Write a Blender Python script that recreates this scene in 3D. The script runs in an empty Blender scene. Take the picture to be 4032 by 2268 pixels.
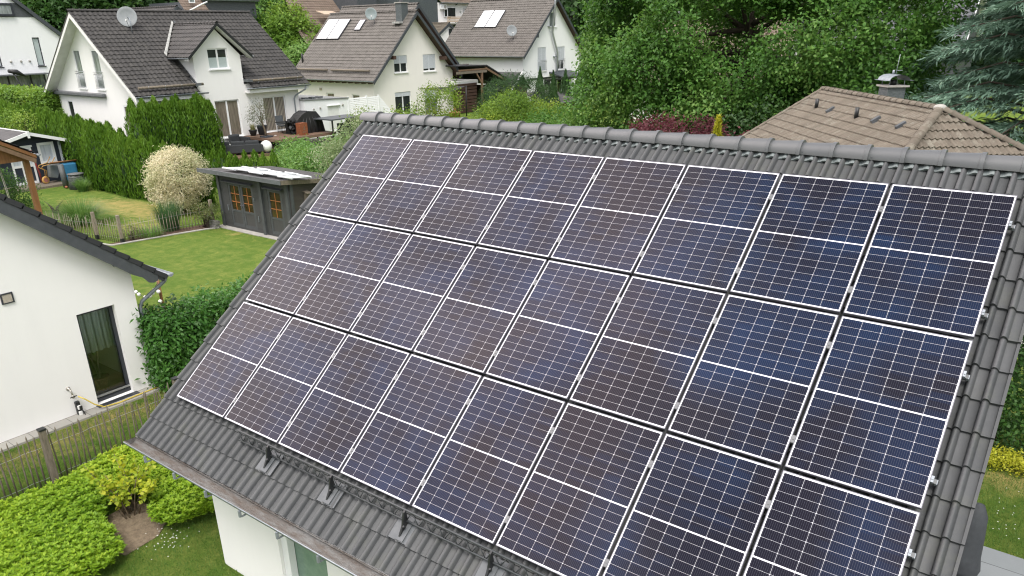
import bpy, math, random
import numpy as np
from mathutils import Vector, Matrix
from mathutils.geometry import tessellate_polygon

scene = bpy.context.scene
col = scene.collection
R = math.radians
rng = np.random.default_rng(7)

# ------------------------------------------------------------------ camera
CAM = (9.6654, -8.9915, 7.7835)
YAW, PITCH, ROLL = R(-37.305), R(-23.000), R(-0.916)
fw = Vector((math.sin(YAW) * math.cos(PITCH), math.cos(YAW) * math.cos(PITCH), math.sin(PITCH)))
rt0 = Vector((math.cos(YAW), -math.sin(YAW), 0))
up0 = rt0.cross(fw)
rt = rt0 * math.cos(ROLL) + up0 * math.sin(ROLL)
up = -rt0 * math.sin(ROLL) + up0 * math.cos(ROLL)
camd = bpy.data.cameras.new('camera')
cam = bpy.data.objects.new('camera', camd)
col.objects.link(cam)
cam.matrix_world = Matrix(((rt.x, up.x, -fw.x, CAM[0]), (rt.y, up.y, -fw.y, CAM[1]),
                           (rt.z, up.z, -fw.z, CAM[2]), (0, 0, 0, 1)))
camd.sensor_width = 36
camd.lens = 26.219
camd.shift_x = 0.0126
camd.shift_y = 0.0576
camd.clip_end = 600
scene.camera = cam

# ------------------------------------------------------------------ sky, sun, exposure
SUN_EL, SUN_AZ = R(60), R(140)          # azimuth clockwise from +y
world = bpy.data.worlds.new('World')
scene.world = world
world.use_nodes = True
wn = world.node_tree
sky = wn.nodes.new('ShaderNodeTexSky')
sky.sky_type = 'NISHITA'
sky.sun_disc = False
sky.sun_elevation = SUN_EL
sky.sun_rotation = SUN_AZ
sky.dust_density = 4.0
sky.air_density = 1.0
hs = wn.nodes.new('ShaderNodeHueSaturation')
hs.inputs['Saturation'].default_value = 0.32     # an overcast, almost white sky
wn.links.new(sky.outputs[0], hs.inputs['Color'])
bg = wn.nodes['Background']
# cloud cover: brighter and darker banks, the brightest towards the west
tcn = wn.nodes.new('ShaderNodeTexCoord')
cn = wn.nodes.new('ShaderNodeTexNoise'); cn.inputs['Scale'].default_value = 4.0; cn.inputs['Detail'].default_value = 5; cn.inputs['Distortion'].default_value = .6
wn.links.new(tcn.outputs['Generated'], cn.inputs['Vector'])
dt_ = wn.nodes.new('ShaderNodeVectorMath'); dt_.operation = 'DOT_PRODUCT'; dt_.inputs[1].default_value = (-.83, -.10, .55)
wn.links.new(tcn.outputs['Generated'], dt_.inputs[0])
m1 = wn.nodes.new('ShaderNodeMapRange'); m1.inputs[1].default_value = .32; m1.inputs[2].default_value = .68; m1.inputs[3].default_value = .55; m1.inputs[4].default_value = 1.5
wn.links.new(cn.outputs['Fac'], m1.inputs[0])
m2 = wn.nodes.new('ShaderNodeMapRange'); m2.interpolation_type = 'SMOOTHSTEP'; m2.inputs[1].default_value = .72; m2.inputs[2].default_value = .99; m2.inputs[3].default_value = 1.0; m2.inputs[4].default_value = 11.0
wn.links.new(dt_.outputs['Value'], m2.inputs[0])
mm = wn.nodes.new('ShaderNodeMath'); mm.operation = 'MULTIPLY'; wn.links.new(m1.outputs[0], mm.inputs[0]); wn.links.new(m2.outputs[0], mm.inputs[1])
vm = wn.nodes.new('ShaderNodeVectorMath'); vm.operation = 'SCALE'; wc = wn.nodes.new('ShaderNodeMix'); wc.data_type = 'RGBA'; wc.blend_type = 'MULTIPLY'; wc.inputs[7].default_value = (1.0, .84, .74, 1)
m3 = wn.nodes.new('ShaderNodeMapRange'); m3.inputs[1].default_value = 1.0; m3.inputs[2].default_value = 6.0; wn.links.new(m2.outputs[0], m3.inputs[0])
wn.links.new(m3.outputs[0], wc.inputs[0]); wn.links.new(hs.outputs[0], wc.inputs[6]); wn.links.new(wc.outputs[2], vm.inputs[0]); wn.links.new(mm.outputs[0], vm.inputs['Scale'])
wn.links.new(vm.outputs[0], bg.inputs['Color'])
bg.inputs['Strength'].default_value = 0.15
sund = bpy.data.lights.new('sun', 'SUN')
sund.energy = 1.5
sund.angle = R(22)
sund.color = (1, 0.95, 0.88)
sun = bpy.data.objects.new('sun', sund)
col.objects.link(sun)
sd = Vector((math.sin(SUN_AZ) * math.cos(SUN_EL), math.cos(SUN_AZ) * math.cos(SUN_EL), math.sin(SUN_EL)))
sun.rotation_euler = sd.to_track_quat('Z', 'Y').to_euler()
scene.view_settings.view_transform = 'Standard'
scene.view_settings.look = 'None'
scene.view_settings.exposure = 0.62
scene.view_settings.gamma = 1.0
scene.cycles.filter_width = 1.15
scene.cycles.max_bounces = 8
scene.cycles.transparent_max_bounces = 8

# ------------------------------------------------------------------ objects and tags
OFF = {}


def tag(o, label=None, cat=None, group=None, kind=None):
    if label: o['label'] = label
    if cat: o['category'] = cat
    if group: o['group'] = group
    if kind: o['kind'] = kind
    return o


def link(o, parent=None, loc=None):
    """loc is a world position; children store it relative to their parent"""
    col.objects.link(o)
    p = np.array(loc if loc is not None else (OFF[parent.name] if parent else (0, 0, 0)), float)
    OFF[o.name] = p
    if parent:
        o.parent = parent
        o.location = p - OFF[parent.name]
    else:
        o.location = p
    return o


def thing(name, label, cat, loc, group=None):
    o = bpy.data.objects.new(name, None)
    o.empty_display_size = 0.3
    link(o, None, loc)
    return tag(o, label, cat, group)


def np_mesh(name, V, F, mats, mi=None, val=None, smooth=False, uv=None):
    """V (n,3); F list of (m,k) index arrays"""
    me = bpy.data.meshes.new(name)
    if not isinstance(F, (list, tuple)): F = [F]
    F = [np.asarray(f, np.int32) for f in F if len(f)]
    nv = len(V); nf = sum(len(f) for f in F)
    li = np.concatenate([f.ravel() for f in F])
    tot = np.concatenate([np.full(len(f), f.shape[1], np.int32) for f in F])
    st = np.concatenate([[0], np.cumsum(tot)[:-1]]).astype(np.int32)
    me.vertices.add(nv); me.loops.add(len(li)); me.polygons.add(nf)
    me.vertices.foreach_set('co', np.asarray(V, np.float32).ravel())
    me.loops.foreach_set('vertex_index', li.astype(np.int32))
    me.polygons.foreach_set('loop_start', st)
    me.polygons.foreach_set('loop_total', tot)
    for m in (mats if isinstance(mats, (list, tuple)) else [mats]): me.materials.append(m)
    if mi is not None: me.polygons.foreach_set('material_index', np.asarray(mi, np.int32))
    if smooth: me.polygons.foreach_set('use_smooth', np.ones(nf, bool))
    if uv is not None:
        l = me.uv_layers.new(name='UVMap')
        l.data.foreach_set('uv', np.asarray(uv, np.float32)[li].ravel())
    if val is not None:
        a = me.attributes.new('v', 'FLOAT', 'FACE')
        a.data.foreach_set('value', np.asarray(val, np.float32))
    me.update(calc_edges=True)
    me.validate()
    return me


def np_obj(name, V, F, mats, parent=None, loc=None, **k):
    off = np.array(loc if loc is not None else (OFF[parent.name] if parent else (0, 0, 0)), float)
    me = np_mesh(name, np.asarray(V) - off, F, mats, **k)
    return link(bpy.data.objects.new(name, me), parent, off)


class MB:
    """collects simple shapes in world coordinates and links them as ONE mesh object"""
    def __init__(s): s.v = []; s.f = []; s.sm = []

    def add(s, vs, fs, smooth=False):
        n = len(s.v); s.v += [tuple(v) for v in vs]
        s.f += [[i + n for i in f] for f in fs]; s.sm += [smooth] * len(fs); return s

    def box(s, x0, x1, y0, y1, z0, z1):
        return s.obox((0, 0, 0), (1, 0, 0), (0, 1, 0), (0, 0, 1), x0, x1, y0, y1, z0, z1)

    def obox(s, O, u, v, w, a0, a1, b0, b1, c0, c1):
        O, u, v, w = (np.array(q, float) for q in (O, u, v, w))
        P = [O + u * a + v * b + w * c for c in (c0, c1) for b in (b0, b1) for a in (a0, a1)]
        return s.add(P, [(0, 2, 3, 1), (4, 5, 7, 6), (0, 1, 5, 4), (2, 6, 7, 3), (0, 4, 6, 2), (1, 3, 7, 5)])

    def prism(s, poly, d):
        """planar polygon (3D points) extruded by vector d"""
        n = len(poly); d = np.array(d, float); P = [np.array(p, float) for p in poly]
        return s.add(P + [p + d for p in P], [list(range(n))[::-1], list(range(n, 2 * n))] +
                     [(i, (i + 1) % n, n + (i + 1) % n, n + i) for i in range(n)])

    def tube(s, path, r, n=8, cap=True):
        P = [np.array(p, float) for p in path]
        rr = r if isinstance(r, (list, tuple)) else [r] * len(P)
        vs = []; fs = []; ref = None
        for i, p in enumerate(P):
            t = P[min(i + 1, len(P) - 1)] - P[max(i - 1, 0)]
            t /= (np.linalg.norm(t) + 1e-9)
            if ref is None: ref = np.array((0, 0, 1.)) if abs(t[2]) < .9 else np.array((1., 0, 0))
            a = np.cross(t, ref); a /= (np.linalg.norm(a) + 1e-9); b = np.cross(t, a); ref = -b if abs(np.dot(b, t)) < .5 else ref
            for k in range(n):
                an = 2 * math.pi * k / n
                vs.append(p + rr[i] * (a * math.cos(an) + b * math.sin(an)))
        for i in range(len(P) - 1):
            for k in range(n):
                fs.append((i * n + k, i * n + (k + 1) % n, (i + 1) * n + (k + 1) % n, (i + 1) * n + k))
        s.add(vs, fs, True)
        if cap:
            m = len(s.v) - len(vs)
            s.f += [[m + k for k in range(n)][::-1], [m + (len(P) - 1) * n + k for k in range(n)]]; s.sm += [False, False]
        return s

    def lathe(s, c, prof, n=16, axis=(0, 0, 1), cap=True):
        """prof: (radius, height) along axis from c"""
        w = np.array(axis, float); w /= np.linalg.norm(w)
        a = np.cross(w, (0, 0, 1) if abs(w[2]) < .9 else (1, 0, 0)); a /= np.linalg.norm(a); b = np.cross(w, a)
        vs = [np.array(c) + w * h + r * (a * math.cos(2 * math.pi * k / n) + b * math.sin(2 * math.pi * k / n)) for r, h in prof for k in range(n)]
        fs = [(i * n + k, i * n + (k + 1) % n, (i + 1) * n + (k + 1) % n, (i + 1) * n + k) for i in range(len(prof) - 1) for k in range(n)]
        m = len(s.v); s.add(vs, fs, True)
        if cap:
            s.f += [[m + k for k in range(n)][::-1], [m + (len(prof) - 1) * n + k for k in range(n)]]; s.sm += [False, False]
        return s

    def ball(s, c, r, n=14, sx=1, sy=1, sz=1):
        st = len(s.v)
        s.lathe((0, 0, 0), [(max(1e-3, r * math.sin(math.pi * i / n)), -r * math.cos(math.pi * i / n)) for i in range(n + 1)], 2 * n)
        for i in range(st, len(s.v)):
            x, y, z = s.v[i]; s.v[i] = (c[0] + x * sx, c[1] + y * sy, c[2] + z * sz)
        return s

    def build(s, name, m, parent=None, loc=None, bevel=0):
        off = np.array(loc if loc is not None else (OFF[parent.name] if parent else (0, 0, 0)), float)
        me = bpy.data.meshes.new(name)
        me.from_pydata([tuple(np.array(v) - off) for v in s.v], [], s.f)
        me.materials.append(m)
        me.polygons.foreach_set('use_smooth', np.array(s.sm, bool))
        me.validate(); me.update()
        o = link(bpy.data.objects.new(name, me), parent, off)
        if bevel:
            b = o.modifiers.new('bevel', 'BEVEL'); b.width = bevel; b.segments = 2; b.limit_method = 'ANGLE'
        return o


def top(o, label, cat, group=None): return tag(o, label, cat, group)


def copy_tree(o, loc, label=None, group=None, parent=None):
    c = o.copy(); col.objects.link(c)
    if parent is not None: c.parent = parent
    else:
        c.location = loc
        if label: c['label'] = label
        if group: c['group'] = group
    OFF[c.name] = np.array(loc, float)
    for ch in list(o.children): copy_tree(ch, ch.location, parent=c)
    return c


# ------------------------------------------------------------------ materials
def new_mat(name):
    m = bpy.data.materials.new(name); m.use_nodes = True
    nt = m.node_tree
    return m, nt, nt.nodes['Principled BSDF']


def mth(nt, op, a, b=None, c=None):
    n = nt.nodes.new('ShaderNodeMath'); n.operation = op
    for i, q in enumerate((a, b, c)):
        if q is None: continue
        if isinstance(q, (int, float)): n.inputs[i].default_value = q
        else: nt.links.new(q, n.inputs[i])
    return n.outputs[0]


def mixc(nt, f, a, b):
    n = nt.nodes.new('ShaderNodeMix'); n.data_type = 'RGBA'
    for s, q in ((n.inputs[0], f), (n.inputs[6], a), (n.inputs[7], b)):
        if isinstance(q, (int, float)): s.default_value = q
        elif isinstance(q, tuple): s.default_value = (*q[:3], 1)
        else: nt.links.new(q, s)
    return n.outputs[2]


def noise(nt, scale, detail=4, rough=.6, vec=None, dist=0):
    n = nt.nodes.new('ShaderNodeTexNoise')
    n.inputs['Scale'].default_value = scale; n.inputs['Detail'].default_value = detail
    n.inputs['Roughness'].default_value = rough; n.inputs['Distortion'].default_value = dist
    if vec is not None: nt.links.new(vec, n.inputs['Vector'])
    return n.outputs['Fac']


def ramp(nt, f, lo, hi):
    n = nt.nodes.new('ShaderNodeMapRange'); n.clamp = True
    n.inputs[1].default_value = lo; n.inputs[2].default_value = hi
    nt.links.new(f, n.inputs[0]); return n.outputs[0]


def geo_pos(nt): return nt.nodes.new('ShaderNodeNewGeometry').outputs['Position']


def attr(nt, name='v'):
    n = nt.nodes.new('ShaderNodeAttribute'); n.attribute_name = name; return n.outputs['Fac']


def bump(nt, b, h, strength, dist=.02):
    n = nt.nodes.new('ShaderNodeBump'); n.inputs['Strength'].default_value = strength
    n.inputs['Distance'].default_value = dist
    nt.links.new(h, n.inputs['Height']); nt.links.new(n.outputs[0], b.inputs['Normal'])


def M(name, c1, c2=None, scale=6, rough=.6, metal=0, bmp=0, bscale=40, spec=.5, stretch=None, lo=.35, hi=.65):
    """two-tone mottled surface"""
    m, nt, b = new_mat(name)
    b.inputs['Roughness'].default_value = rough; b.inputs['Metallic'].default_value = metal
    b.inputs['Specular IOR Level'].default_value = spec
    p = geo_pos(nt)
    if stretch:
        mp = nt.nodes.new('ShaderNodeMapping'); mp.inputs['Scale'].default_value = stretch
        nt.links.new(p, mp.inputs[0]); p = mp.outputs[0]
    if c2 is None: b.inputs['Base Color'].default_value = (*c1, 1)
    else: nt.links.new(mixc(nt, ramp(nt, noise(nt, scale, 5, .65, p), lo, hi), c1, c2), b.inputs['Base Color'])
    if bmp: bump(nt, b, noise(nt, bscale, 4, .6, p), bmp)
    return m


def plaster(name, c, dirt=.06):
    m, nt, b = new_mat(name)
    b.inputs['Roughness'].default_value = .9; b.inputs['Specular IOR Level'].default_value = .2
    p = geo_pos(nt)
    f = ramp(nt, noise(nt, .8, 6, .7, p), .3, .75)
    mp = nt.nodes.new('ShaderNodeMapping'); mp.inputs['Scale'].default_value = (3, 3, .35); nt.links.new(p, mp.inputs[0])
    g = mth(nt, 'MULTIPLY', f, ramp(nt, noise(nt, 1.2, 4, .6, mp.outputs[0]), .35, .8))
    nt.links.new(mixc(nt, g, c, tuple(q * (1 - dirt * 2.2) for q in c)), b.inputs['Base Color'])
    bump(nt, b, noise(nt, 160, 3, .6, p), .25, .004)
    return m


def tile_mat(name, c1, c2, moss=None, mossamt=.3, rough=.65):
    """roof tiles: every tile its own tone (face attribute v), weathering streaks, optional moss"""
    m, nt, b = new_mat(name)
    b.inputs['Roughness'].default_value = rough
    p = geo_pos(nt)
    v = attr(nt)
    f = mth(nt, 'ADD', mth(nt, 'MULTIPLY', v, .6), mth(nt, 'MULTIPLY', ramp(nt, noise(nt, 7, 5, .7, p), .3, .7), .4))
    c = mixc(nt, f, c1, c2)
    if moss: c = mixc(nt, mth(nt, 'MULTIPLY', ramp(nt, noise(nt, 3.1, 6, .75, p), .52, .68), mossamt), c, moss)
    nt.links.new(c, b.inputs['Base Color'])
    bump(nt, b, noise(nt, 90, 3, .6, p), .3, .004)
    return m


def leaf_mat(name, c1, c2, c3=None, trans=.35, rough=.5, spec=.35):
    """leaf colours spread from c1 over c2 to c3 by the per-leaf value v"""
    m, nt, b = new_mat(name)
    v = attr(nt)
    c = mixc(nt, ramp(nt, v, 0, .6 if c3 else 1), c1, c2)
    if c3: c = mixc(nt, ramp(nt, v, .6, 1), c, c3)
    nt.links.new(c, b.inputs['Base Color'])
    b.inputs['Roughness'].default_value = rough; b.inputs['Specular IOR Level'].default_value = spec
    t = nt.nodes.new('ShaderNodeBsdfTranslucent')
    hv = nt.nodes.new('ShaderNodeHueSaturation'); hv.inputs['Value'].default_value = 1.5; hv.inputs['Hue'].default_value = .485
    nt.links.new(c, hv.inputs['Color']); nt.links.new(hv.outputs[0], t.inputs['Color'])
    mx = nt.nodes.new('ShaderNodeMixShader'); mx.inputs[0].default_value = trans
    nt.links.new(b.outputs[0], mx.inputs[1]); nt.links.new(t.outputs[0], mx.inputs[2])
    nt.links.new(mx.outputs[0], nt.nodes['Material Output'].inputs['Surface'])
    return m


def wood_mat(name, c1, c2, board=.12, axis=2, rough=.7):
    """boards: a tone per board and grain along it"""
    m, nt, b = new_mat(name)
    b.inputs['Roughness'].default_value = rough
    p = geo_pos(nt)
    sp = nt.nodes.new('ShaderNodeSeparateXYZ'); nt.links.new(p, sp.inputs[0])
    q = mth(nt, 'DIVIDE', sp.outputs[axis], board)
    fl = mth(nt, 'FLOOR', q)
    wn_ = nt.nodes.new('ShaderNodeTexWhiteNoise'); wn_.noise_dimensions = '1D'; nt.links.new(fl, wn_.inputs['W'])
    gap = mth(nt, 'LESS_THAN', mth(nt, 'FRACT', q), .07)
    f = mth(nt, 'ADD', mth(nt, 'MULTIPLY', wn_.outputs['Value'], .5), mth(nt, 'MULTIPLY', noise(nt, 9, 5, .7, p, 1.5), .5))
    c = mixc(nt, f, c1, c2)
    nt.links.new(c, b.inputs['Base Color'])
    bump(nt, b, mth(nt, 'SUBTRACT', noise(nt, 60, 3, .6, p), mth(nt, 'MULTIPLY', gap, 2.0)), .5, .01)
    return m

# ------------------------------------------------------------------ walls with openings, windows
class WF:
    """a wall face: a along it, b up, c outwards"""
    def __init__(s, O, u, n):
        s.O = np.array(O, float); s.u = np.array(u, float); s.n = np.array(n, float); s.w = np.array((0, 0, 1.))
    def p(s, a, b, c=0): return s.O + s.u * a + s.w * b + s.n * c
    def box(s, mb, a0, a1, b0, b1, c0, c1): return mb.obox(s.O, s.u, s.w, s.n, a0, a1, b0, b1, c0, c1)


def wall_face(mb, wf, outer, holes=(), depth=.14):
    """outer and holes: lists of (a,b); the openings get reveals going inwards"""
    loops = [outer] + [[(h[0], h[2]), (h[1], h[2]), (h[1], h[3]), (h[0], h[3])] for h in holes]
    tri = tessellate_polygon([[Vector((a, b, 0)) for a, b in l] for l in loops])
    flat = [q for l in loops for q in l]
    mb.add([wf.p(a, b) for a, b in flat], [tuple(t) for t in tri])
    for l in loops[1:]:
        n = len(l)
        mb.add([wf.p(a, b) for a, b in l] + [wf.p(a, b, -depth) for a, b in l], [(i, (i + 1) % n, n + (i + 1) % n, n + i) for i in range(n)])


def window(parent, wf, a0, a1, b0, b1, depth=.12, mull=(.5,), bars=(), fw=.07, fm='white_frame', pm='glass_dark', sill=.05,
           shutter=None, blind=None, rail=None, name='window', ft=.06, sillm=None, curtain=None):
    f = MB(); c1 = -depth + ft; c0 = -depth
    wf.box(f, a0, a0 + fw, b0, b1, c0, c1); wf.box(f, a1 - fw, a1, b0, b1, c0, c1)
    wf.box(f, a0 + fw, a1 - fw, b0, b0 + fw, c0, c1); wf.box(f, a0 + fw, a1 - fw, b1 - fw, b1, c0, c1)
    for m_ in mull:
        am = a0 + (a1 - a0) * m_; wf.box(f, am - fw * .75, am + fw * .75, b0 + fw, b1 - fw, c0, c1 + .004)
    for m_ in bars:
        bm = b0 + (b1 - b0) * m_; wf.box(f, a0 + fw, a1 - fw, bm - fw * .4, bm + fw * .4, c0, c1 - .006)
    w = f.build(name, MT[fm], parent)
    wf.box(MB(), 0, 1, 0, 1, 0, 1)
    g = MB(); wf.box(g, a0 + fw * .5, a1 - fw * .5, b0 + fw * .5, b1 - fw * .5, c0 - .02, c0 + ft * .35)
    g.build('pane', MT[pm], w)
    if sill:
        s_ = MB(); wf.box(s_, a0 - .06, a1 + .06, b0 - .07, b0 - .005, -depth, sill + .04); s_.build('sill', MT[sillm or fm], w)
    if shutter:
        s_ = MB(); h = (b1 - b0) * shutter; k = max(3, int(h / .055))
        for i in range(k):
            z1 = b1 - h * i / k; z0 = b1 - h * (i + 1) / k
            s_.prism([wf.p(a0 + .01, z0 + .006, c1 + .012), wf.p(a0 + .01, z0 + .006, c1 + .03), wf.p(a0 + .01, z1, c1 + .018), wf.p(a0 + .01, z1, c1 + .012)], wf.u * (a1 - a0 - .02))
        s_.build('roller_shutter', MT['shutter_grey'], w)
    if blind:
        s_ = MB(); wf.box(s_, a0 + fw, a1 - fw, b0 + fw, b0 + (b1 - b0) * blind, c0 + ft * .35, c0 + ft * .35 + .004); s_.build('blind', MT['blind'], w)
    if curtain:
        s_ = MB(); n = 14
        for i in range(n):
            x0 = a0 + fw + (a1 - a0 - 2 * fw) * i / n; x1 = x0 + (a1 - a0 - 2 * fw) / n * .7
            wf.box(s_, x0, x1, b0 + fw, b1 - fw, c0 + ft * .35, c0 + ft * .35 + .006)
        s_.build('curtain', MT[curtain], w)
    if rail:
        r_ = MB(); z0, z1 = rail
        for z in (z1, z1 - .12, z0):
            r_.tube([wf.p(a0 - .08, z, .07), wf.p(a1 + .08, z, .07)], .02, 6)
        for i in range(9):
            a = a0 + (a1 - a0) * i / 8; r_.tube([wf.p(a, z0, .07), wf.p(a, z1 - .12, .07)], .011, 5)
        for a in (a0 - .06, a1 + .06): r_.tube([wf.p(a, z1, .07), wf.p(a, z1, -.01)], .014, 5)
        r_.build('railing', MT['steel'], w)
    return w


# ------------------------------------------------------------------ roofs
def prof_wave(h=.03, n=6):
    t = np.arange(n) / n; return t, h * (.5 + .5 * np.sin(2 * np.pi * t)) ** 1.3


def prof_roll(h=.042):
    t = np.array([0, .012, .04, .10, .17, .24, .31, .36, .40, .415, .43, .94, .955, .985])
    return t, np.array([0, .45, .72, .94, 1, .94, .72, .45, .15, .02, 0, 0, -.28, -.28]) * h


def tile_roof(name, mat, parent, O, u, L, s, S, tw=.3, ex=.34, prof=None, lift=.028, keep=None, first=None, jitter=.004):
    O, u, s = (np.array(q, float) for q in (O, u, s))
    n = np.cross(u, s); n /= np.linalg.norm(n)
    if n[2] < 0: n = -n
    t, h = prof or prof_wave()
    nc = max(1, round(L / tw)); tw = L / nc
    xs = np.concatenate([(np.arange(nc)[:, None] + t[None]).ravel() * tw, [L]])
    hs = np.concatenate([np.tile(h, nc), [h[0]]])
    k = len(xs)
    tid = np.minimum((xs[:-1] + 1e-6) // tw, nc - 1).astype(int)
    ed = [0.0]; x = first if first else ex
    while x < S - .02: ed.append(x); x += ex
    ed.append(S)
    Vs = []; Fs = []; vals = []; base = 0
    r_ = np.random.default_rng(len(name) + int(S * 100))
    for j in range(len(ed) - 1):
        s0, s1 = ed[j], ed[j + 1]
        off = np.repeat(r_.normal(0, jitter, nc), len(t)); off = np.concatenate([off, off[-1:]])
        rows = []
        for sv, hv in ((s0, hs - .012), (s0, hs + lift + off), (s0, hs + lift + off), (s1 + .02, hs + off * .3)):
            rows.append(O[None] + u[None] * xs[:, None] + s[None] * sv + n[None] * hv[:, None])
        Vs.append(np.concatenate(rows))
        i = np.arange(k - 1)
        q1 = np.stack([i, i + 1, k + i + 1, k + i], 1); q2 = np.stack([2 * k + i, 2 * k + i + 1, 3 * k + i + 1, 3 * k + i], 1)
        if keep is not None:
            xc = (xs[:-1] + xs[1:]) / 2; mk = np.array([keep(a, (s0 + s1) / 2) for a in xc], bool)
        else: mk = np.ones(k - 1, bool)
        tv = r_.random(nc)[tid]
        Fs += [q1[mk] + base, q2[mk] + base]; vals += [tv[mk], tv[mk]]
        base += 4 * k
    return np_obj(name, np.concatenate(Vs), np.concatenate(Fs), mat, parent, val=np.concatenate(vals), smooth=True)


def ridge_caps(name, mat, parent, A, B, r=.12, pitch=.37, flat=.75, lip=.012):
    A, B = np.array(A, float), np.array(B, float); d = B - A; L = np.linalg.norm(d); d /= L
    w = np.cross(d, (0, 0, 1)); w /= np.linalg.norm(w); u = np.cross(w, d)
    m = max(1, round(L / pitch)); p = L / m; an = np.linspace(-.08, math.pi + .08, 11)
    Vs = []; Fs = []; val = []; b = 0
    for i in range(m):
        rows = []
        for sx, rr in ((i * p - .03, r * .84), (i * p + p - .035, r), (i * p + p - .03, r * 1.08), (i * p + p + .012, r * 1.08), (i * p + p + .012, r * .85)):
            rows.append(A[None] + d[None] * sx + (w[None] * np.cos(an)[:, None] + u[None] * np.sin(an)[:, None] * flat) * rr)
        rows = [rows[0], rows[1], rows[1], rows[2], rows[2], rows[3], rows[3], rows[4]]
        Vs.append(np.concatenate(rows)); k = len(an); j = np.arange(k - 1)
        for q in (0, 2, 4, 6):
            Fs.append(np.stack([q * k + j, q * k + j + 1, (q + 1) * k + j + 1, (q + 1) * k + j], 1) + b); val.append(np.full(k - 1, rng.random()))
        b += 8 * k
    return np_obj(name, np.concatenate(Vs), np.concatenate(Fs), mat, parent, val=np.concatenate(val), smooth=True)


def gutter(mb, A, B, r=.07, th=.006):
    A, B = np.array(A, float), np.array(B, float); d = (B - A) / np.linalg.norm(B - A); w = np.cross(d, (0, 0, 1)); w /= np.linalg.norm(w)
    an = np.linspace(0, math.pi, 9); vs = []
    for P in (A, B):
        for rr in (r, r - th):
            vs += [P + w * math.cos(a) * rr - np.array((0, 0, 1)) * math.sin(a) * rr for a in an]
    fs = []
    for i in range(8):
        fs += [(i, i + 1, 18 + i + 1, 18 + i), (9 + i, 9 + i + 1, 27 + i + 1, 27 + i)]
    fs += [(0, 9, 27, 18), (8, 17, 35, 26)]
    mb.add(vs, fs, True)
    for P in (A, B): mb.add([P + w * math.cos(a) * r - np.array((0, 0, 1)) * math.sin(a) * r for a in an], [list(range(9))])
    for sgn in (1, -1): mb.tube([A + w * r * sgn, B + w * r * sgn], .011, 6)
    return mb


# ------------------------------------------------------------------ foliage
def unit(a): return a / (np.linalg.norm(a, axis=-1, keepdims=True) + 1e-9)


def lownoise(P, sc, seed=0):
    q = np.asarray(P) * sc + seed * 3.7
    v = np.sin(q[:, 0] * 1.0 + 1.3 * np.sin(q[:, 1] * .9 + seed)) + np.sin(q[:, 1] * 1.2 + 1.1 * np.sin(q[:, 2] * 1.1 + 2)) + np.sin(q[:, 2] * 1.3 + 1.2 * np.sin(q[:, 0] * .8 + 4))
    return v / 6 + .5


def leaf_quads(P, D, N, L, W, fold=.12):
    D = unit(D); S = unit(np.cross(D, N)); N = np.cross(S, D)
    L = np.broadcast_to(np.asarray(L, float), (len(P),))[:, None]; W = np.broadcast_to(np.asarray(W, float), (len(P),))[:, None]
    mid = P + D * L * .45
    V = np.stack([P, mid + S * W * .5 + N * W * fold, P + D * L - N * L * .08, mid - S * W * .5 + N * W * fold], 1).reshape(-1, 3)
    F = np.arange(len(P) * 4).reshape(-1, 4)
    return V, F


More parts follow.
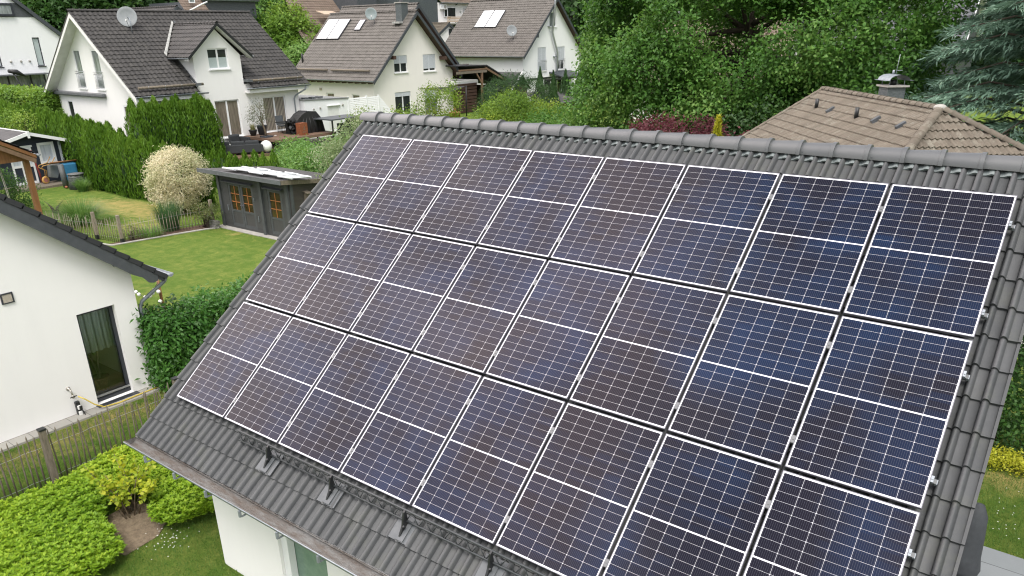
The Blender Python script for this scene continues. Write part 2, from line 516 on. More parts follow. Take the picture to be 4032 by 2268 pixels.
class Fol:
    """gathers leaf quads and writes them as one crown mesh"""
    def __init__(s, seed=1): s.V = []; s.F = []; s.val = []; s.n = 0; s.r = np.random.default_rng(seed)
    def put(s, V, F, val):
        s.V.append(V); s.F.append(F + s.n); s.n += len(V); s.val.append(np.clip(val, 0, 1)); return s

    def clumps(s, Cn, out, sig, k, L, W, upb=.5, vs=.7, vv=None, droop=.0, flat=1.0, seed=0):
        m = len(Cn); r = s.r
        C_ = np.repeat(Cn, k, 0); O_ = np.repeat(out, k, 0)
        sg = np.repeat(np.broadcast_to(np.asarray(sig, float), (m,)), k)[:, None]
        g = r.normal(0, 1, (m * k, 3)) * sg; g[:, 2] *= flat
        P = C_ + g
        N = unit(O_ * .55 + np.array((0, 0, upb)) + r.normal(0, .55, (m * k, 3)))
        D = unit(np.cross(N, r.normal(0, 1, (m * k, 3))) + O_ * .35 + np.array((0, 0, -droop)))
        base = vv if vv is not None else lownoise(Cn, vs, seed)
        val = np.repeat(base, k) * .65 + r.random(m * k) * .45 - .05
        s.put(*leaf_quads(P, D, N, L * r.uniform(.7, 1.25, m * k), W * r.uniform(.75, 1.2, m * k)), val)
        return s

    def blobs(s, B, m, k, sig, L, W, inner=.55, gap=.32, gs=.9, seed=0, **kw):
        B = np.array(B, float); r = s.r
        w = B[:, 3] * B[:, 4] + B[:, 4] * B[:, 5] + B[:, 3] * B[:, 5]; w /= w.sum()
        i = r.choice(len(B), int(m * 1.6), p=w)
        d = unit(r.normal(0, 1, (len(i), 3)))
        rr = r.uniform(inner, 1.03, len(i)) ** .7
        Cn = B[i, :3] + d * B[i, 3:6] * rr[:, None]
        keep = np.ones(len(i), bool)
        for b in range(len(B)):
            q = (((Cn - B[b, :3]) / B[b, 3:6]) ** 2).sum(1)
            keep &= ~((q < .35) & (i != b))
        keep &= lownoise(Cn, gs, seed + 5) > gap
        Cn, d = Cn[keep][:m], d[keep][:m]
        return s.clumps(Cn, d, sig, k, L, W, seed=seed, **kw)

    def column(s, c, rad, h, n, L, W, taper=.35, tip=.6, v0=None, z0=0.0, lean=.25):
        """a conical evergreen column covered in upright sprays"""
        r = s.r; n = int(n)
        t = r.random(n) ** .85; an = r.uniform(0, 2 * np.pi, n)
        shape = np.where(t < 1 - taper, 1 - .12 * t, (1 - .12 * t) * np.clip((1 - t) / taper, 0, 1) ** tip)
        lump = 1 + .13 * np.sin(an * 3 + c[0] * 5) * np.sin(t * 9 + c[1] * 3)
        rr = rad * shape * lump * r.uniform(.78, 1.04, n)
        o = np.stack([np.cos(an), np.sin(an), np.zeros(n)], 1)
        P = np.array(c)[None] + o * rr[:, None]; P[:, 2] += z0 + t * h
        D = unit(o * lean + np.array((0, 0, 1)) + r.normal(0, .22, (n, 3)))
        N = unit(o + r.normal(0, .4, (n, 3)))
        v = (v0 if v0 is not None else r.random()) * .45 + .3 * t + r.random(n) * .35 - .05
        return s.put(*leaf_quads(P - D * L * .5, D, N, L * r.uniform(.7, 1.3, n), W * r.uniform(.7, 1.3, n)), v)

    def blades(s, c, n, L, spread, W=.012, rad=.12, droop=1.0, v0=0, seg=4, dirs=None, up0=1.0):
        """arching grass blades"""
        r = s.r; n = int(n)
        an = r.uniform(0, 2 * np.pi, n) if dirs is None else dirs
        o = np.stack([np.cos(an), np.sin(an), np.zeros(n)], 1)
        if np.ndim(c) == 1: P0 = np.array(c)[None] + o * (rad * np.sqrt(r.random(n)))[:, None]
        else: P0 = np.asarray(c)
        sp = spread * r.uniform(.2, 1.1, n); Ln = L * r.uniform(.6, 1.1, n)
        side = np.stack([-o[:, 1], o[:, 0], np.zeros(n)], 1)
        pts = []
        for i in range(seg + 1):
            t = i / seg
            z = Ln * (t * up0 - droop * sp * t * t * .55); x = Ln * sp * t ** 1.4
            q = P0 + o * x[:, None]; q[:, 2] += z
            w = W * (1 - t) ** .6 + .001
            pts.append((q - side * w / 2, q + side * w / 2))
        V = np.stack([p for a in pts for p in a], 1)
        k = 2 * (seg + 1); idx = np.arange(n)[:, None] * k
        F = np.concatenate([idx + np.array([[2 * i, 2 * i + 1, 2 * i + 3, 2 * i + 2]]) for i in range(seg)])
        val = np.tile(r.random(n) * .8 + v0, seg)
        return s.put(V.reshape(-1, 3), F, val)

    def build(s, name, mat, parent=None, loc=None, add=None):
        return np_obj(name, np.concatenate(s.V), np.concatenate(s.F), mat, parent, loc, val=np.concatenate(s.val))


def trunk(parent, base, topz, r, limbs=(), mat='bark', name='trunk', lean=(0, 0)):
    t = MB(); b = np.array(base, float); h = topz - b[2]
    t.tube([b, b + (lean[0] * .2, lean[1] * .2, h * .35), b + (lean[0] * .6, lean[1] * .6, h * .7), b + (lean[0], lean[1], h)], [r * 1.25, r, r * .8, r * .45], 10)
    for f_, q in limbs:
        p0 = b + np.array((lean[0] * f_, lean[1] * f_, h * f_)); q = np.array(q, float); mid = (p0 + q) / 2 + (0, 0, .06 * np.linalg.norm(q - p0))
        t.tube([p0, mid, q], [r * .5, r * .32, r * .12], 7)
    return t.build(name, MT[mat], parent)


def tree(name, label, cat, base, B, m, k, sig, L, W, mat, tr=.2, group=None, th=None, seed=1, nlimb=7, bark='bark', **kw):
    o = thing(name, label, cat, base, group)
    B = np.array(B, float)
    f = Fol(seed); f.blobs(B, m, k, sig, L, W, seed=seed, **kw); f.build('crown', MT[mat], o)
    cen = (B[:, :3] * B[:, 3:4]).sum(0) / B[:, 3].sum()
    lim = [(.45 + .5 * i / max(1, nlimb), B[i % len(B), :3] + np.random.default_rng(seed + i).normal(0, .2, 3) * B[i % len(B), 3]) for i in range(nlimb)]
    trunk(o, base, th or cen[2], tr, lim, bark)
    return o

# ------------------------------------------------------------------ palette
MT = {}
MT['white_frame'] = M('white_frame', (.78, .79, .8), rough=.35)
MT['white_paint'] = M('white_paint', (.76, .76, .75), (.68, .68, .66), 2.5, .6)
MT['dark_frame'] = M('dark_frame', (.022, .026, .034), (.03, .034, .042), 5, .4)
MT['glass_dark'] = M('glass_dark', (.018, .022, .024), (.04, .045, .045), 1.2, .04, spec=.6)
MT['glass_grey'] = M('glass_grey', (.30, .33, .33), (.12, .14, .14), 1.6, .06, spec=.6, stretch=(3, 3, .5))
MT['glass_brown'] = M('glass_brown', (.22, .19, .155), (.12, .10, .08), 3, .06, spec=.6, stretch=(4, 4, .5))
MT['glass_shed'] = M('glass_shed', (.03, .024, .01), (.07, .05, .018), 5, .08, spec=.5)
MT['glass_frosted'] = M('glass_frosted', (.20, .29, .23), (.13, .21, .16), 3, .22, spec=.5)
MT['shutter_grey'] = M('shutter_grey', (.50, .53, .56), rough=.5)
MT['blind'] = M('blind', (.42, .48, .48), (.36, .42, .42), 30, .7)
MT['curtain_white'] = M('curtain_white', (.58, .62, .66), (.42, .46, .52), 14, .8, stretch=(1, 1, .1))
MT['curtain_beige'] = M('curtain_beige', (.36, .32, .26), (.24, .21, .17), 9, .8, stretch=(1, 1, .1))
MT['steel'] = M('steel', (.42, .44, .46), rough=.38, metal=.7)
MT['zinc'] = M('zinc', (.30, .33, .36), (.22, .245, .27), 6, .5, metal=.4)
MT['zinc_old'] = M('zinc_old', (.20, .20, .195), (.125, .105, .09), 3.2, .95, bmp=.8, bscale=30, spec=.2, stretch=(1.2, 5, 5))
MT['alu'] = M('alu', (.15, .15, .175), rough=.38, metal=.2)
MT['rail_alu'] = M('rail_alu', (.14, .145, .15), rough=.45, metal=.3)
MT['black_metal'] = M('black_metal', (.012, .013, .014), (.02, .022, .024), 12, .45)
MT['anthracite_metal'] = M('anthracite_metal', (.06, .068, .075), (.085, .093, .10), 9, .5)
MT['slate_grey'] = M('slate_grey', (.08, .088, .096), (.115, .123, .13), 5, .6)
MT['plaster_white'] = plaster('plaster_white', (.80, .795, .785), .03)
MT['plaster_warm'] = plaster('plaster_warm', (.80, .77, .735), .03)
MT['plaster_cold'] = plaster('plaster_cold', (.80, .81, .82), .03)
MT['tile_dark'] = tile_mat('tile_dark', (.042, .045, .048), (.076, .079, .082), (.085, .09, .07), .35, .6)
MT['tile_ridge'] = tile_mat('tile_ridge', (.085, .09, .095), (.108, .112, .115), None, rough=.42)
MT['flash_lead'] = M('flash_lead', (.13, .155, .155), (.17, .195, .195), 8, .6)
MT['tile_brown'] = tile_mat('tile_brown', (.027, .026, .025), (.052, .049, .046), (.10, .092, .078), .35, .75)
MT['tile_taupe'] = tile_mat('tile_taupe', (.082, .075, .066), (.125, .115, .102), (.075, .07, .055), .5, .75)
MT['tile_tan'] = tile_mat('tile_tan', (.088, .074, .056), (.150, .127, .098), (.23, .22, .18), .6, .85)
MT['tile_clay'] = tile_mat('tile_clay', (.13, .098, .075), (.185, .14, .11), (.12, .10, .08), .4, .85)
MT['tile_black'] = tile_mat('tile_black', (.022, .024, .027), (.032, .034, .037), None, rough=.7)
MT['slate'] = M('slate', (.055, .062, .07), (.085, .092, .10), 7, .5, bmp=.6, bscale=9)
MT['slate_shingle'] = M('slate_shingle', (.055, .068, .072), (.10, .115, .118), 9, .5, bmp=.8, bscale=14, stretch=(1, 1, 2.2))
MT['fascia_slate'] = M('fascia_slate', (.045, .052, .06), (.06, .068, .076), 7, .5)
MT['felt_grey'] = M('felt_grey', (.16, .17, .17), (.22, .23, .23), 2, .9, bmp=.2)
MT['felt_dark'] = M('felt_dark', (.045, .045, .047), (.07, .068, .068), 3, .9, bmp=.2)
MT['stain'] = M('stain', (.20, .155, .11), (.12, .105, .08), 12, .9)
MT['shed_wood'] = wood_mat('shed_wood', (.040, .042, .043), (.056, .058, .058), .125, 2)
MT['shed_door'] = wood_mat('shed_door', (.045, .046, .046), (.060, .060, .058), .09, 0)
MT['shed_trim'] = M('shed_trim', (.050, .056, .060), (.070, .076, .080), 5, .65, bmp=.2)
MT['shed_brown'] = wood_mat('shed_brown', (.052, .045, .040), (.070, .062, .055), .125, 2)
MT['navy_wood'] = wood_mat('navy_wood', (.014, .020, .034), (.024, .032, .048), .14, 2)
MT['orange_wood'] = M('orange_wood', (.44, .17, .05), (.36, .13, .04), 8, .5)
MT['pine_wood'] = M('pine_wood', (.25, .115, .042), (.17, .075, .027), 3, .6, stretch=(5, 5, .6))
MT['beam_wood'] = M('beam_wood', (.20, .125, .075), (.14, .085, .05), 5, .7)
MT['beam_dark'] = M('beam_dark', (.05, .025, .018), (.075, .04, .028), 5, .7)
MT['grey_wood'] = M('grey_wood', (.20, .17, .13), (.12, .10, .075), 6, .85, bmp=.3, stretch=(5, 5, 1))
MT['pale_wood'] = M('pale_wood', (.30, .26, .20), (.17, .14, .105), 9, .85, bmp=.4, stretch=(6, 6, 1.2))
MT['deck_wood'] = wood_mat('deck_wood', (.13, .075, .05), (.20, .13, .09), .14, 0)
MT['brown_board'] = wood_mat('brown_board', (.055, .038, .028), (.085, .06, .045), .15, 2)
MT['bark'] = M('bark', (.085, .065, .048), (.045, .035, .027), 9, .9, bmp=.7, bscale=20, stretch=(3, 3, .6))
MT['bark_pale'] = M('bark_pale', (.20, .15, .10), (.13, .10, .07), 12, .85, bmp=.5, bscale=30)
MT['stone'] = M('stone', (.24, .235, .22), (.15, .145, .135), 9, .85, bmp=.5, bscale=18)
MT['stone_dark'] = M('stone_dark', (.11, .10, .09), (.055, .05, .045), 5, .9, bmp=.9, bscale=6)
MT['guard_metal'] = M('guard_metal', (.030, .035, .038), (.045, .05, .054), 9, .5)
MT['concrete'] = M('concrete', (.36, .35, .32), (.28, .27, .25), 5, .9, bmp=.2)
MT['gravel'] = M('gravel', (.30, .29, .28), (.18, .175, .165), 60, .95, bmp=.9, bscale=60)
MT['mulch'] = M('mulch', (.115, .065, .042), (.055, .034, .024), 45, .95, bmp=1, bscale=50)
MT['soil'] = M('soil', (.20, .155, .105), (.12, .09, .06), 14, .95, bmp=1, bscale=35)
MT['sofa'] = M('sofa', (.028, .031, .035), (.038, .041, .045), 12, .85, bmp=.2)
MT['cover_black'] = M('cover_black', (.016, .016, .017), (.026, .026, .027), 5, .55, bmp=.3, bscale=9)
MT['cover_grey'] = M('cover_grey', (.03, .033, .037), (.045, .05, .055), 5, .8, bmp=.4, bscale=8)
MT['rust'] = M('rust', (.27, .085, .03), (.16, .05, .02), 9, .85)
MT['pot_dark'] = M('pot_dark', (.03, .037, .047), (.045, .053, .065), 6, .5)
MT['pot_black'] = M('pot_black', (.016, .016, .017), rough=.6)
MT['terracotta'] = M('terracotta', (.30, .11, .05), (.22, .08, .04), 7, .8)
MT['lamp_white'] = M('lamp_white', (.82, .82, .80), rough=.35)
MT['dish_grey'] = M('dish_grey', (.23, .25, .26), (.27, .285, .295), 4, .6)
MT['dish_green'] = M('dish_green', (.20, .245, .25), (.23, .27, .27), 4, .5)
MT['collector'] = M('collector', (.72, .75, .76), (.60, .63, .62), .8, .25)
MT['blue_tarp'] = M('blue_tarp', (.03, .16, .32), (.05, .22, .40), 5, .5, bmp=.4, bscale=9)
MT['plastic_grey'] = M('plastic_grey', (.075, .08, .082), (.10, .105, .107), 5, .6)
MT['tray_grey'] = M('tray_grey', (.15, .165, .165), (.20, .21, .21), 5, .5, metal=.3)
MT['yellow_metal'] = M('yellow_metal', (.52, .30, .09), (.45, .25, .07), 7, .5)
MT['hub_red'] = M('hub_red', (.34, .14, .12), rough=.6)
MT['red_plastic'] = M('red_plastic', (.25, .03, .025), (.10, .02, .02), 12, .5)
MT['hose_yellow'] = M('hose_yellow', (.55, .42, .07), rough=.45)
MT['brass'] = M('brass', (.42, .40, .36), rough=.35, metal=.6)
MT['rope'] = M('rope', (.42, .40, .34), rough=.9)
MT['tube_white'] = M('tube_white', (.72, .74, .76), (.55, .58, .6), 5, .4)
MT['foil_white'] = M('foil_white', (.46, .46, .43), (.22, .23, .22), 6, .6, bmp=.3, bscale=7)
MT['vent_beige'] = M('vent_beige', (.42, .38, .30), (.34, .31, .25), 40, .6)
MT['room_wall'] = M('room_wall', (.72, .70, .64), rough=.9)
MT['room_floor'] = M('room_floor', (.40, .31, .21), (.33, .25, .16), 4, .5)
MT['awning_cream'] = M('awning_cream', (.52, .42, .32), (.42, .30, .22), 30, .8)

for nm, c in dict(leaf_oak=((0.032, 0.1, 0.016), (0.08, 0.195, 0.03), (0.21, 0.34, 0.085)), leaf_thuja=((0.04, 0.105, 0.007), (0.085, 0.185, 0.013), (0.15, 0.27, 0.03)),
                  leaf_bush=((0.06, 0.16, 0.03), (0.13, 0.26, 0.055), (0.26, 0.38, 0.12)), leaf_lime=((.075, .17, .022), (.15, .27, .035), (.26, .36, .06)),
                  leaf_cover=((0.1, 0.23, 0.013), (0.25, 0.39, 0.022), (0.46, 0.54, 0.05)), leaf_laurel=((0.028, 0.1, 0.016), (0.065, 0.18, 0.03), (0.14, 0.28, 0.06)),
                  leaf_currant=((.19, .29, .02), (.33, .40, .025), (.50, .50, .04)), leaf_willow=((0.26, 0.32, 0.13), (0.62, 0.58, 0.4), (0.78, 0.7, 0.56)),
                  leaf_grass=((0.06, 0.15, 0.03), (0.13, 0.25, 0.055), (0.26, 0.38, 0.12)), leaf_reed=((.03, .09, .03), (.06, .14, .05), (.11, .19, .07)),
                  leaf_forest=((.013, .042, .010), (.026, .07, .014), (.05, .105, .02)), leaf_plum=((0.055, 0.013, 0.018), (0.11, 0.025, 0.034), (0.19, 0.06, 0.065)),
                  leaf_gold=((.22, .28, .02), (.38, .40, .03), (.52, .50, .06)), leaf_apple=((.07, .16, .02), (.16, .26, .03), (.34, .40, .05)),
                  leaf_olive=((.10, .13, .065), (.16, .175, .10), (.26, .22, .16)), leaf_beech=((.018, .06, .01), (.04, .11, .018), (.09, .19, .035)),
                  leaf_pine=((.02, .06, .018), (.04, .095, .028), (.075, .14, .045)), leaf_mixed=((.05, .11, .025), (.12, .15, .05), (.24, .12, .06)),
                  leaf_silver=((.10, .17, .06), (.20, .27, .12), (.46, .46, .34)), leaf_cedar=((0.085, 0.16, 0.115), (0.185, 0.3, 0.225), (0.34, 0.46, 0.345)),
                  blade_lawn=((0.05, 0.13, 0.016), (0.09, 0.19, 0.026), (0.2, 0.23, 0.07)), leaf_frost=((.30, .26, .12), (.12, .16, .06), (.36, .30, .16))).items():
    MT[nm] = leaf_mat(nm, *c, rough=.45 if nm in ('leaf_laurel',) else .55, trans=.2 if nm in ('leaf_thuja', 'leaf_cedar', 'leaf_pine', 'leaf_forest') else .35)


def clear_glass():
    m, nt, b = new_mat('glass_clear')
    t = nt.nodes.new('ShaderNodeBsdfTransparent'); t.inputs[0].default_value = (.90, .94, .91, 1)
    g = nt.nodes.new('ShaderNodeBsdfGlossy'); g.inputs['Roughness'].default_value = .02
    fr = nt.nodes.new('ShaderNodeFresnel'); fr.inputs[0].default_value = 1.55
    mx = nt.nodes.new('ShaderNodeMixShader')
    nt.links.new(mth(nt, 'MULTIPLY', fr.outputs[0], 1.6), mx.inputs[0]); nt.links.new(t.outputs[0], mx.inputs[1]); nt.links.new(g.outputs[0], mx.inputs[2])
    nt.links.new(mx.outputs[0], nt.nodes['Material Output'].inputs['Surface'])
    return m


MT['glass_clear'] = clear_glass()


def lawn_mat():
    """mown grass: fine blade mottling, clover-dark and dry straw patches"""
    m, nt, b = new_mat('lawn')
    b.inputs['Roughness'].default_value = .95; b.inputs['Specular IOR Level'].default_value = .1
    p = geo_pos(nt)
    fine = noise(nt, 34, 6, .8, p); mid = noise(nt, 2.3, 6, .72, p, .6); big = noise(nt, .42, 5, .65, p, .4)
    c = mixc(nt, ramp(nt, fine, .3, .7), (.062, .125, .016), (.15, .225, .04))
    c = mixc(nt, mth(nt, 'MULTIPLY', ramp(nt, mid, .42, .7), .75), c, (.24, .27, .065))
    c = mixc(nt, mth(nt, 'MULTIPLY', ramp(nt, big, .45, .7), .55), c, (.05, .13, .018))
    c = mixc(nt, mth(nt, 'MULTIPLY', ramp(nt, noise(nt, 6.5, 5, .75, p, 1.2), .56, .72), .5), c, (.04, .11, .02))
    dry = mth(nt, 'MULTIPLY', ramp(nt, mth(nt, 'ADD', mth(nt, 'MULTIPLY', mid, .9), mth(nt, 'MULTIPLY', attr(nt, 'dry'), .62)), .62, .95), ramp(nt, fine, .22, .62))
    c = mixc(nt, dry, c, (.42, .32, .13))
    nt.links.new(c, b.inputs['Base Color'])
    bump(nt, b, mth(nt, 'ADD', noise(nt, 70, 5, .8, p), mth(nt, 'MULTIPLY', mid, .6)), 1.0, .05)
    return m


MT['lawn'] = lawn_mat()


def slab_mat(name, c1, c2, sx, sy, joint=.012, ang=0):
    m, nt, b = new_mat(name)
    b.inputs['Roughness'].default_value = .7
    p = geo_pos(nt)
    sp = nt.nodes.new('ShaderNodeSeparateXYZ'); nt.links.new(p, sp.inputs[0])
    qx = mth(nt, 'DIVIDE', sp.outputs[0], sx); qy = mth(nt, 'DIVIDE', sp.outputs[1], sy)
    j = mth(nt, 'MAXIMUM', mth(nt, 'LESS_THAN', mth(nt, 'FRACT', qx), joint / sx), mth(nt, 'LESS_THAN', mth(nt, 'FRACT', qy), joint / sy))
    w = nt.nodes.new('ShaderNodeTexWhiteNoise'); w.noise_dimensions = '2D'
    cb = nt.nodes.new('ShaderNodeCombineXYZ'); nt.links.new(mth(nt, 'FLOOR', qx), cb.inputs[0]); nt.links.new(mth(nt, 'FLOOR', qy), cb.inputs[1]); nt.links.new(cb.outputs[0], w.inputs['Vector'])
    f = mth(nt, 'ADD', mth(nt, 'MULTIPLY', w.outputs['Value'], .5), mth(nt, 'MULTIPLY', noise(nt, 5, 6, .7, p), .5))
    nt.links.new(mixc(nt, j, mixc(nt, f, c1, c2), tuple(.35 * q for q in c1)), b.inputs['Base Color'])
    bump(nt, b, mth(nt, 'SUBTRACT', mth(nt, 'MULTIPLY', noise(nt, 40, 4, .6, p), .3), j), .6, .01)
    return m


MT['slabs'] = slab_mat('slabs', (.17, .185, .195), (.23, .245, .255), .9, .6)
MT['slabs_pale'] = slab_mat('slabs_pale', (.30, .29, .27), (.40, .37, .33), .6, .4)
MT['kerb_slabs'] = slab_mat('kerb_slabs', (.33, .32, .29), (.26, .25, .23), .4, .4)


def pv_mat(W, H):
    """monocrystalline half-cells behind glass: white grid, thin bus bars, a slightly different blue per cell"""
    m, nt, b = new_mat('pv_glass')
    uv = nt.nodes.new('ShaderNodeUVMap'); uv.uv_map = 'UVMap'
    sp = nt.nodes.new('ShaderNodeSeparateXYZ'); nt.links.new(uv.outputs[0], sp.inputs[0])
    X = mth(nt, 'MULTIPLY', sp.outputs[0], W); Y = mth(nt, 'MULTIPLY', sp.outputs[1], H)
    cx = mth(nt, 'DIVIDE', mth(nt, 'SUBTRACT', X, .017), .18333)
    yc = mth(nt, 'SUBTRACT', mth(nt, 'ABSOLUTE', mth(nt, 'SUBTRACT', Y, H / 2)), .0065)
    cy = mth(nt, 'DIVIDE', yc, .0922)
    fx, fy = mth(nt, 'FRACT', cx), mth(nt, 'FRACT', cy)
    dx = mth(nt, 'MULTIPLY', mth(nt, 'MINIMUM', fx, mth(nt, 'SUBTRACT', 1, fx)), .18333)
    dy = mth(nt, 'MULTIPLY', mth(nt, 'MINIMUM', fy, mth(nt, 'SUBTRACT', 1, fy)), .0922)
    ln = mth(nt, 'MAXIMUM', mth(nt, 'LESS_THAN', dx, .0008), mth(nt, 'LESS_THAN', dy, .0007))
    ln = mth(nt, 'MAXIMUM', ln, mth(nt, 'LESS_THAN', mth(nt, 'ADD', dx, dy), .0055))
    out = mth(nt, 'MAXIMUM', mth(nt, 'LESS_THAN', yc, 0), mth(nt, 'GREATER_THAN', cy, 9))
    out = mth(nt, 'MAXIMUM', out, mth(nt, 'MAXIMUM', mth(nt, 'LESS_THAN', cx, 0), mth(nt, 'GREATER_THAN', cx, 6)))
    white = mth(nt, 'MAXIMUM', ln, out)
    bus = mth(nt, 'LESS_THAN', mth(nt, 'ABSOLUTE', mth(nt, 'SUBTRACT', mth(nt, 'FRACT', mth(nt, 'MULTIPLY', fx, 10)), .5)), .055)
    w = nt.nodes.new('ShaderNodeTexWhiteNoise'); w.noise_dimensions = '3D'
    oi = nt.nodes.new('ShaderNodeObjectInfo')
    cb = nt.nodes.new('ShaderNodeCombineXYZ')
    nt.links.new(mth(nt, 'FLOOR', cx), cb.inputs[0])
    nt.links.new(mth(nt, 'FLOOR', mth(nt, 'DIVIDE', Y, .0925)), cb.inputs[1]); nt.links.new(mth(nt, 'MULTIPLY', oi.outputs['Random'], 50), cb.inputs[2])
    nt.links.new(cb.outputs[0], w.inputs['Vector'])
    p = geo_pos(nt)
    blue = ramp(nt, mth(nt, 'ADD', mth(nt, 'MULTIPLY', noise(nt, .7, 2, .5, p, .8), .85), mth(nt, 'MULTIPLY', w.outputs['Value'], .10)), .38, .72)
    c = mixc(nt, blue, (.0075, .008, .015), (.006, .018, .052))
    c = mixc(nt, mth(nt, 'MULTIPLY', bus, .22), c, (.20, .22, .27))
    c = mixc(nt, white, c, (.72, .72, .77))
    nt.links.new(c, b.inputs['Base Color'])
    b.inputs['Roughness'].default_value = .10
    b.inputs['Specular IOR Level'].default_value = .15
    b.inputs['Specular Tint'].default_value = (1, .82, .74, 1)
    bump(nt, b, noise(nt, 2.5, 2, .5, p), .03, .02)
    return m

# ------------------------------------------------------------------ ground
def hgt(x, y):
    """gardens lie flat; beyond the hedges the plots rise"""
    x = np.asarray(x, float); y = np.asarray(y, float)
    t = np.clip((y - 11.6) / 5.0, 0, 1); t = t * t * (3 - 2 * t)
    h = t * (.55 + .042 * np.clip(-x - 26, 0, 60) + .012 * np.clip(y - 60, 0, 200))
    t2 = np.clip((-x - 42) / 12, 0, 1) * (1 - t)
    return h + t2 * 1.5


def ground():
    xs = np.unique(np.concatenate([np.arange(-60, 24, 1.0), np.linspace(-260, -60, 26), np.linspace(24, 160, 18)]))
    ys = np.unique(np.concatenate([np.arange(-14, 40, 1.0), np.linspace(40, 300, 30), np.linspace(-90, -14, 10)]))
    Xg, Yg = np.meshgrid(xs, ys, indexing='ij')
    V = np.stack([Xg, Yg, hgt(Xg, Yg)], -1).reshape(-1, 3)
    nx, ny = len(xs), len(ys)
    i, j = np.meshgrid(np.arange(nx - 1), np.arange(ny - 1), indexing='ij'); a = (i * ny + j).ravel()
    F = np.stack([a, a + ny, a + ny + 1, a + 1], 1)
    o = np_obj('ground', V, F, MT['lawn'], smooth=True)
    d = np.zeros(len(V))
    for cx, cy, rx, ry, s in ((-27.0, 9.1, 4.8, 1.5, .72), (-29.5, 8.2, 3.5, 1.0, .5), (-5.9, -3.6, .9, 6, .7), (-22.5, 7.5, 2.5, 1.4, .5), (-10.6, 2.0, 1.5, 1, .4), (10.2, 5.7, 1.2, .5, .9), (-1.4, -4.6, .5, .5, .6), (-13, 4, 5, 5, .12), (-17.6, 9.2, .8, .5, .5)):
        d = np.maximum(d, s * np.clip(1.25 - ((V[:, 0] - cx) / rx) ** 2 - ((V[:, 1] - cy) / ry) ** 2, 0, 1))
    a = o.data.attributes.new('dry', 'FLOAT', 'POINT'); a.data.foreach_set('value', d.astype(np.float32))
    return tag(o, kind='structure')


ground()


def sheet(name, poly, z, m, th=.03):
    b = MB(); b.prism([(x, y, z - th) for x, y in poly], (0, 0, th)); return tag(b.build(name, MT[m]), kind='structure')


# ------------------------------------------------------------------ the house with the solar roof
AL = R(38.524); SA, CA = math.sin(AL), math.cos(AL)
PZ = 6.2                                   # height of the panel field's top edge
NR = np.array((0, -SA, CA)); DN = np.array((0, -CA, -SA)); UP = -DN


def rp(x, s, n=0.0):
    """a point on the main roof: s metres down the slope from the panels' top edge, n above the panel plane"""
    return np.array((x, 0, PZ)) + DN * s + NR * n


mh = thing('main_house', 'white house whose dark tiled roof carries three rows of solar panels', 'house', (4.6, .5, 0))
RX0, RX1 = -.385, 9.655
e0 = rp(RX0, 5.97, -.155)
tile_roof('roof', MT['tile_dark'], mh, e0, (1, 0, 0), RX1 - RX0, UP, 6.47, .1522, .336, prof_roll(.054), .03, jitter=.0025)
yr, zr = .492, 6.39
rb = MB()       # back slope and the boards under the tiles
rb.prism([rp(RX0 + .02, 5.93, -.21), rp(RX0 + .02, -.49, -.21), (RX0 + .02, 2 * yr - e0[1], e0[2] - .05), (RX0 + .02, 2 * yr - e0[1], e0[2] - .12), (RX0 + .02, yr, zr - .22), rp(RX0 + .02, 5.93, -.27)], (RX1 - RX0 - .06, 0, 0))
rb.build('roof_boards', MT['anthracite_metal'], mh)
ridge_caps('ridge_cap', MT['tile_ridge'], mh, (RX0 - .05, yr, zr - .005), (RX1 + .02, yr, zr - .005), .140, .373, .95)
tile_roof('ridge_flashing', MT['flash_lead'], mh, rp(RX0 + .1, -.345, -.150), (1, 0, 0), RX1 - RX0 - .15, UP, .13, .1522, .2, prof_wave(.034, 8), .012, jitter=.003)
# verge: flange of the outermost tiles, course by course
for x0, x1 in ((RX0 - .012, RX0 + .012), (RX1 - .012, RX1 + .014)):
    vb = MB()
    for i in range(20):
        s0 = 5.97 - .336 * i; s1 = max(s0 - .35, -.49)
        vb.prism([rp(x0, s0, -.118), rp(x0, s1, -.142), rp(x0, s1, -.26), rp(x0, s0, -.24)], (x1 - x0, 0, 0))
    vb.build('verge', MT['tile_dark'], mh)
gb = MB(); gutter(gb, (RX0 - .07, -4.672, 2.345), (RX1 + .05, -4.672, 2.30), .095); gut = gb.build('gutter', MT['zinc'], mh)
gi = MB(); gutter(gi, (RX0 - .06, -4.670, 2.353), (RX1 + .04, -4.670, 2.308), .086, .004); go = gi.build('gutter_lining', MT['zinc_old'], mh)
for i in range(14):
    gk = MB(); x = .1 + i * .74; gk.box(x - .014, x + .014, -4.785, -4.755, 2.205, 2.30); gk.box(x - .012, x + .012, -4.76, -4.60, 2.195, 2.206)
    gk.build('bracket', MT['zinc'], gut)
# walls: front with a tall window, left and right gables
wb = MB()
wf = WF((.29, -4.0, 0), (1, 0, 0), (0, -1, 0)); hole = (1.56, 2.61, .05, 2.12)
wall_face(wb, wf, [(0, -.1), (9.02, -.1), (9.02, 2.62), (0, 2.62)], [hole], .2)
for x, nx in ((.29, -1), (9.31, 1)):
    wb.add([(x, -4, -.1), (x, 4.98, -.1), (x, 4.98, 2.6), (x, .49, 6.08), (x, -4, 2.6)], [(0, 1, 2, 3, 4)])
wb.add([(.29, 4.98, -.1), (9.31, 4.98, -.1), (9.31, 4.98, 2.6), (.29, 4.98, 2.6)], [(0, 1, 2, 3)])
wb.build('wall', MT['plaster_white'], mh)
sf = MB(); sf.box(RX0 + .05, RX1 - .05, -4.58, -4.003, 2.30, 2.33); sf.build('soffit', MT['white_paint'], mh)
window(mh, wf, *hole, depth=.2, mull=(), fw=.085, pm='glass_frosted', ft=.09, sill=.06, sillm='zinc')
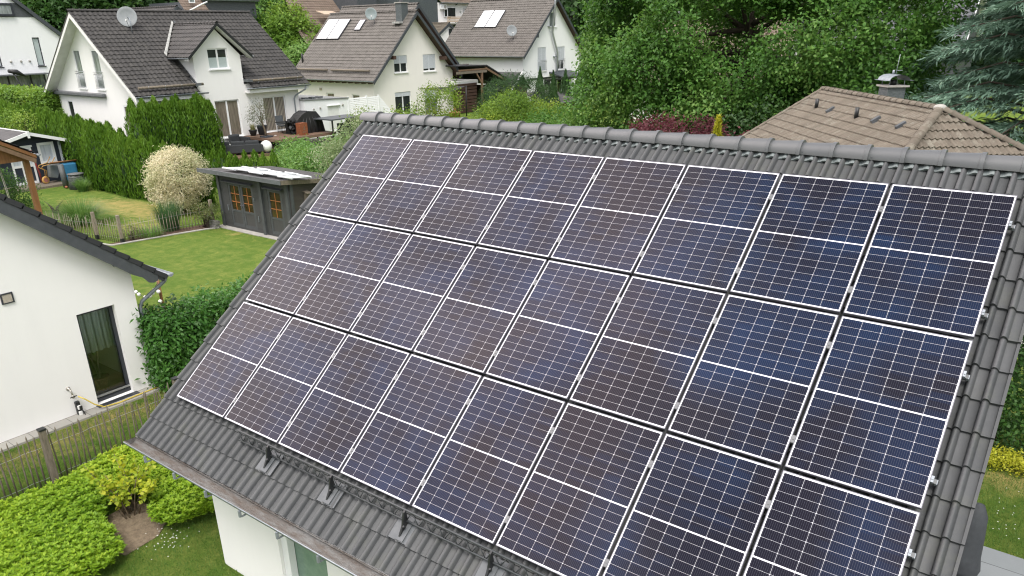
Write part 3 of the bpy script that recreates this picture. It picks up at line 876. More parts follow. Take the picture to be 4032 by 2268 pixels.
jm = MB(); wf.box(jm, hole[0] + .002, hole[0] + .14, hole[2], hole[3], -.16, -.05); jm.build('shutter_track', MT['white_frame'], mh)
# snow guard: lattice girder on four brackets
sg = MB()
SG0, SG1 = 1.62, 9.4
sgp = lambda x, q: rp(x, 5.40, -.06) + np.array((0, .02, 1)) * q
for q in (.02, .16): sg.tube([sgp(SG0, q), sgp(SG1, q)], .014, 6)
n_ = 84
for i in range(n_):
    a, b = SG0 + (SG1 - SG0) * i / n_, SG0 + (SG1 - SG0) * (i + 1) / n_
    sg.tube([sgp(a, .02 if i % 2 else .16), sgp(b, .16 if i % 2 else .02)], .006, 5)
go = sg.build('snow_guard', MT['guard_metal'], mh)
for i in range(6):
    x = 2.29 + 1.195 * i; bk = MB()
    P = [sgp(x - .012, .185) + DN * .02, sgp(x - .012, .0) - DN * .02, rp(x - .012, 5.40, -.1), rp(x - .012, 5.60, -.1), rp(x - .012, 5.58, -.07), rp(x - .012, 5.46, -.02), sgp(x - .012, .185) + DN * .055]
    bk.prism(P, (.024, 0, 0)); bk.tube([rp(x + .03, 5.46, -.04), rp(x + .03, 5.46, .0)], .012, 6); bk.build('bracket', MT['black_metal'], go)
    pl = MB(); pl.prism([rp(x - .15, 5.32, -.100), rp(x + .15, 5.32, -.100), rp(x + .15, 5.62, -.082), rp(x - .15, 5.62, -.082)], -NR * .012)
    pl.prism([rp(x - .05, 5.34, -.09), rp(x + .07, 5.34, -.09), rp(x + .07, 5.61, -.073), rp(x - .05, 5.61, -.073)], NR * .008)
    pl.build('base_plate', MT['slate_grey'], go)

# ------------------------------------------------------------------ solar panels
PW, PH, PX_, PY_ = 1.134, 1.7146, 1.1682, 1.7541
MT['pv'] = pv_mat(PW, PH)


def make_panel(o):
    f = MB(); fw_ = .007; L = OFF[o.name]; P = lambda x, s, n: L + np.array((x, 0, 0)) + DN * s + NR * n
    for x0, x1, s0, s1 in ((0, fw_, 0, PH), (PW - fw_, PW, 0, PH), (fw_, PW - fw_, 0, fw_), (fw_, PW - fw_, PH - fw_, PH)):
        f.prism([P(x0, s0, 0), P(x1, s0, 0), P(x1, s1, 0), P(x0, s1, 0)], -NR * .035)
    f.build('frame', MT['alu'], o)
    V = [P(fw_, PH - fw_, -.002), P(PW - fw_, PH - fw_, -.002), P(PW - fw_, fw_, -.002), P(fw_, fw_, -.002)]
    uv = [(fw_ / PW, fw_ / PH), (1 - fw_ / PW, fw_ / PH), (1 - fw_ / PW, 1 - fw_ / PH), (fw_ / PW, 1 - fw_ / PH)]
    np_obj('glass', V, np.array([[0, 1, 2, 3]]), MT['pv'], o, uv=uv)


ORD = ['first', 'second', 'third', 'fourth', 'fifth', 'sixth', 'seventh', 'eighth']
rown = ('top row just below the ridge', 'middle row', 'bottom row above the snow guard')
p0 = None
for r_ in range(3):
    for c_ in range(8):
        pos = rp(c_ * PX_, r_ * PY_, 0)
        lab = 'solar panel, %s from the left in the %s' % (ORD[c_], rown[r_])
        if c_ == 7: lab = 'solar panel at the right end of the %s' % rown[r_]
        if c_ == 0: lab = 'solar panel at the left end of the %s' % rown[r_]
        if p0 is None:
            p0 = thing('solar_panel', lab, 'solar panel', pos, 'solar panels on the house roof'); make_panel(p0)
        else: copy_tree(p0, pos, lab)
rail0 = None
for r_ in range(3):
    for q_, sq in (('upper', .36), ('lower', 1.43)):
        pos = rp(0, r_ * PY_ + sq, 0)
        lab = 'aluminium mounting rail under the %s half of the %s panel row' % (q_, ('top', 'middle', 'bottom')[r_])
        if rail0: copy_tree(rail0, pos, lab); continue
        rail0 = thing('mounting_rail', lab, 'mounting rail', pos, 'rails under the solar panels')
        L = pos; Q = lambda x, s, n: L + np.array((x, 0, 0)) + DN * s + NR * n
        b = MB(); b.obox(L, (1, 0, 0), DN, NR, -.03, 9.36, -.02, .02, -.078, -.036); b.build('rail', MT['rail_alu'], rail0)
        for k in range(7):
            x = k * PX_ + PW + .017; b = MB()
            b.obox(L, (1, 0, 0), DN, NR, x - .019, x + .019, -.035, .035, .0005, .004); b.obox(L, (1, 0, 0), DN, NR, x - .0165, x + .0165, -.04, .04, -.036, .0005)
            b.tube([Q(x, 0, .004), Q(x, 0, .009)], .009, 8); b.build('clamp', MT['rail_alu'], rail0)
        b = MB(); b.obox(L, (1, 0, 0), DN, NR, 9.3125, 9.335, -.03, .03, -.036, .004); b.tube([Q(9.325, 0, 0), Q(9.325, 0, .012)], .009, 8)
        b.obox(L, (1, 0, 0), DN, NR, 9.345, 9.366, -.022, .022, -.078, -.04); b.build('end_clamp', MT['zinc'], rail0)

# ------------------------------------------------------------------ the white neighbour house on the left
NX = -6.82
nh = thing('neighbour_house', 'white rendered house with black tiled verge and one tall dark framed window', 'house', (NX - 4, -5.2, 0))
nf = WF((NX, -9.3, 0), (0, 1, 0), (1, 0, 0))            # gable wall, a = y + 9.3
T_ = math.tan(R(39))
zt = lambda y: 2.66 + .12 + (-.6 - y) * T_ if y > -5.2 else 2.78 + (y + 9.8) * T_
wb = MB(); hole = (6.85, 7.69, .06, 2.24)
wall_face(wb, nf, [(0, -.1), (8.2, -.1), (8.2, zt(-1.1) - .16), (4.1, zt(-5.2) - .16), (0, zt(-1.1) - .16)], [hole], .2)
wb.add([(NX, -1.1, -.1), (NX - 9, -1.1, -.1), (NX - 9, -1.1, 2.55), (NX, -1.1, 2.55)], [(0, 1, 2, 3)])
wb.add([(NX, -9.3, -.1), (NX - 9, -9.3, -.1), (NX - 9, -9.3, 2.55), (NX, -9.3, 2.55)], [(0, 1, 2, 3)])
wb.build('wall', MT['plaster_white'], nh)
XV = NX + .36
up_n = np.array((0, -math.cos(R(39)), math.sin(R(39))))
rb = MB()
for sg_, ye in ((1, -.52), (-1, -9.88)):
    rb.prism([(XV - .03, ye, zt(-.52) - .02), (XV - .03, -5.2, zt(-5.2) - .02), (XV - .03, -5.2, zt(-5.2) - .17), (XV - .03, ye, zt(-.52) - .17)], (-10, 0, 0))
rb.build('roof_boards', MT['dark_frame'], nh)
tile_roof('roof', MT['tile_black'], nh, (XV - .05, -.44, zt(-.44)), (-1, 0, 0), 9.8, up_n, 6.12, .3, .335, (np.array([0, .9]), np.array([0, 0])), .035)
tile_roof('roof', MT['tile_black'], nh, (XV - 9.85, -9.96, zt(-.44)), (1, 0, 0), 9.8, up_n * (1, -1, 1), 6.12, .3, .335, (np.array([0, .9]), np.array([0, 0])), .035)
vt = MB()
for i in range(19):                                         # stepped verge tiles
    s0 = i * .335; s1 = min(s0 + .36, 6.1)
    A = np.array((XV - .22, -.44, zt(-.44))) + up_n * s0; B = A + up_n * (s1 - s0); nn = np.array((0, math.sin(R(39)), math.cos(R(39))))
    vt.prism([A + nn * .052, B + nn * .02, B - nn * .075, A - nn * .055], (.23, 0, 0))
vt.build('verge', MT['tile_black'], nh)
fb = MB()
A = np.array((XV - .045, -.62, zt(-.62))); nn = np.array((0, math.sin(R(39)), math.cos(R(39))))
fb.prism([A - nn * .07, A + up_n * 6 - nn * .07, A + up_n * 6 - nn * .30, A + up_n * .5 - nn * .30, A + up_n * .28 - nn * .26, A + up_n * .10 - nn * .30, A - nn * .26, A - up_n * .07 - nn * .17], (.035, 0, 0))
fb.build('bargeboard', MT['fascia_slate'], nh)
pb = MB(); pb.prism([(NX, -1.52, zt(-1.52) - .2), (XV - .05, -1.52, zt(-1.52) - .25), (XV - .05, -1.45, zt(-1.5) - .38), (NX, -1.45, zt(-1.5) - .42)], (0, .42, -.16))
pb.build('purlin', MT['cover_grey'], nh)
gb = MB(); gutter(gb, (XV + .03, -.37, 2.70), (XV - 9, -.37, 2.70), .065); gb.build('gutter', MT['zinc'], nh)
dp = MB(); dp.tube([(XV - .15, -.40, 2.62), (XV - .17, -.44, 2.52), (NX - .1, -.92, 2.10), (NX - .12, -.98, 1.98), (NX - .12, -.98, .02)], .042, 10); dp.build('downpipe', MT['zinc'], nh)
w = window(nh, nf, *hole, depth=.2, mull=(), fw=.075, fm='dark_frame', pm='glass_clear', ft=.07, sill=.11, sillm='dark_frame')
sl = MB(); nf.box(sl, hole[0] + .02, hole[1] - .02, hole[2] + .13, hole[2] + .165, -.125, -.085); sl.build('weather_bar', MT['steel'], w)
rm = MB()                                                # the room behind it
x0, x1, y0, y1 = NX - 3.4, NX - .24, -4.2, -1.25
rm.add([(x0, y0, .06), (x1, y0, .06), (x1, y1, .06), (x0, y1, .06), (x0, y0, 2.5), (x1, y0, 2.5), (x1, y1, 2.5), (x0, y1, 2.5)], [(0, 3, 7, 4), (3, 2, 6, 7), (0, 1, 5, 4), (4, 5, 6, 7)])
rm.build('room', MT['room_wall'], nh)
rf = MB(); rf.box(x0, x1, y0, y1, .02, .055); rf.build('room_floor', MT['room_floor'], nh)
cu = MB()
for i in range(16):
    y = -2.62 + i * .085; cu.tube([(NX - .42 - .05 * (i % 2), y, 1.15 if i > 2 else .1), (NX - .40 - .05 * (i % 2), y, 2.45)], .05, 6)
cu.build('curtain', MT['curtain_white'], nh)
tag_ = thing('potted_palm', 'spiky houseplant in a brown pot behind the tall dark window', 'houseplant', (NX - .75, -1.98, .06))
b = MB(); b.lathe((NX - .75, -1.98, .06), [(.13, 0), (.19, .30), (.205, .33), (.19, .33), (.17, .29)], 18); b.build('pot', MT['mulch'], tag_)
b = MB(); b.tube([(NX - .75, -1.98, .3), (NX - .74, -1.95, .7), (NX - .74, -1.88, 1.15)], .022, 7); b.tube([(NX - .75, -1.99, .3), (NX - .74, -2.04, .7), (NX - .72, -2.12, 1.02)], .02, 7); b.build('stem', MT['bark_pale'], tag_)
f = Fol(3)
for c in ((NX - .74, -1.88, 1.17), (NX - .72, -2.12, 1.04), (NX - .73, -1.99, .95)): f.blades(np.array(c), 46, .42, .85, .028, .02, 1.1)
f.build('foliage', MT['leaf_reed'], tag_)
vl = thing('wall_vent', 'square beige louvred vent in a dark frame on the white gable', 'vent', (NX, -3.62, 2.87))
b = MB()
for a0, a1, b0, b1 in ((-.115, .115, .19, .215), (-.115, .115, 0, .025), (-.115, -.09, .025, .19), (.09, .115, .025, .19)): b.box(NX - .01, NX + .03, -3.65 + a0, -3.65 + a1, 2.87 + b0, 2.87 + b1)
b.build('frame', MT['dark_frame'], vl)
b = MB()
for i in range(7): b.prism([(NX + .012, -3.738, 2.895 + i * .0235), (NX + .024, -3.738, 2.895 + i * .0235), (NX + .012, -3.738, 2.919 + i * .0235)], (0, .176, 0))
b.build('louvre', MT['vent_beige'], vl)
tp = thing('garden_tap', 'metal outdoor tap with round rosette on the white wall', 'tap', (NX, -2.97, .52))
b = MB(); b.lathe((NX, -2.99, .69), [(.045, 0), (.045, .015), (.02, .03), (.018, .10)], 14, (1, 0, 0)); b.tube([(NX + .09, -2.99, .69), (NX + .1, -2.975, .60), (NX + .1, -2.96, .50)], .019, 8)
b.lathe((NX + .1, -2.965, .47), [(.02, 0), (.032, .02), (.032, .06), (.018, .08)], 10); b.build('spout', MT['brass'], tp)
b = MB(); b.tube([(NX + .10, -3.03, .50), (NX + .13, -2.965, .52), (NX + .10, -2.89, .505)], .012, 6); b.build('handle', MT['black_metal'], tp)
hs_ = MB(); pts = [(NX + .11, -2.87, .48), (NX + .16, -2.76, .38), (NX + .22, -2.62, .21), (NX + .26, -2.45, .09), (NX + .28, -2.1, .06), (NX + .27, -1.7, .07), (NX + .24, -1.3, .06), (NX + .2, -1.0, .03)]
hs_.tube(pts, .0155, 8); tag(hs_.build('garden_hose', MT['hose_yellow']), 'yellow garden hose sagging from the tap along the white wall', 'hose')
so = thing('outdoor_socket', 'black upright socket post with two white outlets by the wall', 'socket post', (NX + .1, -2.9, 0))
b = MB(); b.box(NX + .03, NX + .11, -2.955, -2.865, -.02, .36); b.build('post', MT['black_metal'], so, bevel=.008)
for z in (.23, .09):
    b = MB(); b.box(NX + .11, NX + .155, -2.945, -2.875, z - .045, z + .045); b.build('outlet', MT['white_paint'], so, bevel=.008)
b = MB(); b.box(NX + .155, NX + .20, -2.92, -2.87, .2, .27); b.tube([(NX + .18, -2.89, .21), (NX + .2, -2.85, .05), (NX + .12, -2.78, -.0), (NX + .05, -2.72, .02)], .012, 6); b.build('plug', MT['black_metal'], so)
sheet('house_kerb', [(NX + .002, -9.3), (NX + .36, -9.3), (NX + .36, -1.0), (NX + .002, -1.0)], .045, 'kerb_slabs', .06)
sheet('garden_path', [(-12.3, -1.08), (NX - .3, -1.08), (-9.0, .45), (-10.0, 1.0), (-10.8, 1.45), (-12.3, 1.52), (-16, 1.0), (-16, -1.08)], .02, 'slabs', .06)
sheet('sand_strip', [(-9.0, .47), (-7.4, -.3), (-7.4, .9), (-10.0, 1.02)], .018, 'slabs_pale', .05)

# ------------------------------------------------------------------ picket fence in front of it
pf = thing('picket_fence', 'weathered chestnut paling fence between white house and leafy bed', 'fence', (-4.33, -4, 0))
r2 = np.random.default_rng(5)
for y in (-6.9, -4.52, -1.86):
    b = MB(); b.obox((-4.3, y, -.05), (1, 0, 0), (0, 1, 0), (.0, .0, 1), -.055, .055, -.055, .055, 0, 1.22); p_ = b.build('post', MT['grey_wood'], pf, bevel=.008)
    b = MB(); b.box(-4.362, -4.238, y - .062, y + .062, 1.172, 1.205); b.build('post_cap', MT['black_metal'], p_)
y = -6.75
while y < -1.2:
    b = MB(); h = r2.uniform(.92, 1.12); l = r2.normal(0, .025); k = r2.normal(0, .02); rr = r2.uniform(.012, .019)
    b.tube([(-4.36, y, -.02), (-4.36 + k, y + l * .4, h * .5), (-4.36 + k * .5, y + l, h), (-4.36 + k * .5, y + l, h + .05)], [rr, rr, rr * .85, rr * .25], 6)
    b.build('pale', MT['grey_wood'], pf); y += r2.uniform(.085, .115)
for z in (.18, .82):
    b = MB(); b.tube([(-4.345 + .01 * math.sin(i * 2.1), -6.9 + i * .1, z + .008 * math.sin(i)) for i in range(58)], .0035, 5); b.build('wire', MT['steel'], pf)

# leafy ground cover and the currant bush standing in it
sheet('soil_bed', [(-2.5, -4.7), (-2.55, -4.0), (-2.1, -3.75), (-1.5, -3.95), (-1.25, -4.25), (-1.2, -4.85), (-1.7, -4.95)], .012, 'soil', .05)


def inside(px, py, poly):
    c = np.zeros(len(px), bool); n = len(poly)
    for i in range(n):
        (x1, y1), (x2, y2) = poly[i], poly[(i + 1) % n]
        c ^= ((y1 > py) != (y2 > py)) & (px < (x2 - x1) * (py - y1) / (y2 - y1 + 1e-12) + x1)
    return c


poly = [(-4.2, -7.4), (-3.85, -5.3), (-3.8, -4.6), (-4.0, -4.0), (-4.0, -3.2), (-3.6, -2.6), (-1.4, -2.6), (-.75, -3.1), (-.92, -3.7), (-1.05, -4.1), (-1.38, -4.22), (-1.72, -4.1), (-2.0, -3.9), (-2.35, -4.0), (-2.4, -4.5), (-2.0, -4.75), (-1.85, -4.72), (-1.2, -4.85), (-.98, -4.97), (-.86, -5.3), (-.9, -6.2), (-1.2, -7.4)]
px, py = rng.uniform(-4.3, -.7, 9000), rng.uniform(-7.4, -2.5, 9000)
k = inside(px, py, poly); px, py = px[k], py[k]
edge = np.zeros(len(px))
for dx, dy in ((.22, 0), (-.22, 0), (0, .22), (0, -.22)): edge += inside(px + dx, py + dy, poly)
pz = (.14 + .05 * edge) + .07 * lownoise(np.stack([px, py, py], 1), 4.2) + rng.uniform(-.09, .05, len(px))
f = Fol(11); Cn = np.stack([px, py, pz], 1)
for ring, (n_, tilt, L, dz) in enumerate(((7, .30, .078, 0), (5, .8, .066, .02))):
    C_ = np.repeat(Cn, n_, 0); an = np.tile(np.arange(n_) / n_ * 2 * np.pi, len(Cn)) + np.repeat(rng.uniform(0, 6, len(Cn)), n_)
    D = unit(np.stack([np.cos(an), np.sin(an), np.full(len(an), tilt)], 1) + rng.normal(0, .18, (len(an), 3)))
    N = unit(np.array((0, 0, 1.0)) + rng.normal(0, .25, D.shape) - D * .2)
    v = np.repeat(lownoise(Cn, 1.6, 2) * .45 + rng.random(len(Cn)) * .2, n_) + rng.random(len(an)) * .3 + (.12 if ring else -.05)
    f.put(*leaf_quads(C_ + (0, 0, dz), D, N, L * rng.uniform(.65, 1.25, len(an)), .031 * rng.uniform(.8, 1.2, len(an))), v)
tag(f.build('ground_cover', MT['leaf_cover']), 'dense glossy yellow green ground cover beside the picket fence', 'ground cover', kind='stuff')
cb = thing('currant_bush', 'sparse yellow leaved bush rising out of the ground cover', 'bush', (-2.35, -4.15, 0))
st = MB(); f = Fol(21); tips = [(-2.85, -4.0, 1.08), (-2.75, -4.55, 1.0), (-2.3, -4.1, 1.05), (-1.95, -4.3, .85), (-1.6, -4.05, .80), (-2.1, -3.7, .85), (-1.75, -3.85, .7), (-2.5, -4.35, .8), (-2.1, -4.5, .55), (-2.55, -3.75, .8), (-1.95, -4.0, 1.0), (-2.3, -4.5, .75)]
for i, t in enumerate(tips):
    b0 = np.array((-2.25 + .12 * math.sin(i * 2), -4.2 + .12 * math.cos(i * 3), 0)); t = np.array(t); mid = (b0 + t) / 2 + (0, 0, .12)
    st.tube([b0, mid, t], [.014, .009, .004], 6)
    m_ = 13; tt = rng.uniform(.4, 1.03, m_)[:, None]; P = np.where(tt < .5, b0 + (mid - b0) * tt * 2, mid + (t - mid) * (tt * 2 - 1))
    f.clumps(P, unit(rng.normal(0, 1, (m_, 3)) + (0, 0, .4)), .045, 4, .085, .08, upb=.9, vv=rng.random(m_))
st.build('stems', MT['bark_pale'], cb); f.build('crown', MT['leaf_currant'], cb)

# cherry laurel hedge beside the white house
lh = thing('laurel_hedge', 'glossy dark green laurel hedge between the two white houses', 'hedge', (-6.55, 2, 0))
f = Fol(31); n = 900
Cn = []; out = []
for face in range(5):
    q = rng.random((n, 2))
    if face == 0: P = np.stack([-6.05 + 0 * q[:, 0], -1.0 + 7 * q[:, 0], .05 + 1.6 * q[:, 1]], 1); o = (1, 0, 0)
    elif face == 1: P = np.stack([-7.15 + 1.1 * q[:, 0], -1.0 + 0 * q[:, 0], .05 + 1.6 * q[:, 1]], 1)[:420]; o = (0, -1, 0)
    elif face == 2: P = np.stack([-7.15 + 1.1 * q[:, 0], -1.0 + 7 * q[:, 1], 1.66 + 0 * q[:, 0]], 1); o = (0, 0, 1)
    elif face == 3: P = np.stack([-7.15 + 0 * q[:, 0], -1.0 + 7 * q[:, 0], .05 + 1.6 * q[:, 1]], 1); o = (-1, 0, 0)
    else: P = np.stack([-7.0 + .8 * q[:, 0], -.8 + 6.6 * q[:, 1], .4 + 1.0 * rng.random(n)], 1); o = (.3, -.3, .6)
    Cn.append(P + rng.normal(0, .09, P.shape)); out.append(np.tile(o, (len(P), 1)))
f.clumps(np.concatenate(Cn), np.concatenate(out), .085, 8, .135, .062, upb=.55, droop=.25, vs=1.7); f.build('crown', MT['leaf_laurel'], lh)
b = MB()
for i in range(9): b.tube([(-6.6, -.6 + i * .8, 0), (-6.55, -.55 + i * .8, 1.3)], [.03, .012], 6)
b.build('stems', MT['bark'], lh)

# string of lamps on a timber pole
po = MB(); po.tube([(-11.2, 1.75, 0), (-11.2, 1.75, 1.12)], .045, 8); tag(po.build('garden_pole', MT['pine_wood']), 'slim brown timber pole holding the string of round lamps', 'pole')
ls = thing('string_lights', 'string of white globe lamps hanging from the timber pole', 'string lights', (-11.2, 1.75, 0))
pts = [(-12.95, 1.75, .66), (-12.68, 1.75, .49), (-12.52, 1.75, .44), (-12.3, 1.75, .40), (-12.16, 1.75, .42), (-11.97, 1.75, .49), (-11.84, 1.75, .53), (-11.65, 1.75, .66), (-11.52, 1.75, .78), (-11.2, 1.75, 1.08)]
b = MB(); b.tube(pts, .006, 5); b.tube([(-11.15, 1.70, 1.08), (-11.14, 1.69, .8), (-11.15, 1.7, .5), (-11.15, 1.70, .18)], .006, 5); b.build('cable', MT['black_metal'], ls)
for p in [pts[i] for i in (0, 1, 2, 4, 5, 6, 7, 8)] + [(-11.12, 1.66, .83), (-11.13, 1.66, .52), (-11.12, 1.66, .2)]:
    b = MB(); b.ball((p[0], p[1], p[2] - .03), .058, 8); b.build('globe', MT['lamp_white'], ls)

# ------------------------------------------------------------------ right side: terrace, hedge, covered stand
sheet('terrace', [(9.32, -12), (14, -12), (14, 3.4), (9.32, 3.47)], .03, 'slabs', .08)
cg = thing('covered_stand', 'dark grey fabric cover over a slim stand below the right roof edge', 'garden cover', (9.72, 2.55, 0))
b = MB(); b.lathe((9.72, 2.55, .03), [(.20, 0), (.23, .12), (.19, .35), (.17, .7), (.14, 1.05), (.07, 1.22), (.01, 1.25)], 12); b.build('cover', MT['cover_grey'], cg)
b = MB(); b.tube([(9.72, 2.55, .03), (9.72, 2.55, 1.22)], .03, 8); b.build('pole', MT['black_metal'], cg)
hg = thing('hornbeam_hedge', 'tall leafy hedge beyond the right end of the solar roof', 'hedge', (11.5, 7.6, 0))
f = Fol(41); n = 1500; q = rng.random((n, 3)); Cn = np.stack([8.9 + 5 * q[:, 0], 6.95 + .1 * q[:, 1], .05 + 3 * q[:, 2]], 1); q = rng.random((n, 3))
C2 = np.stack([8.9 + 5 * q[:, 0], 6.95 + 1.2 * q[:, 1], 3.05 + 0 * q[:, 2]], 1); q = rng.random((700, 3)); C3 = np.stack([8.9 + 5 * q[:, 0], 7.2 + .8 * q[:, 1], .1 + 2.9 * q[:, 2]], 1)
f.clumps(np.concatenate([Cn, C2, C3]) + rng.normal(0, .08, (2 * n + 700, 3)), np.concatenate([np.tile((0, -1, .1), (n, 1)), np.tile((0, 0, 1), (n, 1)), np.tile((0, -.5, .5), (700, 1))]), .09, 8, .085, .06, upb=.5, droop=.3, vs=1.9); f.build('crown', MT['leaf_beech'], hg)
b = MB()
for i in range(8): b.tube([(9.1 + i * .6, 7.5, 0), (9.15 + i * .6, 7.5, 2.6)], [.035, .015], 6)
b.build('stems', MT['bark'], hg)
f = Fol(43); n = 900; Cn = np.stack([rng.uniform(9.0, 13, n), rng.uniform(6.15, 6.75, n), rng.uniform(.05, .26, n)], 1)
f.clumps(Cn, np.tile((0, 0, 1.), (n, 1)), .05, 7, .06, .035, upb=.8, vs=2); tag(f.build('hedge_planting', MT['leaf_gold']), 'low yellow leaved planting along the foot of the right hedge', 'ground cover', kind='stuff')

# mown grass blades where the lawn lies closest to the camera
f = Fol(51)
for x0, x1, y0, y1, n in ((-6.4, -3.6, -7.2, -1.2, 26000), (-2.6, .9, -7.4, -2.6, 26000), (9.4, 12, 3.5, 6.4, 12000)):
    P = np.stack([rng.uniform(x0, x1, n), rng.uniform(y0, y1, n), np.zeros(n)], 1)
    if x0 == -2.6: P = P[~inside(P[:, 0], P[:, 1], [(-2.5, -4.7), (-2.55, -4.0), (-2.1, -3.75), (-1.5, -3.95), (-1.25, -4.25), (-1.2, -4.85), (-1.7, -4.95)])]
    if x0 == -6.4: P = P[(lownoise(P, 3.5, 3) + rng.normal(0, .1, n)) > .42 - .1 * (P[:, 0] + 6.4) / 2.8]
    f.blades(P, len(P), .05, .7, .006, seg=2, droop=.6)
tag(f.build('grass', MT['blade_lawn']), 'short mown grass with dry patches around the white houses', 'grass', kind='stuff')
f = Fol(52); P = np.concatenate([np.stack([rng.normal(-1.05, .22, 46), rng.normal(-4.25, .16, 46), rng.uniform(.045, .06, 46)], 1), np.stack([rng.uniform(9.9, 11, 40), rng.uniform(3.9, 5.6, 40), np.full(40, .05)], 1)])
n = len(P); f.put(*leaf_quads(P, np.tile((1., 0, .1), (n, 1)), np.tile((0, 0, 1.), (n, 1)), .022, .022), np.ones(n)); tag(f.build('daisies', MT['white_paint']), 'small white daisies scattered in the mown lawn', 'flowers', kind='stuff')

# ------------------------------------------------------------------ white house with the dormer
h2 = thing('dormer_house', 'white house with brown tiled roof, pointed dormer and large satellite dish', 'house', (-39, 20, 1.2))
YF, YB, XF, XB = 14.67, 25.85, -33.91, -44.2
gf = WF((XB, YF, 0), (1, 0, 0), (0, -1, 0)); ff = WF((XF, YF, 0), (0, 1, 0), (1, 0, 0))
E2, R2 = np.array((-33.36, 13.97, 4.62)), np.array((-39.05, 13.97, 9.2))
s2 = unit(R2 - E2); n2 = np.array((-s2[2] * -1, 0, 0)); S2 = np.linalg.norm(R2 - E2); n2 = np.array((s2[2], 0, -s2[0]))
zu = lambda x: 4.62 + (E2[0] - x) * (9.2 - 4.62) / 5.69 - .2 if x > -39.05 else 4.62 + (x + 44.74) * (9.2 - 4.62) / 5.69 - .2
gh = [(3.16, 4.03, 4.85, 7.09), (5.42, 6.30, 4.85, 7.09), (.95, 1.7, 2.6, 4.04), (7.95, 8.8, 1.72, 4.0)]
fh = [(4.63, 6.39, 1.72, 3.98), (8.24, 10.05, 1.72, 3.95), (4.65, 6.06, 5.84, 7.02)]
wb = MB()
wall_face(wb, gf, [(0, .3), (10.29, .3), (10.29, zu(XF)), (5.15, zu(-39.05)), (0, zu(XB))], gh, .07)
yd0, yd1 = 18.3, 21.62
wall_face(wb, ff, [(0, .3), (11.18, .3), (11.18, zu(XF)), (yd1 - YF, zu(XF)), (yd1 - YF, 6.62), (20.0 - YF, 8.16), (yd0 - YF, 6.62), (yd0 - YF, zu(XF)), (0, zu(XF))], fh, .13)
for y in (yd0, yd1): wb.add([(XF, y, zu(XF) - .3), (XF, y, 6.62), (-36.1, y, 6.62)], [(0, 1, 2)])
wb.add([(XB, YB, .3), (XF, YB, .3), (XF, YB, zu(XF)), (-39.05, YB, zu(-39.05)), (XB, YB, zu(XB))], [(0, 1, 2, 3, 4)])
wb.add([(XB, YF, .3), (XB, YB, .3), (XB, YB, 4.4), (XB, YF, 4.4)], [(0, 1, 2, 3)])
wb.build('wall', MT['plaster_white'], h2)
tile_roof('roof', MT['tile_brown'], h2, E2, (0, 1, 0), 12.5, s2, S2, .3, .345, prof_wave(.04), .035, keep=lambda a, s: not (yd0 - 13.97 - .2 < a < yd1 - 13.97 + .2 and s < 1.2 + 2.2 * max(0, 1 - abs(a - 6.0) / 1.9)))
bk = MB(); bk.prism([(-39.05, 13.99, 9.18), (-44.74, 13.99, 4.6), (-44.74, 13.99, 4.5), (-39.05, 13.99, 9.05)], (0, 12.46, 0)); bk.build('roof_back', MT['tile_brown'], h2)
ridge_caps('ridge_cap', MT['tile_brown'], h2, (-39.05, 13.95, 9.22), (-39.05, 26.5, 9.22), .13, .38)
for sx in (1, -1):
    b = MB(); ex = -39.05 + 5.69 * sx
    b.prism([(ex, 14.0, 4.55), (-39.05, 14.0, 9.13), (-39.05, 14.0, 8.83), (ex, 14.0, 4.27)], (0, .06, 0)); b.build('bargeboard', MT['white_paint'], h2)
    b = MB(); b.prism([(ex - .1 * sx, 14.06, 4.42), (-39.05, 14.06, 9.0), (-39.05, 14.06, 8.92), (ex - .1 * sx, 14.06, 4.34)], (0, .62, 0)); b.build('soffit', MT['white_paint'], h2)
for y0, y1 in ((14.06, 18.3), (21.62, 26.4)):
    b = MB(); b.box(-33.9, -33.43, y0, y1, 4.30, 4.36); b.box(-33.43, -33.39, y0, y1, 4.30, 4.58); b.build('eaves_board', MT['white_paint'], h2)
for y0, y1 in ((14.0, 18.6), (21.4, 26.5)):
    b = MB(); gutter(b, (-33.30, y0, 4.60), (-33.30, y1, 4.57), .07); b.build('gutter', MT['zinc'], h2)
b = MB(); b.tube([(-33.3, 26.1, 4.5), (-33.35, 26.1, 4.3), (-33.78, 25.5, 3.9), (-33.83, 25.42, 3.7), (-33.83, 25.42, 1.2)], .05, 8); b.build('downpipe', MT['zinc'], h2)
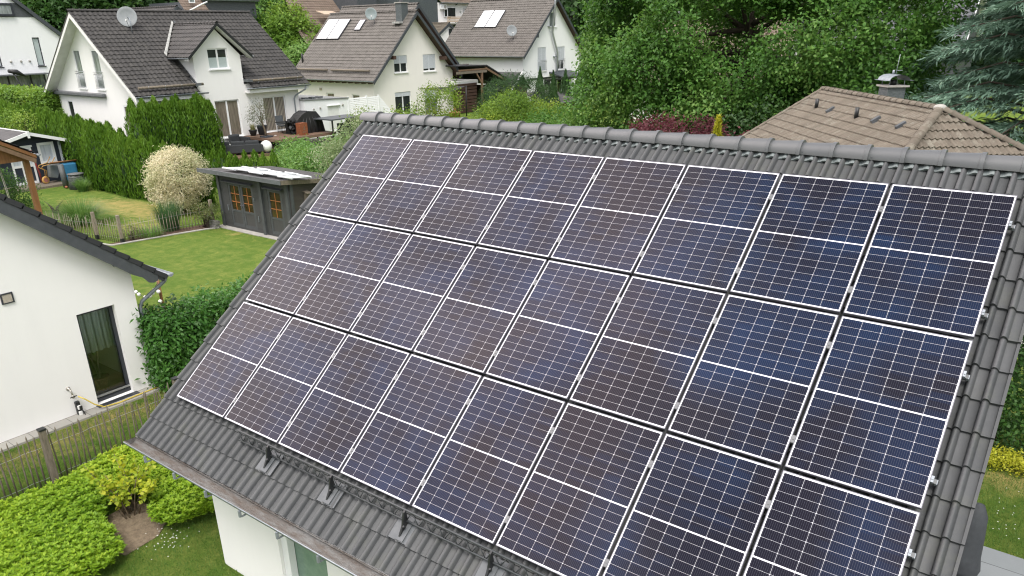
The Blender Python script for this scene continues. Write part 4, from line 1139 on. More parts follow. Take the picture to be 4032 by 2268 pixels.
# dormer roof
dz = (8.46 - 6.55) / 2.25
for sg_ in (1, -1):
    s_ = unit(np.array((0, -sg_ * 1.0, dz))); ye = 20.0 + sg_ * 2.25; L = 4.75
    tile_roof('dormer_roof', MT['tile_brown'], h2, (-33.5, ye, 6.55), (-1, 0, 0), L, s_, math.hypot(2.25, 8.46 - 6.55), .3, .345, prof_wave(.04), .035, keep=lambda a, s: a < 2.2 + 2.45 * s / 2.95)
    b = MB(); b.prism([(-33.5, ye, 6.6), (-33.5, 20.0, 8.50), (-33.5, 20.0, 8.30), (-33.5, ye, 6.40)], (.03, 0, 0)); b.build('dormer_verge', MT['black_metal'], h2)
    b = MB(); b.prism([(-33.51, ye, 6.47), (-33.51, 20.0, 8.38), (-33.51, 20.0, 8.28), (-33.51, ye, 6.37)], (-.45, 0, 0)); b.build('soffit', MT['white_paint'], h2)
    b = MB(); gutter(b, (-33.5, ye + .06 * sg_, 6.53), (-35.75, ye + .06 * sg_, 6.5), .05); b.build('gutter', MT['zinc'], h2)
    b = MB(); b.prism([(-35.8, ye, 6.62), (-38.1, 20.0 + .05 * sg_, 8.5), (-38.25, 20.0 + .05 * sg_, 8.62), (-36.02, ye, 6.78)], (.03, 0, .05)); b.build('valley_flashing', MT['foil_white' if sg_ < 0 else 'slate_grey'], h2)
    yy = yd0 if sg_ < 0 else yd1
    b = MB(); b.prism([(-33.88, yy + .03 * sg_, 4.95), (-36.0, yy + .03 * sg_, 6.66), (-36.0, yy + .03 * sg_, 6.86), (-33.88, yy + .03 * sg_, 5.15)], (0, .03 * sg_, 0)); b.box(-33.95, -33.42, yy + (0 if sg_ > 0 else -.35), yy + (.35 if sg_ > 0 else 0), 4.98, 5.12); b.build('flashing', MT['slate_grey'], h2)
ridge_caps('dormer_ridge', MT['tile_brown'], h2, (-38.2, 20.0, 8.47), (-33.45, 20.0, 8.47), .11, .38)
for i, g in enumerate(gh): window(h2, gf, *g, depth=.07, mull=() if i < 3 else (), fw=.075, pm=('glass_grey', 'glass_grey', 'glass_dark', 'glass_brown')[i], rail=(g[2] + .05, g[2] + .98) if i != 2 else None)
window(h2, ff, *fh[0], depth=.13, pm='glass_brown'); window(h2, ff, *fh[1], depth=.13, pm='glass_dark', curtain='curtain_beige')
window(h2, ff, *fh[2], depth=.13, pm='glass_dark', blind=.56)
b = MB(); gf.box(b, -.05, 6.3, 4.38, 4.62, .03, .26); aw = b.build('awning_case', MT['slate_grey'], h2, bevel=.06)
for y0, y1 in ((14.37, 18.5), (21.9, 26.05)):
    sgd = MB(); P = lambda y, q: np.array((E2[0] - .33, y, 4.62 + .27)) + n2 * q
    sgd.tube([P(y0, .21), P(y1, .21)], .075, 8); sn = sgd.build('snow_guard', MT['grey_wood'], h2)
    for k in range(4):
        y = y0 + .6 + k * (y1 - y0 - 1.0) / 3; b = MB(); b.tube([P(y, .30) , P(y, .12) + s2 * -.11, P(y, .03) + s2 * -.05], .018, 5); b.build('bracket', MT['zinc'], sn)


def dish(name, label, c, foot, r, face, m='dish_grey', group=None):
    """satellite dish: shallow bowl, feed arm, mast"""
    o = thing(name, label, 'satellite dish', foot, group)
    c = np.array(c, float); a = unit(np.array(face, float)); foot = np.array(foot, float)
    b = MB(); b.lathe(c - a * .10, [(.001, 0), (r * .35, .012), (r * .7, .05), (r, .11), (r * 1.02, .105), (r * .7, .035), (r * .35, -.004), (.001, -.012)], 24, a, cap=False); b.build('reflector', MT[m], o)
    low = c - np.array((0, 0, r * .95)); lnb = c + a * r * 1.0 - np.array((0, 0, r * .55))
    b = MB(); b.tube([low, lnb], .016, 6); b.build('feed_arm', MT['steel'], o)
    b = MB(); b.tube([lnb - a * .06, lnb + a * .08], .045, 8); b.build('receiver', MT['white_paint'], o)
    b = MB(); b.tube([foot - np.array((0, 0, .1)), (foot[0], foot[1], c[2] - .1), c - a * .12], .028, 7); b.build('mast', MT['zinc'], o)
    return o


dish('satellite_dish', 'large grey satellite dish on the brown roof left of the dormer', (-37.85, 16.85, 8.88), (-37.5, 16.8, 8.05), .56, (.78, -.60, .18))

# ------------------------------------------------------------------ its terrace
b = MB(); b.box(-33.9, -30.25, 21.0, 25.75, 1.52, 1.69); tag(b.build('wooden_deck', MT['deck_wood']), 'raised brown timber deck in front of the dormer house', 'deck')
b = MB(); b.box(-35.2, -30.75, 16.8, 20.95, .72, .9); b.box(-32.6, -31.3, 21.0, 23.3, .98, 1.16); tag(b.build('lower_deck', MT['deck_wood']), 'lower timber deck carrying the dark garden sofa', 'deck')
sheet('gravel_bed', [(-31.25, 20.95), (-28.5, 20.95), (-28.5, 25), (-31.25, 25)], .92, 'gravel', .3)
b = MB(); r3 = np.random.default_rng(9)
for i in range(46):
    y = 21.0 + (i % 23) * .26 + r3.uniform(-.05, .05); z = .95 + (i // 23) * .26; b.obox((-30.18, y, z), (1, 0, 0), (0, 1, 0), (0, 0, 1), -.14 + r3.uniform(-.04, .04), .16, 0, .23, 0, .24)
tag(b.build('stone_wall', MT['stone_dark'], bevel=.03), 'low dark dry stone wall under the edge of the timber deck', 'wall')
so = thing('garden_sofa', 'charcoal garden sofa seen from behind, by the tall thuja hedge', 'sofa', (-31.4, 19.2, .9))
O = np.array((-32.35, 17.75, .9)); u = unit(np.array((1.0, 1.5, 0))); v = np.array((-u[1], u[0], 0)); w = (0, 0, 1)
b = MB(); b.obox(O, u, v, w, 0, 2.75, 0, .16, .14, .62); b.build('backrest', MT['sofa'], so, bevel=.03)
b = MB(); b.obox(O, u, v, w, 0, 2.75, .165, .95, .14, .36); b.build('seat', MT['sofa'], so, bevel=.03)
b = MB(); b.obox(O, u, v, w, 2.755, 2.9, 0, .95, .14, .56); b.build('armrest', MT['sofa'], so, bevel=.03)
for i in range(3):
    b = MB(); b.obox(O + v * .19 + u * (.12 + i * .87), u, unit(v - np.array((0, 0, -.25))), np.array((0, 0, 1)), 0, .82, 0, .17, .365, .80); b.build('cushion', MT['sofa'], so, bevel=.06)
for a in (.08, 2.7):
    for q in (.08, .85): b = MB(); b.tube([O + u * a + v * q, O + u * a + v * q + np.array((0, 0, .15))], .025, 6); b.build('leg', MT['black_metal'], so)
ac = thing('garden_armchair', 'charcoal corner seat with big back cushion facing the sofa', 'armchair', (-33.2, 20.5, .9))
b = MB(); b.box(-33.6, -32.6, 19.5, 21.75, 1.0, 1.42); b.build('seat', MT['sofa'], ac, bevel=.04)
b = MB(); b.box(-33.62, -32.58, 20.42, 20.62, 1.425, 1.75); b.build('armrest', MT['sofa'], ac, bevel=.03)
b = MB(); b.obox((-33.55, 19.62, 1.45), (0, 1, 0), unit(np.array((1, 0, -.35))), (0, 0, 1), 0, .78, 0, .2, 0, .5); b.build('cushion', MT['sofa'], ac, bevel=.07)
tb = thing('coffee_table', 'low white square table beside the charcoal sofa', 'table', (-33.2, 18.7, .9))
b = MB(); b.box(-33.6, -32.8, 18.75, 19.42, 1.38, 1.43); b.build('table_top', MT['white_paint'], tb)
for x, y in ((-33.55, 18.8), (-32.85, 18.8), (-33.55, 19.37), (-32.85, 19.37)): b = MB(); b.box(x - .025, x + .025, y - .025, y + .025, .9, 1.378); b.build('leg', MT['white_paint'], tb)
for x, y, z, r, lab in ((-32.25, 22.3, 1.16, .26, 'white globe lamp on the timber step next to the potted olive tree'), (-31.05, 20.62, .9, .36, 'larger white globe lamp half hidden behind the sofa armrest')):
    gl = thing('globe_lamp', lab, 'globe lamp', (x, y, z), 'globe lamps on the terrace'); b = MB(); b.ball((x, y, z + r + .03), r, 12); b.build('globe', MT['lamp_white'], gl)
    b = MB(); b.lathe((x, y, z), [(r * .6, 0), (r * .6, .05), (r * .4, .08)], 14); b.build('foot', MT['black_metal'], gl)
ot = thing('olive_tree', 'olive tree with grey foliage in a square dark pot on the terrace', 'tree', (-32.0, 21.4, 1.16))
b = MB(); b.obox((-32.0, 21.43, 1.16), (1, 0, 0), (0, 1, 0), (0, 0, 1), -.3, .3, -.3, .3, 0, .62); b.build('pot', MT['pot_dark'], ot, bevel=.02)
trunk(ot, (-32.0, 21.4, 1.7), 3.0, .06, [(.6, (-32.2, 20.9, 3.3)), (.7, (-32.1, 21.6, 3.5)), (.8, (-32.0, 21.2, 3.8))], 'bark_pale', lean=(-.1, -.2))
f = Fol(61); f.blobs([(-32.1, 21.1, 3.3, .62, .72, .75), (-32.1, 20.8, 2.95, .5, .5, .45), (-32.0, 21.45, 3.2, .5, .42, .6)], 150, 12, .11, .10, .028, inner=.2, gap=.25, vs=3); f.build('crown', MT['leaf_olive'], ot)
pt = thing('tall_planter', 'tall blue grey tapered planter by the terrace door', 'planter', (-33.3, 22.1, 1.69))
b = MB(); b.lathe((-33.3, 22.1, 1.69), [(.24, 0), (.33, .56), (.35, .6), (.31, .6), (.29, .5)], 18); b.build('pot', MT['pot_dark'], pt)
f = Fol(62); f.blades(np.array((-33.3, 22.1, 2.25)), 30, .4, .5, .02, .1); f.build('foliage', MT['leaf_olive'], pt)
pt = thing('pot_plant', 'small black pot with pale spiky plant against the white wall', 'pot plant', (-33.45, 21.48, 1.69))
b = MB(); b.lathe((-33.45, 21.48, 1.69), [(.16, 0), (.27, .34), (.27, .37), (.24, .37), (.22, .3)], 16); b.build('pot', MT['pot_black'], pt)
f = Fol(63); f.blades(np.array((-33.45, 21.48, 2.02)), 60, .5, .45, .03, .16, .5); f.build('foliage', MT['leaf_frost'], pt)
ch = thing('terrace_chair', 'black mesh garden chair in front of the terrace door', 'chair', (-33.2, 23.7, 1.69))
b = MB(); b.obox((-33.45, 23.4, 2.13), (0, 1, 0), unit(np.array((-.2, 0, 1))), (1, 0, 0), 0, .6, .03, .62, 0, .03); b.build('backrest', MT['anthracite_metal'], ch)
b = MB(); b.box(-33.42, -32.95, 23.42, 23.98, 2.09, 2.13); b.build('seat', MT['anthracite_metal'], ch)
for x, y in ((-33.4, 23.42), (-33.4, 23.98), (-32.97, 23.42), (-32.97, 23.98)): b = MB(); b.tube([(x, y, 1.69), (x, y, 2.10)], .016, 6); b.build('leg', MT['black_metal'], ch)
dt = thing('garden_table', 'black terrace table on one thick central leg', 'table', (-32.3, 23.5, 1.69))
b = MB(); b.box(-33.0, -31.8, 22.95, 23.95, 2.37, 2.42); b.build('table_top', MT['black_metal'], dt)
b = MB(); b.box(-32.42, -32.16, 23.3, 23.56, 1.72, 2.37); b.box(-32.55, -32.03, 23.15, 23.7, 1.69, 1.72); b.build('leg', MT['black_metal'], dt)
f = Fol(64); f.clumps(np.stack([rng.uniform(-31.85, -31.5, 40), rng.uniform(23.1, 23.6, 40), rng.uniform(1.75, 2.55, 40)], 1), np.tile((1., -.3, .2), (40, 1)), .08, 6, .22, .18, upb=.2); tag(f.build('plastic_sheet', MT['cover_black']), 'crumpled black plastic sheet bundled behind the rusty fire bin', 'plastic sheet')
fb = thing('fire_bin', 'square rusty steel fire bin standing on the deck edge', 'fire bin', (-30.9, 23.4, 1.69))
b = MB(); b.box(-31.15, -30.66, 23.15, 23.7, 1.74, 2.44); b.build('body', MT['rust'], fb)
b = MB(); b.box(-31.18, -30.63, 23.12, 23.73, 1.69, 1.735); b.build('base', MT['rust'], fb)
b = MB()
for z0, z1, hw in ((2.02, 2.10, .09), (2.10, 2.18, .065), (2.18, 2.27, .04)): b.prism([(-30.655, 23.425 - hw, z0), (-30.655, 23.425 + hw, z0), (-30.655, 23.425, z1)], (.006, 0, 0))
for y in (23.33, 23.43, 23.53): b.box(-30.658, -30.652, y - .035, y + .035, 1.86, 1.91)
b.build('cut_out', MT['stain'], fb)
gr = thing('covered_grill', 'barbecue under a black draped cover beside the rusty bin', 'barbecue', (-31.7, 24.5, 1.69))
pr = [(23.25, 1.69), (25.55, 1.69), (25.35, 2.5), (24.95, 2.95), (24.3, 3.02), (23.85, 2.85), (23.45, 2.55)]
b = MB(); P0 = [(-31.2, y, z) for y, z in pr]; P1 = [(-32.1, 24.4 + (y - 24.4) * .95, z) for y, z in pr]; n = len(pr)
b.add(P0 + P1, [list(range(n)), list(range(n, 2 * n))[::-1]] + [(i, (i + 1) % n, n + (i + 1) % n, n + i) for i in range(n)]); b.build('cover', MT['cover_black'], gr, bevel=.07)
b = MB()
for k in range(5): b.tube([(-31.17, 23.6 + k * .4, 1.7), (-31.16, 23.7 + k * .36, 2.3), (-31.22, 24.0 + k * .2, 2.75)], [.07, .045, .01], 6)
b.build('folds', MT['cover_black'], gr)
gbx = thing('bin_shelter', 'black metal shelter with flat roof at the end of the stone wall', 'shelter', (-30.2, 26.2, 1.0))
b = MB(); b.box(-31.2, -29.4, 24.7, 27.6, 2.52, 2.6); b.build('roof', MT['anthracite_metal'], gbx)
b = MB(); b.box(-29.62, -29.55, 25.3, 27.5, 1.0, 2.3); b.build('side_sheet', MT['black_metal'], gbx)
b = MB(); b.box(-31.1, -29.63, 27.44, 27.5, 1.0, 2.45); b.build('back_sheet', MT['black_metal'], gbx)
for x, y in ((-29.5, 24.82), (-31.1, 24.82), (-29.5, 27.52)): b = MB(); b.box(x - .04, x + .04, y - .04, y + .04, .9, 2.52); b.build('post', MT['black_metal'], gbx)

# white garage and louvred fence between the houses
ga = thing('garage', 'white flat roofed garage between the two gabled houses', 'garage', (-36.5, 27.7, 1.2))
GX = -33.45
gw = WF((GX, 25.9, 0), (0, 1, 0), (1, 0, 0)); b = MB(); wall_face(b, gw, [(0, .9), (4.0, .9), (4.0, 3.38), (0, 3.52)], [(2.05, 3.15, 1.3, 3.02)], .06)
b.add([(GX, 25.9, .9), (GX - 7, 25.9, .9), (GX - 7, 25.9, 3.5), (GX, 25.9, 3.52)], [(0, 1, 2, 3)]); b.add([(GX, 29.9, .9), (GX - 7, 29.9, .9), (GX - 7, 29.9, 3.38), (GX, 29.9, 3.38)], [(0, 1, 2, 3)]); b.build('wall', MT['plaster_cold'], ga)
b = MB(); b.prism([(GX + .06, 25.85, 3.54), (GX + .06, 29.95, 3.40), (GX - 7, 29.95, 3.40), (GX - 7, 25.85, 3.54)], (0, 0, .07)); b.build('roof', MT['felt_grey'], ga)
for k in range(3): b = MB(); b.box(GX - .5, GX - .1, 26.1 + k * .62, 26.45 + k * .62, 3.59, 3.70); b.build('roof_vent', MT['slate_grey'], ga)
b = MB(); gw.box(b, 2.05, 3.15, 1.3, 3.02, -.07, -.03); b.build('door', MT['white_paint'], ga)
b = MB(); gw.box(b, 2.0, 3.2, 3.0, 3.05, .002, .09); b.build('door_canopy', MT['white_frame'], ga)
for a, z in ((1.35, 2.95), (3.45, 3.0), (.75, 2.9)): b = MB(); b.ball(gw.p(a, z, .04), .07, 6); b.build('wall_lamp', MT['concrete'], ga)
lf = thing('louvre_fence', 'white plastic louvred fence ending in a sloping panel', 'fence', (GX, 31.8, 1))
yy = [29.95, 31.75, 33.0, 34.2]; zt_ = [3.45, 3.42, 3.38, 2.2]
for i in range(4): b = MB(); b.box(GX - .05, GX + .05, yy[i] - .05, yy[i] + .05, .9, zt_[i] + .06); b.build('post', MT['white_frame'], lf)
for i in range(3):
    b = MB(); n = 20
    for k in range(n):
        z0 = 1.0 + (zt_[i] - 1.05) * k / n; z1 = z0 + (zt_[i] - 1.05) / n * .82
        y1 = yy[i + 1] - .06
        if i == 2: y1 = yy[2] + (yy[3] - yy[2]) * min(1, max(.06, (3.38 - z0) / 1.18))
        b.prism([(GX - .02, yy[i] + .06, z0), (GX + .012, yy[i] + .06, z0), (GX - .008, yy[i] + .06, z1), (GX - .02, yy[i] + .06, z1)], (0, y1 - yy[i] - .06, 0))
    b.build('louvres', MT['white_frame'], lf)

# ------------------------------------------------------------------ gabled houses behind, all with gables towards +x


def gable_house(name, label, xg, xb, y0, y1, ze, yr, zr, wall, tile, ov=.55, vo=.5, holes=(), base=.6, parts=True, verge='fascia_slate', tw=.3, ex=.345, side_holes=(), front_over=0, cap=None):
    """ridge along x at yr, gable wall at xg facing +x, eaves over y0 (facing the camera) and y1"""
    o = thing(name, label, 'house', ((xg + xb) / 2, yr, base))
    xv = xg + vo; a0, a1 = y0 - ov, y1 + ov
    zl = lambda y: ze + (y - a0) * (zr - ze) / (yr - a0) - .2 if y < yr else ze + (a1 - y) * (zr - ze) / (a1 - yr) - .2
    w = MB(); wf = WF((xg, y0, 0), (0, 1, 0), (1, 0, 0)); hf = WF((xb, y0, 0), (1, 0, 0), (0, -1, 0))
    wall_face(w, wf, [(0, base - .5), (y1 - y0, base - .5), (y1 - y0, zl(y1)), (yr - y0, zl(yr)), (0, zl(y0))], holes, .13)
    wall_face(w, hf, [(0, base - .5), (xg - xb, base - .5), (xg - xb, zl(y0)), (0, zl(y0))], side_holes, .13)
    w.add([(xb, y1, base - .5), (xg, y1, base - .5), (xg, y1, zl(y1)), (xb, y1, zl(y1))], [(0, 1, 2, 3)])
    w.add([(xb, y0, base - .5), (xb, y1, base - .5), (xb, y1, zl(y1)), (xb, yr, zl(yr)), (xb, y0, zl(y0))], [(0, 1, 2, 3, 4)])
    w.build('wall', MT[wall], o)
    L = xv - xb + .4
    for ye in (a0, a1):
        s_ = unit(np.array((0, yr - ye, zr - ze)))
        tile_roof('roof', MT[tile], o, (xb - .4, ye, ze), (1, 0, 0), L, s_, math.hypot(yr - ye, zr - ze), tw, ex, prof_wave(.04), .035)
        b = MB(); b.prism([(xv, ye, ze + .02), (xv, yr, zr + .02), (xv, yr, zr - .28), (xv, ye, ze - .26)], (.05, 0, 0)); b.build('verge', MT[verge], o)
        b = MB(); b.prism([(xv, ye, ze - .08), (xv, yr, zr - .06), (xv, yr, zr - .12), (xv, ye, ze - .14)], (xb - .4 - xv, 0, 0)); b.build('soffit', MT['beam_dark' if verge == 'fascia_slate' else 'white_paint'], o)
    ridge_caps('ridge_cap', MT[cap or tile], o, (xb - .4, yr, zr + .02), (xv + .03, yr, zr + .02), .13, .38)
    b = MB(); gutter(b, (xb - .4, a0 - .07, ze + .02), (xv, a0 - .07, ze), .07); b.build('gutter', MT['zinc'], o)
    return o, wf, hf


def roof_pt(a0, ze, yr, zr, x, y, off=0):
    s_ = unit(np.array((0, yr - a0, zr - ze))); n = np.array((0, -s_[2], s_[1])); return np.array((x, y, ze + (y - a0) * (zr - ze) / (yr - a0))) + n * off


def collector(name, label, x0, x1, y0, y1, a0, ze, yr, zr, group):
    """a pair of flat plate collectors lying on the tiles"""
    o = thing(name, label, 'collector', roof_pt(a0, ze, yr, zr, (x0 + x1) / 2, y0, .05), group)
    s_ = unit(np.array((0, yr - a0, zr - ze))); n = np.array((0, -s_[2], s_[1])); S = (y1 - y0) / s_[1]; O = roof_pt(a0, ze, yr, zr, x0, y0, 0); xm = (x1 - x0) / 2
    b = MB(); b.obox(O, (1, 0, 0), s_, n, 0, x1 - x0, 0, S, .05, .15); b.build('frame', MT['dark_frame'], o)
    for i in (0, 1): b = MB(); b.obox(O, (1, 0, 0), s_, n, i * xm + .07, i * xm + xm - .07, .03, S - .03, .151, .165); b.build('glass', MT['collector'], o)
    b = MB(); b.tube([O + n * .1 + s_ * .05, O + n * .12 - s_ * .1 - np.array((.12, 0, 0)), O + n * .02 - s_ * .2 - np.array((.25, 0, 0))], .03, 6); b.build('pipe', MT['black_metal'], o)
    return o


# house 3: cream gable with two shuttered windows
A0, ZE, YR, ZR = 34.5, 4.24, 39.92, 9.33
g3 = [(2.43, 3.98, 4.72, 6.02), (5.92, 7.50, 4.66, 6.0), (2.3, 4.2, 1.0, 3.2), (5.9, 7.6, 1.0, 3.2)]
h3, w3, s3 = gable_house('chimney_house', 'cream gabled house with slate chimney, roof collectors and two shuttered windows', -36, -45.4, 35.06, 44.78, ZE, YR, ZR, 'plaster_warm', 'tile_taupe', .56, .6, g3, 1.0,
                         side_holes=[(3.65, 4.6, 2.5, 3.17), (6.75, 7.65, 2.5, 3.14)], verge='fascia_slate')
window(h3, w3, *g3[0], pm='glass_dark', shutter=.47); window(h3, w3, *g3[1], pm='glass_dark', shutter=.84)
window(h3, w3, *g3[2], pm='glass_dark', shutter=.16); window(h3, w3, *g3[3], pm='glass_grey', shutter=.4)
for q in ((3.65, 4.6, 2.5, 3.17), (6.75, 7.65, 2.5, 3.14)): window(h3, s3, *q, mull=(), pm='glass_brown')
for i in range(13): b = MB(); x = -45.3 + i * .76; b.box(x, x + .1, 34.62, 35.05, 4.02, 4.16); b.build('rafter_end', MT['beam_dark'], h3)
for y, z in ((37.0, 5.98), (43.2, 5.75)): b = MB(); b.box(-35.99, -35.35, y - .14, y + .14, z - .22, z + .06); b.build('purlin', MT['beam_dark'], h3)
b = MB(); b.box(-42.5, -42.25, 34.99, 35.055, 3.35, 3.55); b.build('vent', MT['vent_beige'], h3)
b = MB(); b.box(-36.86, -36.2, 38.95, 39.7, 8.2, 9.92); c_ = b.build('chimney', MT['slate_shingle'], h3); b = MB(); b.box(-36.92, -36.14, 38.89, 39.76, 9.925, 10.0); b.build('chimney_cap', MT['concrete'], c_)
b = MB(); b.tube([(-36.55, 39.3, 10.0), (-36.55, 39.3, 10.55)], .13, 10); b.build('flue', MT['alu'], c_); b = MB(); b.box(-36.95, -36.1, 38.55, 38.93, 8.42, 8.56); b.build('flashing', MT['foil_white'], c_)
s_ = unit(np.array((0, YR - A0, ZR - ZE))); n_r = np.array((0, -s_[2], s_[1])); O = roof_pt(A0, ZE, YR, ZR, -41.3, 38.4)
b = MB(); b.obox(O, (1, 0, 0), s_, n_r, 0, .70, 0, 1.2, .03, .12); sk = b.build('skylight', MT['dark_frame'], h3); b = MB(); b.obox(O, (1, 0, 0), s_, n_r, .08, .62, .08, 1.12, .121, .13); b.build('pane', MT['collector'], sk)
b = MB(); b.tube([roof_pt(A0, ZE, YR, ZR, -45.25, 35.8), roof_pt(A0, ZE, YR, ZR, -45.25, 35.8) + (0, 0, .75)], .08, 8); b.build('vent_pipe', MT['black_metal'], h3)
for x0, x1 in ((-45.5, -41.25), (-40.8, -36.3)):
    b = MB(); P = lambda x, q: roof_pt(A0, ZE, YR, ZR, x, 35.14, q); b.tube([P(x0, .2), P(x1, .2)], .085, 8); sn = b.build('snow_guard', MT['grey_wood'], h3)
    for k in range(4): b = MB(); x = x0 + .4 + k * (x1 - x0 - .8) / 3; b.tube([P(x, .02), P(x, .3)], .02, 5); b.build('bracket', MT['zinc'], sn)
collector('roof_collector', 'pair of white roof collectors left of the skylight on the chimney house', -45.35, -42.5, 37.68, 39.32, A0, ZE, YR, ZR, 'white collectors on the far roofs')
dish('satellite_dish', 'blue grey satellite dish beside the slate chimney of the cream house', (-39.3, 38.55, 9.2), (-39.4, 38.95, 8.4), .47, (.72, -.68, .16), 'dish_green')
h3b, w3b, _ = gable_house('rear_gabled_house', 'brown roofed gabled house directly behind the house with the slate chimney', -38.0, -46.5, 38.2, 47.0, 5.0, 42.4, 9.95, 'plaster_white', 'tile_taupe', .5, .5, (), 1.2, verge='fascia_slate', cap='tile_taupe')

# house 4: white gable with steel flue
A4, E4, Y4, R4 = 55.0, 5.36, 61.0, 10.75
g4 = [(2.62, 4.15, 3.88, 6.13), (6.25, 7.70, 3.88, 6.12), (4.75, 6.0, 8.05, 9.42), (2.55, 5.2, 1.15, 3.1), (6.0, 8.6, 1.15, 3.15)]
h4, w4, s4 = gable_house('flue_house', 'white gabled house with a bent steel flue climbing its gable', -36, -46.4, 55.55, 66.5, E4, Y4, R4, 'plaster_cold', 'tile_taupe', .55, .5, g4, 1.0, verge='fascia_slate')
window(h4, w4, *g4[0], pm='glass_dark', shutter=.97, rail=(3.95, 4.9)); window(h4, w4, *g4[1], pm='glass_dark', shutter=.6, rail=(3.95, 4.9)); window(h4, w4, *g4[2], pm='glass_grey', mull=())
window(h4, w4, *g4[3], pm='glass_dark'); window(h4, w4, *g4[4], pm='glass_dark')
b = MB(); b.tube([(-35.78, 61.5, 1.2), (-35.78, 61.5, 5.55), (-35.72, 60.42, 7.5), (-35.42, 60.42, 10.3), (-35.42, 60.42, 12.2)], .11, 10); fl = b.build('flue', MT['steel'], h4)
for y, z in ((61.5, 5.2), (60.42, 8.1), (61.5, 3.6)): b = MB(); b.box(-36, -35.7, y - .5, y - .12, z - .03, z + .03); b.build('bracket', MT['zinc'], fl)
b = MB(); b.prism([(-36, 60.3, 3.72), (-34.2, 60.3, 3.25), (-34.2, 60.3, 3.15), (-36, 60.3, 3.6)], (0, 4.2, 0)); b.build('canopy', MT['fascia_slate'], h4)
for y, z in ((57.4, 7.42),): b = MB(); b.box(-35.98, -35.4, y - .12, y + .12, z - .35, z); b.build('purlin', MT['fascia_slate'], h4)
collector('roof_collector', 'pair of white roof collectors above the dish on the flue house', -43.95, -41.05, 57.95, 59.75, A4, E4, Y4, R4, 'white collectors on the far roofs')
dish('satellite_dish', 'pale green satellite dish on the roof of the flue house', (-37.9, 56.35, 7.75), (-38.05, 56.75, 6.85), .52, (.74, -.65, .16), 'dish_grey')

# modern white house on the far left, its gable towards us
mo = thing('modern_house', 'modern white house with slate siding and dark glazed ground floor', 'house', (-64, 18, 2))
mf = WF((-60, 9, 0), (0, 1, 0), (1, 0, 0)); mh_ = [(11.55, 12.1, 5.65, 7.81), (8.3, 8.9, 5.7, 7.9), (4.5, 11.9, 2.3, 5.05)]
zm = lambda y: 8.2 + (22.79 - y) * .872
w = MB(); wall_face(w, mf, [(0, 1.5), (13.75, 1.5), (13.75, 8.0), (8.1, 8.0 + 5.65 * .872), (2.5, 8.0)], mh_, .15); w.add([(-60, 22.75, 1.5), (-70, 22.75, 1.5), (-70, 22.75, 8), (-60, 22.75, 8)], [(0, 1, 2, 3)]); w.build('wall', MT['plaster_cold'], mo)
b = MB(); b.prism([(-59.75, 22.95, 8.05), (-59.75, 17.1, 8.05 + 5.85 * .872), (-59.75, 17.1, 7.7 + 5.85 * .872), (-59.75, 22.95, 7.7)], (-10, 0, 0)); b.build('roof', MT['fascia_slate'], mo)
b = MB(); b.prism([(-59.75, 11.25, 8.05), (-59.75, 17.1, 8.05 + 5.85 * .872), (-59.75, 17.1, 7.7 + 5.85 * .872), (-59.75, 11.25, 7.7)], (-10, 0, 0)); b.build('roof', MT['fascia_slate'], mo)
b = MB(); b.prism([mf.p(5.2, 9.33, .003), mf.p(12.35, 9.33, .003), mf.p(11.2, 10.33, .003), mf.p(5.2, 10.33, .003)], (.03, 0, 0)); b.build('slate_siding', MT['slate'], mo)
window(mo, mf, 9.2, 10.6, 9.40, 10.30, depth=-.12, mull=(), fw=.13, fm='dark_frame', pm='glass_grey', sill=0)
for q in mh_[:2]: window(mo, mf, *q, depth=.14, mull=(), fm='dark_frame', pm='blind', sill=.04, sillm='dark_frame')
window(mo, mf, *mh_[2], depth=.14, mull=(.3, .62, .85), fm='black_metal', pm='glass_grey', sill=0)
b = MB(); mf.box(b, 4.4, 12.0, 5.05, 5.12, .0, 1.6); b.build('canopy', MT['slate_grey'], mo)
for a in (9.55, 10.3, 10.95): b = MB(); b.ball(mf.p(a, 6.05, .05), .09, 6); b.build('wall_lamp', MT['concrete'], mo)
pa = thing('closed_parasol', 'closed black cantilever parasol in front of the modern white house', 'parasol', (-57.5, 17.6, 2))
b = MB(); b.tube([(-57.5, 17.6, 1.8), (-57.5, 17.9, 4.2), (-57.5, 17.5, 5.35)], .06, 8); b.build('pole', MT['black_metal'], pa); b = MB(); b.tube([(-57.5, 17.2, 5.45), (-57.5, 17.8, 5.35), (-57.5, 18.4, 5.0)], [.12, .2, .05], 8); b.build('canopy', MT['cover_black'], pa)

# roofs showing above: behind the dormer house, slate house, brown roofed villa, balcony block, small gable
hb, _, _ = gable_house('low_roofed_house', 'house whose dark ridge peeps out behind the large satellite dish', -62.3, -75, 30.0, 41.2, 6.5, 35.1, 10.35, 'plaster_white', 'tile_brown', .4, .3, (), 2)
sh = thing('slate_house', 'dark slate clad house with flat eaves behind the dormer house', 'house', (-66, 40, 2))
w = MB(); w.box(-72, -62.0, 38.1, 44.1, 1.5, 10.9); w.build('wall', MT['slate'], sh); b = MB(); b.prism([(-61.7, 37.8, 10.95), (-61.7, 44.4, 10.95), (-66.5, 44.4, 13.5), (-66.5, 37.8, 13.5)], (0, 0, .12)); b.build('roof', MT['tile_brown'], sh)
b = MB(); gutter(b, (-61.65, 37.8, 10.98), (-61.65, 44.4, 10.98), .08); b.build('gutter', MT['zinc'], sh)
tile_roof('side_roof', MT['tile_clay'], sh, (-60.9, 35.4, 9.6), (0, 1, 0), 2.65, unit(np.array((-1, 0, 1.0))), 4, .3, .34); w = MB(); w.box(-68, -61.6, 35.5, 38.05, 1.5, 9.8); w.build('annex_wall', MT['plaster_white'], sh)
